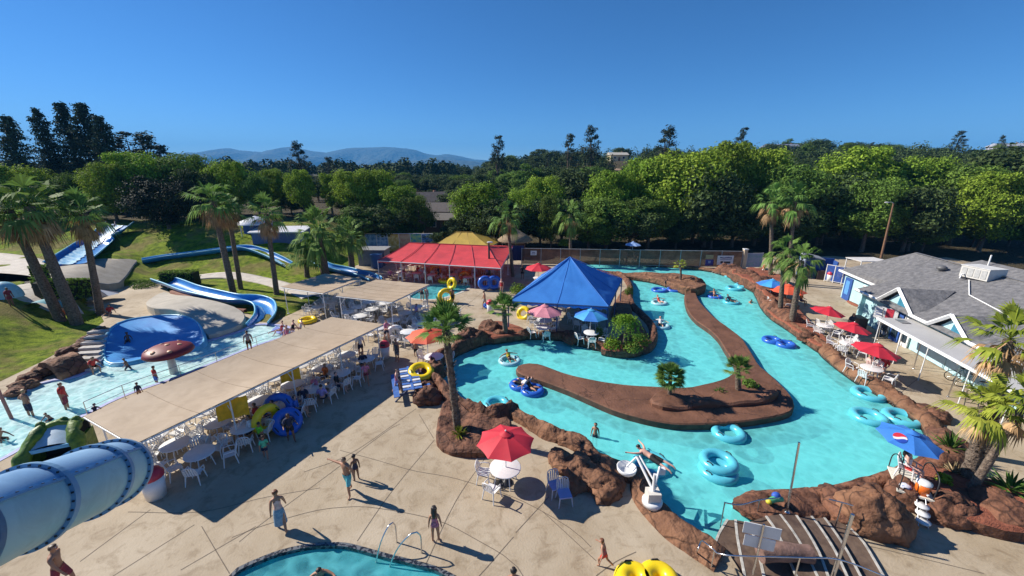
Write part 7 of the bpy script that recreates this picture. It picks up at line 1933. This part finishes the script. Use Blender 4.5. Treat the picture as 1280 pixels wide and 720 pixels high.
POSES = {
 'stand': dict(tor=(0, 0, 1), la=((.25, 0, -1), (.1, -.12, -1)), ra=((-.25, 0, -1), (-.1, -.12, -1)), ll=((.06, 0, -1), (.02, .02, -1)), rl=((-.06, 0, -1), (-.02, .02, -1))),
 'walk': dict(tor=(0, -.06, 1), la=((.22, .35, -1), (.1, .0, -1)), ra=((-.22, -.35, -1), (-.1, -.6, -1)), ll=((.05, -.42, -1), (.02, .02, -1)), rl=((-.05, .28, -1), (-.02, .62, -1))),
 'run': dict(tor=(0, -.2, 1), la=((.7, .4, -.6), (.8, -.1, -.3)), ra=((-.5, -.4, -.7), (-.2, -.9, -.1)), ll=((.08, -.8, -1), (.02, .2, -1)), rl=((-.05, .45, -1), (-.02, 1.1, -.7))),
 'point': dict(tor=(0, -.05, 1), la=((.3, .25, -1), (.3, -.1, -1)), ra=((-1, -.1, .05), (-1, -.05, .02)), ll=((.10, -.30, -1), (.05, .0, -1)), rl=((-.10, .24, -1), (-.05, .42, -1))),
 'hips': dict(tor=(0, 0, 1), la=((.75, .2, -.75), (-.75, -.3, -.35)), ra=((-.75, .2, -.75), (.75, -.3, -.35)), ll=((.12, 0, -1), (.05, 0, -1)), rl=((-.12, 0, -1), (-.05, 0, -1))),
 'carry': dict(tor=(0, -.05, 1), la=((.4, -.5, -.8), (.1, -1, .0)), ra=((-.4, -.5, -.8), (-.1, -1, .0)), ll=((.06, -.25, -1), (.02, .02, -1)), rl=((-.06, .2, -1), (-.02, .4, -1))),
 'sit': dict(tor=(0, .12, 1), la=((.25, -.25, -1), (.0, -1, -.25)), ra=((-.25, -.25, -1), (.0, -1, -.25)), ll=((.14, -1, -.02), (.03, -.08, -1)), rl=((-.14, -1, -.02), (-.03, -.08, -1))),
 'ground': dict(tor=(0, .35, 1), la=((.35, .55, -1), (.1, .2, -1)), ra=((-.35, .2, -1), (.1, -.8, -.4)), ll=((.2, -1, .45), (.05, -.6, -.8)), rl=((-.2, -1, .12), (-.05, -1, -.12))),
 'crouch': dict(tor=(0, -.45, 1), la=((.3, -.7, -.7), (0, -.8, -.6)), ra=((-.3, -.7, -.7), (0, -.8, -.6)), ll=((.25, -1, -.1), (.0, .35, -1)), rl=((-.25, -1, -.1), (0, .35, -1))),
 'float': dict(tor=(0, .8, .62), la=((.8, .1, -.25), (.7, -.5, -.1)), ra=((-.8, .1, -.25), (-.7, -.5, -.1)), ll=((.28, -1, .22), (.1, -.8, -.45)), rl=((-.28, -1, .22), (-.1, -.8, -.45))),
 'prone': dict(tor=(0, -1, .10), la=((.8, -.7, .05), (.5, -.9, -.05)), ra=((-.8, -.7, .05), (-.5, -.9, -.05)), ll=((.14, 1, -.04), (.08, 1, -.12)), rl=((-.14, 1, -.04), (-.08, 1, -.12))),
 'swim': dict(tor=(0, -.5, .85), la=((.8, -.5, -.2), (.5, -.8, -.1)), ra=((-.8, -.5, -.2), (-.5, -.8, -.1)), ll=((.1, .5, -1), (.05, .7, -.8)), rl=((-.1, .3, -1), (-.05, .8, -.8))),
}
NP = [0]
TMP = bpy.data.scenes.new('workbench')   # an empty scene in which each body is grown, removed at the end
def person(loc, H, rz, pose, label, skin='b', hair='dark', wear=(), long_hair=False, kid=False, z0=None, fingers=False, female=False, group=None, hat=None):
    """loc: point under the pelvis (on the ground); z0: pelvis height above loc, else the lower foot stands on loc"""
    NP[0] += 1
    P = POSES[pose]; s = H / 1.75
    hd = 1.0 if not kid else 1.22          # children have larger heads and shorter legs
    lg = 1.0 if not kid else .88
    sw = (.185 if not female else .165) * (1 if not kid else .88)
    J = []; E = []; Rr = []; B_ = []
    def add(p, r, par=None, bone=None):
        J.append(Vector(p)); Rr.append(r)
        if par is not None: E.append((par, len(J) - 1)); B_.append((par, len(J) - 1, bone))
        return len(J) - 1
    tor = norm(P['tor']); right = Vector((1, 0, 0)); fwd = tor.cross(right) * -1
    if fwd.y > 0: fwd = -fwd
    g = .92 if female else 1.0
    pel = add((0, 0, 0), .118)
    w1 = add(tor * .16, .105 * g, pel, 'torso'); ch = add(tor * .34, .135 * g, w1, 'torso'); up = add(tor * .47, .085, ch, 'torso')
    look = norm(tor * .75 + Vector((0, 0, .6)) + fwd * .12)
    nk = add(tor * .47 + look * .07, .052, up, 'neck'); j1 = add(J[nk] + look * .08 * hd + fwd * .015, .072 * hd, nk, 'head')
    sk = add(J[j1] + look * .085 * hd, .096 * hd, j1, 'head'); cr = add(J[sk] + look * .062 * hd - fwd * .012, .068 * hd, sk, 'head')
    ends = {}
    for sd, key in ((1, 'la'), (-1, 'ra')):
        a, b = norm(P[key][0]), norm(P[key][1])
        sh = add(tor * .435 + right * sd * sw, .062 * g, up, 'shoulder')
        el = add(J[sh] + a * .27, .043 * g, sh, 'upper_arm'); wr = add(J[el] + b * .235, .028 * g, el, 'forearm')
        hn = add(J[wr] + b * .075, .032, wr, 'hand')
        if not fingers: add(J[hn] + b * .085, .017, hn, 'hand')
        ends[key] = (J[hn].copy(), b)
    for sd, key in ((1, 'll'), (-1, 'rl')):
        a, b = norm(P[key][0]), norm(P[key][1])
        hp = add(right * sd * .085 - tor * .05, .098 * g, pel, 'hip')
        mid = add(J[hp] + a * .19 * lg, .080 * g, hp, 'thigh')
        kn = add(J[hp] + a * .42 * lg, .054, mid, 'thigh2'); cf = add(J[kn] + b * .14 * lg, .054, kn, 'shin'); an = add(J[kn] + b * .40 * lg, .034, cf, 'shin')
        fw = norm(Vector((sd * .25, -1, 0))) if abs(b.z) > .5 else norm(b * .7 + Vector((0, 0, -.5)))
        add(J[an] + fw * .13 + Vector((0, 0, -.045)) * (1 if abs(b.z) > .5 else 0), .026, an, 'foot')
    low = min(j.z - (.02 if True else 0) for j in J)
    base = -low if z0 is None else z0 / s
    roots = [0]
    if fingers:
        for key in ('la', 'ra'):
            h_, b = ends[key]; q = b.orthogonal().normalized(); q2 = fwd - b * fwd.dot(b)
            q = q2.normalized() if q2.length > .1 else q
            for k, (off, L_) in enumerate(((-.024, .075), (-.008, .085), (.009, .080), (.024, .062), (.036, .050))):
                i0 = len(J); roots.append(i0); J.append(h_ + q * off * (.8 if k < 4 else .5) - b * .01); Rr.append(.0095)
                d = norm(b + q * off * 4) if k < 4 else norm(b * .6 + q * 1.0)
                J.append(J[i0] + d * L_ * .55); Rr.append(.0085); J.append(J[i0 + 1] + norm(d + fwd * .35) * L_ * .5); Rr.append(.007)
                E += [(i0, i0 + 1), (i0 + 1, i0 + 2)]; B_ += [(i0, i0 + 1, 'hand'), (i0 + 1, i0 + 2, 'hand')]
    me = bpy.data.meshes.new('skeleton'); me.from_pydata([tuple(j + Vector((0, 0, base))) for j in J], E, []); me.update()
    ob = bpy.data.objects.new('skeleton', me); TMP.collection.objects.link(ob)
    md = ob.modifiers.new('skin', 'SKIN'); md.use_smooth_shade = True
    for i, r in enumerate(Rr): me.skin_vertices[0].data[i].radius = (r, r); me.skin_vertices[0].data[i].use_root = i in roots
    sb = ob.modifiers.new('sub', 'SUBSURF'); sb.levels = 2 if fingers else 1; sb.render_levels = sb.levels
    TMP.view_layers[0].update()
    dg = TMP.view_layers[0].depsgraph
    body = bpy.data.meshes.new_from_object(ob.evaluated_get(dg)); bpy.data.objects.remove(ob); bpy.data.meshes.remove(me)
    body.name = 'body'; body.materials.clear(); body.materials.append(SKIN[skin])
    t = thing('person', label, 'person', loc, rz, group, s)
    n = len(body.vertices); co_ = np.empty(n * 3, np.float32); body.vertices.foreach_get('co', co_); co_ = co_.reshape(-1, 3)
    nr = np.empty(n * 3, np.float32); body.vertices.foreach_get('normal', nr); nr = nr.reshape(-1, 3)
    # nearest bone of each skin vertex
    best = np.full(n, 9.0); which = np.zeros(n, int); tt = np.zeros(n)
    for k, (a, b, nm) in enumerate(B_):
        A = np.array(J[a]) + np.array([0, 0, base]); D = np.array(J[b]) + np.array([0, 0, base]) - A
        L2 = max(1e-9, (D * D).sum()); q = np.clip(((co_ - A) @ D) / L2, 0, 1); d = np.linalg.norm(co_ - A - q[:, None] * D, axis=1) - .5 * (Rr[a] + (Rr[b] - Rr[a]) * q)
        m_ = d < best; best[m_] = d[m_]; which[m_] = k; tt[m_] = q[m_]
    bn = np.array([x[2] for x in B_])[which]
    link('body', body, t)
    polys = [tuple(p.vertices) for p in body.polygons]
    upv = np.array(tor); hgt = (co_ - np.array([0, 0, base])) @ upv
    def part(name, sel, off, m):
        fs = [f for f in polys if sum(sel[i] for i in f) >= len(f) - 0]
        if not fs: return
        ids = sorted({i for f in fs for i in f}); mp = {i: k for k, i in enumerate(ids)}
        b_ = MB(); b_.add([tuple(co_[i] + nr[i] * off) for i in ids], [tuple(mp[i] for i in f) for f in fs], True); b_.obj(name, m, t)
    # hair
    hc = np.array(J[sk]) + np.array([0, 0, base]); fv = np.array(fwd); lv = np.array(look)
    isH = bn == 'head'; rel = co_ - hc; f_ = rel @ fv; l_ = rel @ lv
    part('hair', isH & ((l_ > .035 * hd) | ((f_ < .02) & (l_ > -.06 * hd))), .016, HAIR[hair])
    if long_hair:
        b_ = MB(); p0 = J[sk] - fwd * .05 + Vector((0, 0, base)); dn = norm(-look * .9 - fwd * .28)
        b_.tube([p0 + look * .06, p0 + dn * .12, p0 + dn * .26, p0 + dn * .36], [.085 * hd, .095 * hd, .085, .03], 10); b_.obj('long_hair', HAIR[hair], t)
    # face
    fc = MB(); c_ = J[sk] + Vector((0, 0, base)); rt = right
    nose = c_ + fwd * (.094 * hd) - look * .03 * hd; fc.ball(nose, (.014, .020, .020), 8, 6); fc.ball(c_ - look * .03 * hd + rt * .088 * hd, (.012, .024, .034), 8, 6); fc.ball(c_ - look * .03 * hd - rt * .088 * hd, (.012, .024, .034), 8, 6); fc.obj('nose_and_ears', SKIN[skin], t)
    if fingers:
        for sg in (1, -1): MB().ball(c_ + fwd * .083 * hd + rt * sg * .034 - look * .002, .013, 8, 6).obj('eye', M_white, t); 
        for sg in (1, -1): MB().ball(c_ + fwd * .092 * hd + rt * sg * .034 - look * .002, .007, 6, 5).obj('pupil', M_black, t)
        MB().ball(c_ + fwd * .082 * hd - look * .066 * hd, (.026, .010, .009), 8, 6).obj('mouth', mat('lips', (.35, .11, .09), .5), t)
    leg1 = (bn == 'thigh') | ((bn == 'thigh2') & (tt < .85)); hips = (bn == 'hip') | ((bn == 'torso') & (hgt < .07))
    for kind, col in wear:
        m = cloth(col)
        if kind == 'trunks': part('swim_trunks', hips | leg1, .016, m)
        elif kind == 'shorts': part('shorts', hips | (bn == 'thigh'), .018, m)
        elif kind == 'swimsuit': part('swimsuit', ((bn == 'torso') & (hgt < .40)) | (bn == 'hip'), .012, m)
        elif kind == 'top': part('bikini_top', (bn == 'torso') & (hgt > .24) & (hgt < .38), .012, m)
        elif kind == 'briefs': part('bikini_bottom', (bn == 'hip') | ((bn == 'torso') & (hgt < .03)), .012, m)
        elif kind == 'tank': part('tank_top', (bn == 'torso') & (hgt < .46), .014, m)
        elif kind == 'shirt': part('shirt', ((bn == 'torso') & (hgt > -.04)) | (bn == 'shoulder') | ((bn == 'upper_arm') & (tt < .75)), .018, m)
        elif kind == 'dress': part('dress', ((bn == 'torso')) | hips | leg1, .022, m)
        elif kind == 'skirt':
            b_ = MB(); c0 = Vector((0, 0, base)); b_.lathe([(.135, .06), (.17, -.05), (.19, -.25), (.2, -.46), (.21, -.60)], 18, c0 + Vector((0, 0, 0))); b_.v = [(v[0], v[1] * .78, v[2]) for v in b_.v]; b_.obj('wrap_skirt', m, t)
        elif kind == 'hat':
            b_ = MB(); c0 = J[sk] + look * .05 + Vector((0, 0, base)); b_.lathe([(.19, .0), (.115, .02), (.105, .10), (.0, .125)], 16, c0, 0, True, dirrot(look)); b_.obj('sun_hat', m, t)
        elif kind == 'vest': part('life_vest', (bn == 'torso') & (hgt > .12) & (hgt < .45), .045, m)
    return t
def gz(x, y, z=0.0): return G(x, y, z)
def look_rz(dx, dy): return math.atan2(dx, -dy)
# --- the sunny front deck
person(gz(437, 618), 1.80, look_rz(-.45, -1), 'point', 'shirtless person in aqua board shorts striding with one arm stretched out', 'b', 'brown', [('trunks', 'aqua')], fingers=True)
person(gz(446, 600), 1.28, look_rz(-.6, .6), 'stand', 'small child in dark swimwear just behind the person in aqua shorts', 'd', 'dark', [('swimsuit', 'navy')], kid=True)
person(gz(353, 662), 1.70, look_rz(-.5, .75), 'walk', 'person in a pale pink top and blue grey wrap walking on the deck', 'b', 'red', [('tank', 'palepink'), ('skirt', 'bluegrey')], female=True, fingers=True)
person(gz(545, 677), 1.52, look_rz(-.1, .9), 'stand', 'long haired child in a pink print swimsuit standing near the plunge pool', 'b', 'dark', [('swimsuit', 'pinkprint')], long_hair=True, female=True, kid=True, fingers=True)
person(gz(754, 707), 1.15, look_rz(-.9, .5), 'run', 'small child in red print swimwear running beside the yellow double ring', 'b', 'red', [('swimsuit', 'redprint'), ('shorts', 'red')], kid=True, fingers=True)
person(gz(84, 738), 1.78, look_rz(.9, .35), 'walk', 'shirtless person in dark trunks cut by the bottom edge near the tube slide', 'b', 'brown', [('trunks', 'maroon')], fingers=True)
person(gz(642, 768), 1.72, look_rz(0, 1), 'stand', 'person of whom only the dark hair shows at the bottom edge', 'b', 'dark', [('trunks', 'navy')])
person(gz(404, 722, -.5), 1.65, look_rz(.3, -1), 'swim', 'dark haired swimmer in the plunge pool at the bottom edge', 'b', 'dark', [('swimsuit', 'black')], z0=.12)
# --- in the shade of the long canopy
person(gz(333, 573), 1.22, look_rz(-.4, .8), 'walk', 'child in a mint green shirt walking in the canopy shade', 'b', 'brown', [('shirt', 'mint'), ('shorts', 'navy')], kid=True)
person(gz(328, 556), 1.25, look_rz(.3, .9), 'stand', 'child in a lime green shirt beside the upright yellow ring', 'b', 'dark', [('shirt', 'lime'), ('shorts', 'black')], kid=True)
person(gz(365, 552), 1.55, look_rz(.6, -.7), 'carry', 'dark clothed person carrying two blue rings in the canopy shade', 'd', 'dark', [('shirt', 'navy'), ('shorts', 'black')])
person(gz(459, 481), 1.55, look_rz(.2, -1), 'walk', 'person in a pink top walking at the edge of the canopy shade', 'b', 'dark', [('shirt', 'pink'), ('shorts', 'maroon')], female=True)
person(gz(452, 447), 1.78, look_rz(.5, -.6), 'stand', 'person in white shirt and dark shorts at the far end of the long canopy', 'b', 'dark', [('shirt', 'white'), ('shorts', 'navy')])
person(gz(497, 452), 1.68, look_rz(-.5, -.8), 'stand', 'person in a dark printed dress near the picnic table', 'b', 'dark', [('dress', 'print')], female=True)
person(gz(520, 446), 1.25, look_rz(.2, 1), 'stand', 'small child in dark trunks below the orange umbrella', 'b', 'dark', [('trunks', 'black')], kid=True)
person(gz(484, 427), 1.75, look_rz(.8, -.3), 'carry', 'person in a pink shirt beside the white double ring', 'c', 'brown', [('shirt', 'pink'), ('shorts', 'navy')])
person(gz(570, 396), 1.35, look_rz(.7, -.5), 'walk', 'lone dark figure walking across the open plaza', 'd', 'dark', [('trunks', 'black')], kid=True)
person(gz(566, 379), 1.60, look_rz(-.3, -.8), 'carry', 'person in dark swimwear behind the upright yellow ring at the far pool', 'd', 'dark', [('trunks', 'black')])
person(gz(497, 490), 1.50, look_rz(.9, .1), 'walk', 'person in pink and lilac swimwear beside the picnic table', 'c', 'brown', [('swimsuit', 'pinkprint'), ('shorts', 'lilac')], female=True)
person(gz(606, 385), 1.70, look_rz(-.9, 0), 'walk', 'person walking past the red tent corner in grey shorts', 'b', 'dark', [('shorts', 'grey')])
person(gz(627, 368), 1.70, look_rz(-.4, -.9), 'stand', 'person in a pale red swimsuit by the blue double ring at the red tent', 'c', 'brown', [('swimsuit', 'red')], female=True)
person(gz(528, 376), 1.70, look_rz(.4, -.9), 'stand', 'taller of two people standing at the small far pool', 'b', 'dark', [('shirt', 'grey'), ('shorts', 'navy')])
person(gz(534, 378), 1.55, look_rz(-.4, -.6), 'stand', 'shorter of two people standing at the small far pool', 'd', 'dark', [('swimsuit', 'black')])
person(gz(521, 402), 1.62, look_rz(.8, .2), 'walk', 'person in a lilac shirt between the chairs and the far pool', 'b', 'dark', [('shirt', 'lilac'), ('shorts', 'navy')])
person(gz(653, 349), 1.70, look_rz(0, -1), 'stand', 'dark figure standing between the red tent and the red umbrella', 'd', 'dark', [('shirt', 'black'), ('shorts', 'black')])
# seated under the long canopy
A0, A1, A2, A3 = [Vector((c.x, c.y, 0)) for c in CA]
for i, (u, v, w_, h_) in enumerate([(.40, .95, 'orange', 'brown'), (.46, 1.12, 'blue', 'dark'), (.52, 1.0, 'navy', 'dark'), (.56, 1.18, 'lilac', 'dark'), (.60, .9, 'pink', 'red'), (.36, .82, 'red', 'brown'), (.66, 1.1, 'black', 'dark'), (.30, 1.0, 'white', 'brown'), (.86, .95, 'navy', 'dark'), (.7, .75, 'orange', 'blond')]):
    p = A0.lerp(A1, u).lerp(A3.lerp(A2, u), v)
    person(p, 1.7, rnd.uniform(0, 6.28), 'sit', 'person in %s seated under the long tan canopy' % {'orange': 'an orange top', 'blue': 'a blue top', 'navy': 'a navy top', 'lilac': 'a lilac top', 'pink': 'a pink top', 'red': 'a red top', 'black': 'a black top', 'white': 'a white top'}[w_] + {8: ' at its far end', 9: ', fair haired'}.get(i, ''), rnd.choice('abc'), h_, [('shirt', w_), ('shorts', 'navy')])
for i, (px, py, w_, lb) in enumerate([(352, 416, 'red', 'sunbather in red swimwear beside the flume end'), (366, 415, 'black', 'dark haired sunbather in black next to the one in red'), (376, 413, 'white', 'sunbather in white at the right of the pool side group'), (359, 422, 'pink', 'sunbather in pink at the front of the pool side group')]):
    person(gz(px, py), 1.65, rnd.uniform(-1, 1), 'ground', lb, 'c', rnd.choice(['brown', 'dark']), [('swimsuit', w_)], female=True)
ring(gz(385, 402), 'yellow ring among the sunbathers by the wading pool', .62, .2, M_yellow, key='yellow7')
# --- wading pool
person(gz(41, 524, -.3), 1.75, look_rz(.2, 1), 'hips', 'person in dark trunks with hands on hips in the wading pool', 'b', 'blond', [('trunks', 'navy')])
person(gz(86, 515, -.3), 1.78, look_rz(.8, .4), 'stand', 'person in a red shirt and dark shorts standing in the wading pool', 'b', 'dark', [('shirt', 'red'), ('trunks', 'maroon')])
person(gz(66, 529, -.3), 1.0, look_rz(0, -1), 'crouch', 'child crouching low in the water beside the green play tunnel', 'b', 'dark', [('trunks', 'navy')], kid=True)
person(gz(119, 466, -.1), 1.6, look_rz(.9, -.4), 'crouch', 'person in a bright red shirt bending at the pale stepping stones', 'b', 'brown', [('shirt', 'red'), ('shorts', 'black')])
person(gz(162, 466, -.3), 1.15, look_rz(-.9, -.3), 'run', 'small dark child running through the wading pool by the basin', 'd', 'dark', [('trunks', 'navy')], kid=True)
person(gz(197, 482, -.3), 1.35, look_rz(.3, .8), 'stand', 'child in a red shirt wading near the mushroom stem', 'b', 'red', [('shirt', 'red'), ('trunks', 'blue')], kid=True)
person(gz(176, 499, -.3), 1.1, look_rz(-.4, .9), 'stand', 'child in a navy shirt at the wading pool rail', 'b', 'dark', [('shirt', 'navy')], kid=True)
person(gz(121, 521, -.3), 1.0, look_rz(-.6, .9), 'crouch', 'child with dark hair low at the pool edge by the canopy corner', 'b', 'dark', [('shirt', 'navy')], kid=True)
person(gz(313, 440), 1.6, look_rz(-.5, .8), 'stand', 'dark haired person standing at the rail of the wading pool', 'b', 'dark', [('shirt', 'grey'), ('shorts', 'black')])
person(gz(161, 428, -.1), 1.3, look_rz(.6, -.8), 'ground', 'small figure sliding down inside the blue basin', 'd', 'dark', [('trunks', 'navy')], kid=True)
person(gz(2, 556, -.3), 1.3, look_rz(.6, 0), 'crouch', 'child in dark swimwear at the left edge of the wading pool', 'b', 'dark', [('trunks', 'black')], kid=True)
person(gz(138, 394), 1.6, look_rz(.4, -1), 'ground', 'person in a red shirt sitting on the plaza by the slim palm', 'b', 'brown', [('shirt', 'red'), ('shorts', 'grey')])
person(T(16, 384), 1.6, look_rz(.8, 0), 'stand', 'dark figure standing by the pale blue sun tent on the lawn', 'd', 'dark', [('shirt', 'maroon'), ('shorts', 'maroon')])
person(T(82, 400), 1.5, look_rz(.8, -.4), 'crouch', 'person in orange crouching between the leaning palm trunks', 'c', 'red', [('shirt', 'orange'), ('shorts', 'orange')])
person(T(146, 292) + Vector((0, 0, .8)), 1.5, look_rz(-.8, -.5), 'ground', 'rider coming down the broad straight blue slide', 'c', 'brown', [('trunks', 'black')])
# --- river
dbl = double_ring(gz(658, 487, wz), 'blue double ring carrying two riders at the island tip', -.75, M_tubedeep, 'e', .56)
person(gz(653, 484, wz), 1.7, look_rz(-.8, .6), 'float', 'rider in white lying back on the rear of the blue double ring', 'c', 'dark', [('shirt', 'white'), ('trunks', 'black')], z0=.28)
person(gz(664, 489, wz), 1.6, look_rz(.7, -.6), 'float', 'rider with dark hair on the front of the blue double ring', 'b', 'dark', [('swimsuit', 'black')], z0=.28)
def rider(px, py, rz, label_r, label_p, skin, hair, wear, m=None, key='cyan', H=1.6, r=.66):
    ring(gz(px, py, wz), label_r, r, .17, m, key=key)
    person(gz(px, py, wz) + Vector((0, .05, 0)), H, rz, 'float', label_p, skin, hair, wear, z0=.26)
rider(637, 453, .5, 'pale ring under the rider with a yellow vest', 'rider in a yellow vest near the mulch bank', 'b', 'dark', [('vest', 'yellow'), ('trunks', 'black')], mat('pale_cyan_vinyl', (.35, .62, .70), .3), 'pale')
rider(824, 380, .2, 'cyan ring of the farther rider in the inner channel', 'farther rider in the inner channel in red swimwear', 'c', 'dark', [('swimsuit', 'red')], MATS['pale_cyan_vinyl'], 'pale')
rider(825, 409, -.3, 'cyan ring of the nearer rider in the inner channel', 'nearer rider in the inner channel in a white shirt', 'c', 'dark', [('shirt', 'white'), ('trunks', 'black')], MATS['pale_cyan_vinyl'], 'pale')
rider(893, 372, -.2, 'blue ring drifting past the far rock island', 'dark haired rider past the far rock island', 'b', 'dark', [('trunks', 'black')], M_tubedeep, 'dblue5', r=.6)
rider(914, 379, .6, 'cyan ring of the rider at the right bank bend', 'rider in dark swimwear at the right bank bend', 'b', 'dark', [('shirt', 'navy'), ('trunks', 'black')])
ring(gz(824, 364, wz), 'left deep blue ring beside the far rock island', .72, .18, M_tubedeep, key='dblue6'); ring(gz(843, 363.5, wz), 'right deep blue ring beside the far rock island', .72, .18, M_tubedeep, key='dblue6')
person(gz(832, 366, -.9), 1.7, .4, 'stand', 'person in black standing between the two deep blue rings', 'b', 'dark', [('shirt', 'black')])
person(gz(934, 382, -.6), 1.5, .8, 'swim', 'swimmer low in the water at the right bank bend', 'b', 'dark', [('trunks', 'navy')], z0=.1)
person(gz(743, 557, -.75), 1.35, look_rz(-.5, -.9), 'stand', 'small swimmer upright in the water behind the red umbrella', 'b', 'dark', [('trunks', 'navy')], kid=True)
person(gz(744, 335, -.9), 1.6, 0, 'stand', 'bather whose head shows in the far channel above the blue tent', 'b', 'dark', [('trunks', 'navy')])
ring(gz(813, 583, wz), 'cyan ring under the person lying over the river by the pool lift', .68, .2, None, key='cyan2')
person(gz(814, 580, wz) + Vector((0, 0, .0)), 1.8, look_rz(-.75, .75), 'prone', 'person in black shorts lying face down across a cyan ring', 'c', 'dark', [('trunks', 'black')], z0=.36, fingers=True)
# --- guards and the right bank
bpy.context.view_layer.update()
lg = [o for o in bpy.data.objects if o.name.startswith('lifeguard_stand')][0]
q = lg.matrix_world @ Vector((-.1, .30, 0)); person(Vector((q.x, q.y, .64)), 1.72, -.55 + 1.2, 'sit', 'lifeguard in a red top seated on the white platform', 'c', 'dark', [('tank', 'white'), ('shorts', 'red')], long_hair=True, female=True, z0=.50)
p = Vector((G(793, 330.5).x, G(793, 330.5).y - .3, 1.05)); person(p, 1.7, 0, 'sit', 'lifeguard in white seated on the tall chair at the fence', 'c', 'brown', [('shirt', 'white'), ('shorts', 'red')], z0=.14)
for i, (px, lb) in enumerate(((778, 'left of two bathers standing in front of the long fence'), (783, 'right of two bathers standing in front of the long fence'), (798, 'bather beside the guard chair at the long fence'))):
    person(gz(px, 330.2), 1.65, rnd.uniform(-1, 1), 'stand', lb, 'c', 'brown', [('trunks', ['red', 'orange', 'maroon'][i])])
for i, (px, py, w_, rz, lb) in enumerate(((1083, 466, 'palepink', 1.2, 'person in pale pink at the table of the nearest red umbrella'), (1091, 462, 'maroon', .3, 'person in maroon at the table of the nearest red umbrella'), (1102, 468, 'red', -1.2, 'person in a dark red shirt with back to the walkway'))):
    person(gz(px, py), 1.65, rz, 'sit', lb, 'c', ['blond', 'brown', 'dark'][i], [('shirt', w_), ('shorts', 'white')])
person(gz(1061, 417), 1.70, 0, 'stand', 'dark haired person standing behind the middle red umbrella', 'b', 'dark', [('shirt', 'navy'), ('shorts', 'navy')])
person(gz(953, 345), 1.65, .5, 'walk', 'person in red and white near the gate end of the fence', 'c', 'dark', [('shirt', 'red'), ('shorts', 'white')])
person(gz(1000, 381), 1.65, .5, 'sit', 'person in orange seated below the orange red umbrella by the palms', 'b', 'dark', [('shirt', 'orange'), ('shorts', 'navy')])
# red tent and blue tent guests
for i in range(9):
    u = .08 + .1 * i; p = Vector((rl[0].x, rl[0].y, 0)).lerp(Vector((rl[1].x, rl[1].y, 0)), u) + Vector((0, .8 + 1.2 * (i % 3), 0))
    person(p, 1.65, rnd.uniform(0, 6), rnd.choice(['stand', 'sit', 'stand']), 'guest in the shade of the red tent among tables', rnd.choice('abcd'), rnd.choice(['dark', 'brown']), [('shirt', rnd.choice(['white', 'maroon', 'navy', 'lilac', 'red', 'pink'])), ('shorts', 'navy')], group='guests inside the red tent')
for i, (fx, fy) in enumerate(((.32, .32), (.65, .35), (.5, .7))):
    p = bl.lerp(br, fx).lerp(bl2.lerp(bk, fx), fy); p.z = 0
    person(p + Vector((.5, -.6, 0)), 1.68, rnd.uniform(0, 6), 'sit', 'guest seated in the shade of the blue tent', rnd.choice('abc'), 'dark', [('shirt', ['white', 'navy', 'maroon'][i]), ('shorts', 'navy')], group='guests under the blue tent')
bpy.data.scenes.remove(TMP)
# ================================================================ camera, sky, sun
cam = bpy.data.cameras.new('camera'); co = bpy.data.objects.new('camera', cam); C.objects.link(co)
cam.sensor_width = 36; cam.lens = 36 * F / 1280; cam.clip_end = 12000; cam.clip_start = .05
co.location = (0, 0, CH); co.rotation_euler = (PI / 2 - PIT, 0, 0)
S.camera = co
w = bpy.data.worlds.new('World'); S.world = w; w.use_nodes = True
nt = w.node_tree; bg = nt.nodes['Background']
sk = nt.nodes.new('ShaderNodeTexSky'); sk.sky_type = 'NISHITA'; sk.sun_disc = False
SUN_EL = R(35.5); SUN_AZ = math.atan2(-.95, .31)
sk.sun_elevation = SUN_EL; sk.sun_rotation = SUN_AZ; sk.air_density = .8; sk.dust_density = 0; sk.ozone_density = 10; sk.altitude = 200
hsv = nt.nodes.new('ShaderNodeHueSaturation'); hsv.inputs['Saturation'].default_value = 1.08
nt.links.new(sk.outputs[0], hsv.inputs['Color']); nt.links.new(hsv.outputs[0], bg.inputs[0]); bg.inputs[1].default_value = .080
sl = bpy.data.lights.new('sun', 'SUN'); sl.energy = 5.0; sl.angle = R(.5); sl.color = (1, .93, .82)
so = bpy.data.objects.new('sun', sl); C.objects.link(so)
sd = Vector((math.sin(SUN_AZ) * math.cos(SUN_EL), math.cos(SUN_AZ) * math.cos(SUN_EL), math.sin(SUN_EL)))
so.rotation_euler = sd.to_track_quat('Z', 'Y').to_euler(); so.location = (-40, 20, 60)
S.view_settings.view_transform = 'Standard'; S.view_settings.look = 'None'; S.view_settings.gamma = 1; S.view_settings.exposure = 0.60
S.cycles.use_denoising = True; S.render.filter_size = 1.0
S.cycles.max_bounces = 8; S.cycles.transparent_max_bounces = 16; S.cycles.caustics_reflective = False; S.cycles.caustics_refractive = False
S.cycles.sample_clamp_indirect = 4

# thin summer haze in one box round everything but the sky
hb = MB(); hb.box((0, 3240, 180), (17000, 6700, 430)); 
hm = bpy.data.materials.new('summer_haze'); hm.use_nodes = True; hn = hm.node_tree; hn.nodes.remove(hn.nodes['Principled BSDF'])
pv = hn.nodes.new('ShaderNodeVolumePrincipled'); pv.inputs['Color'].default_value = (.11, .47, 1.0, 1); pv.inputs['Density'].default_value = .00016; pv.inputs['Anisotropy'].default_value = 0.0
hn.links.new(pv.outputs[0], hn.nodes['Material Output'].inputs['Volume'])
props(hb.obj('haze', hm), kind='stuff')
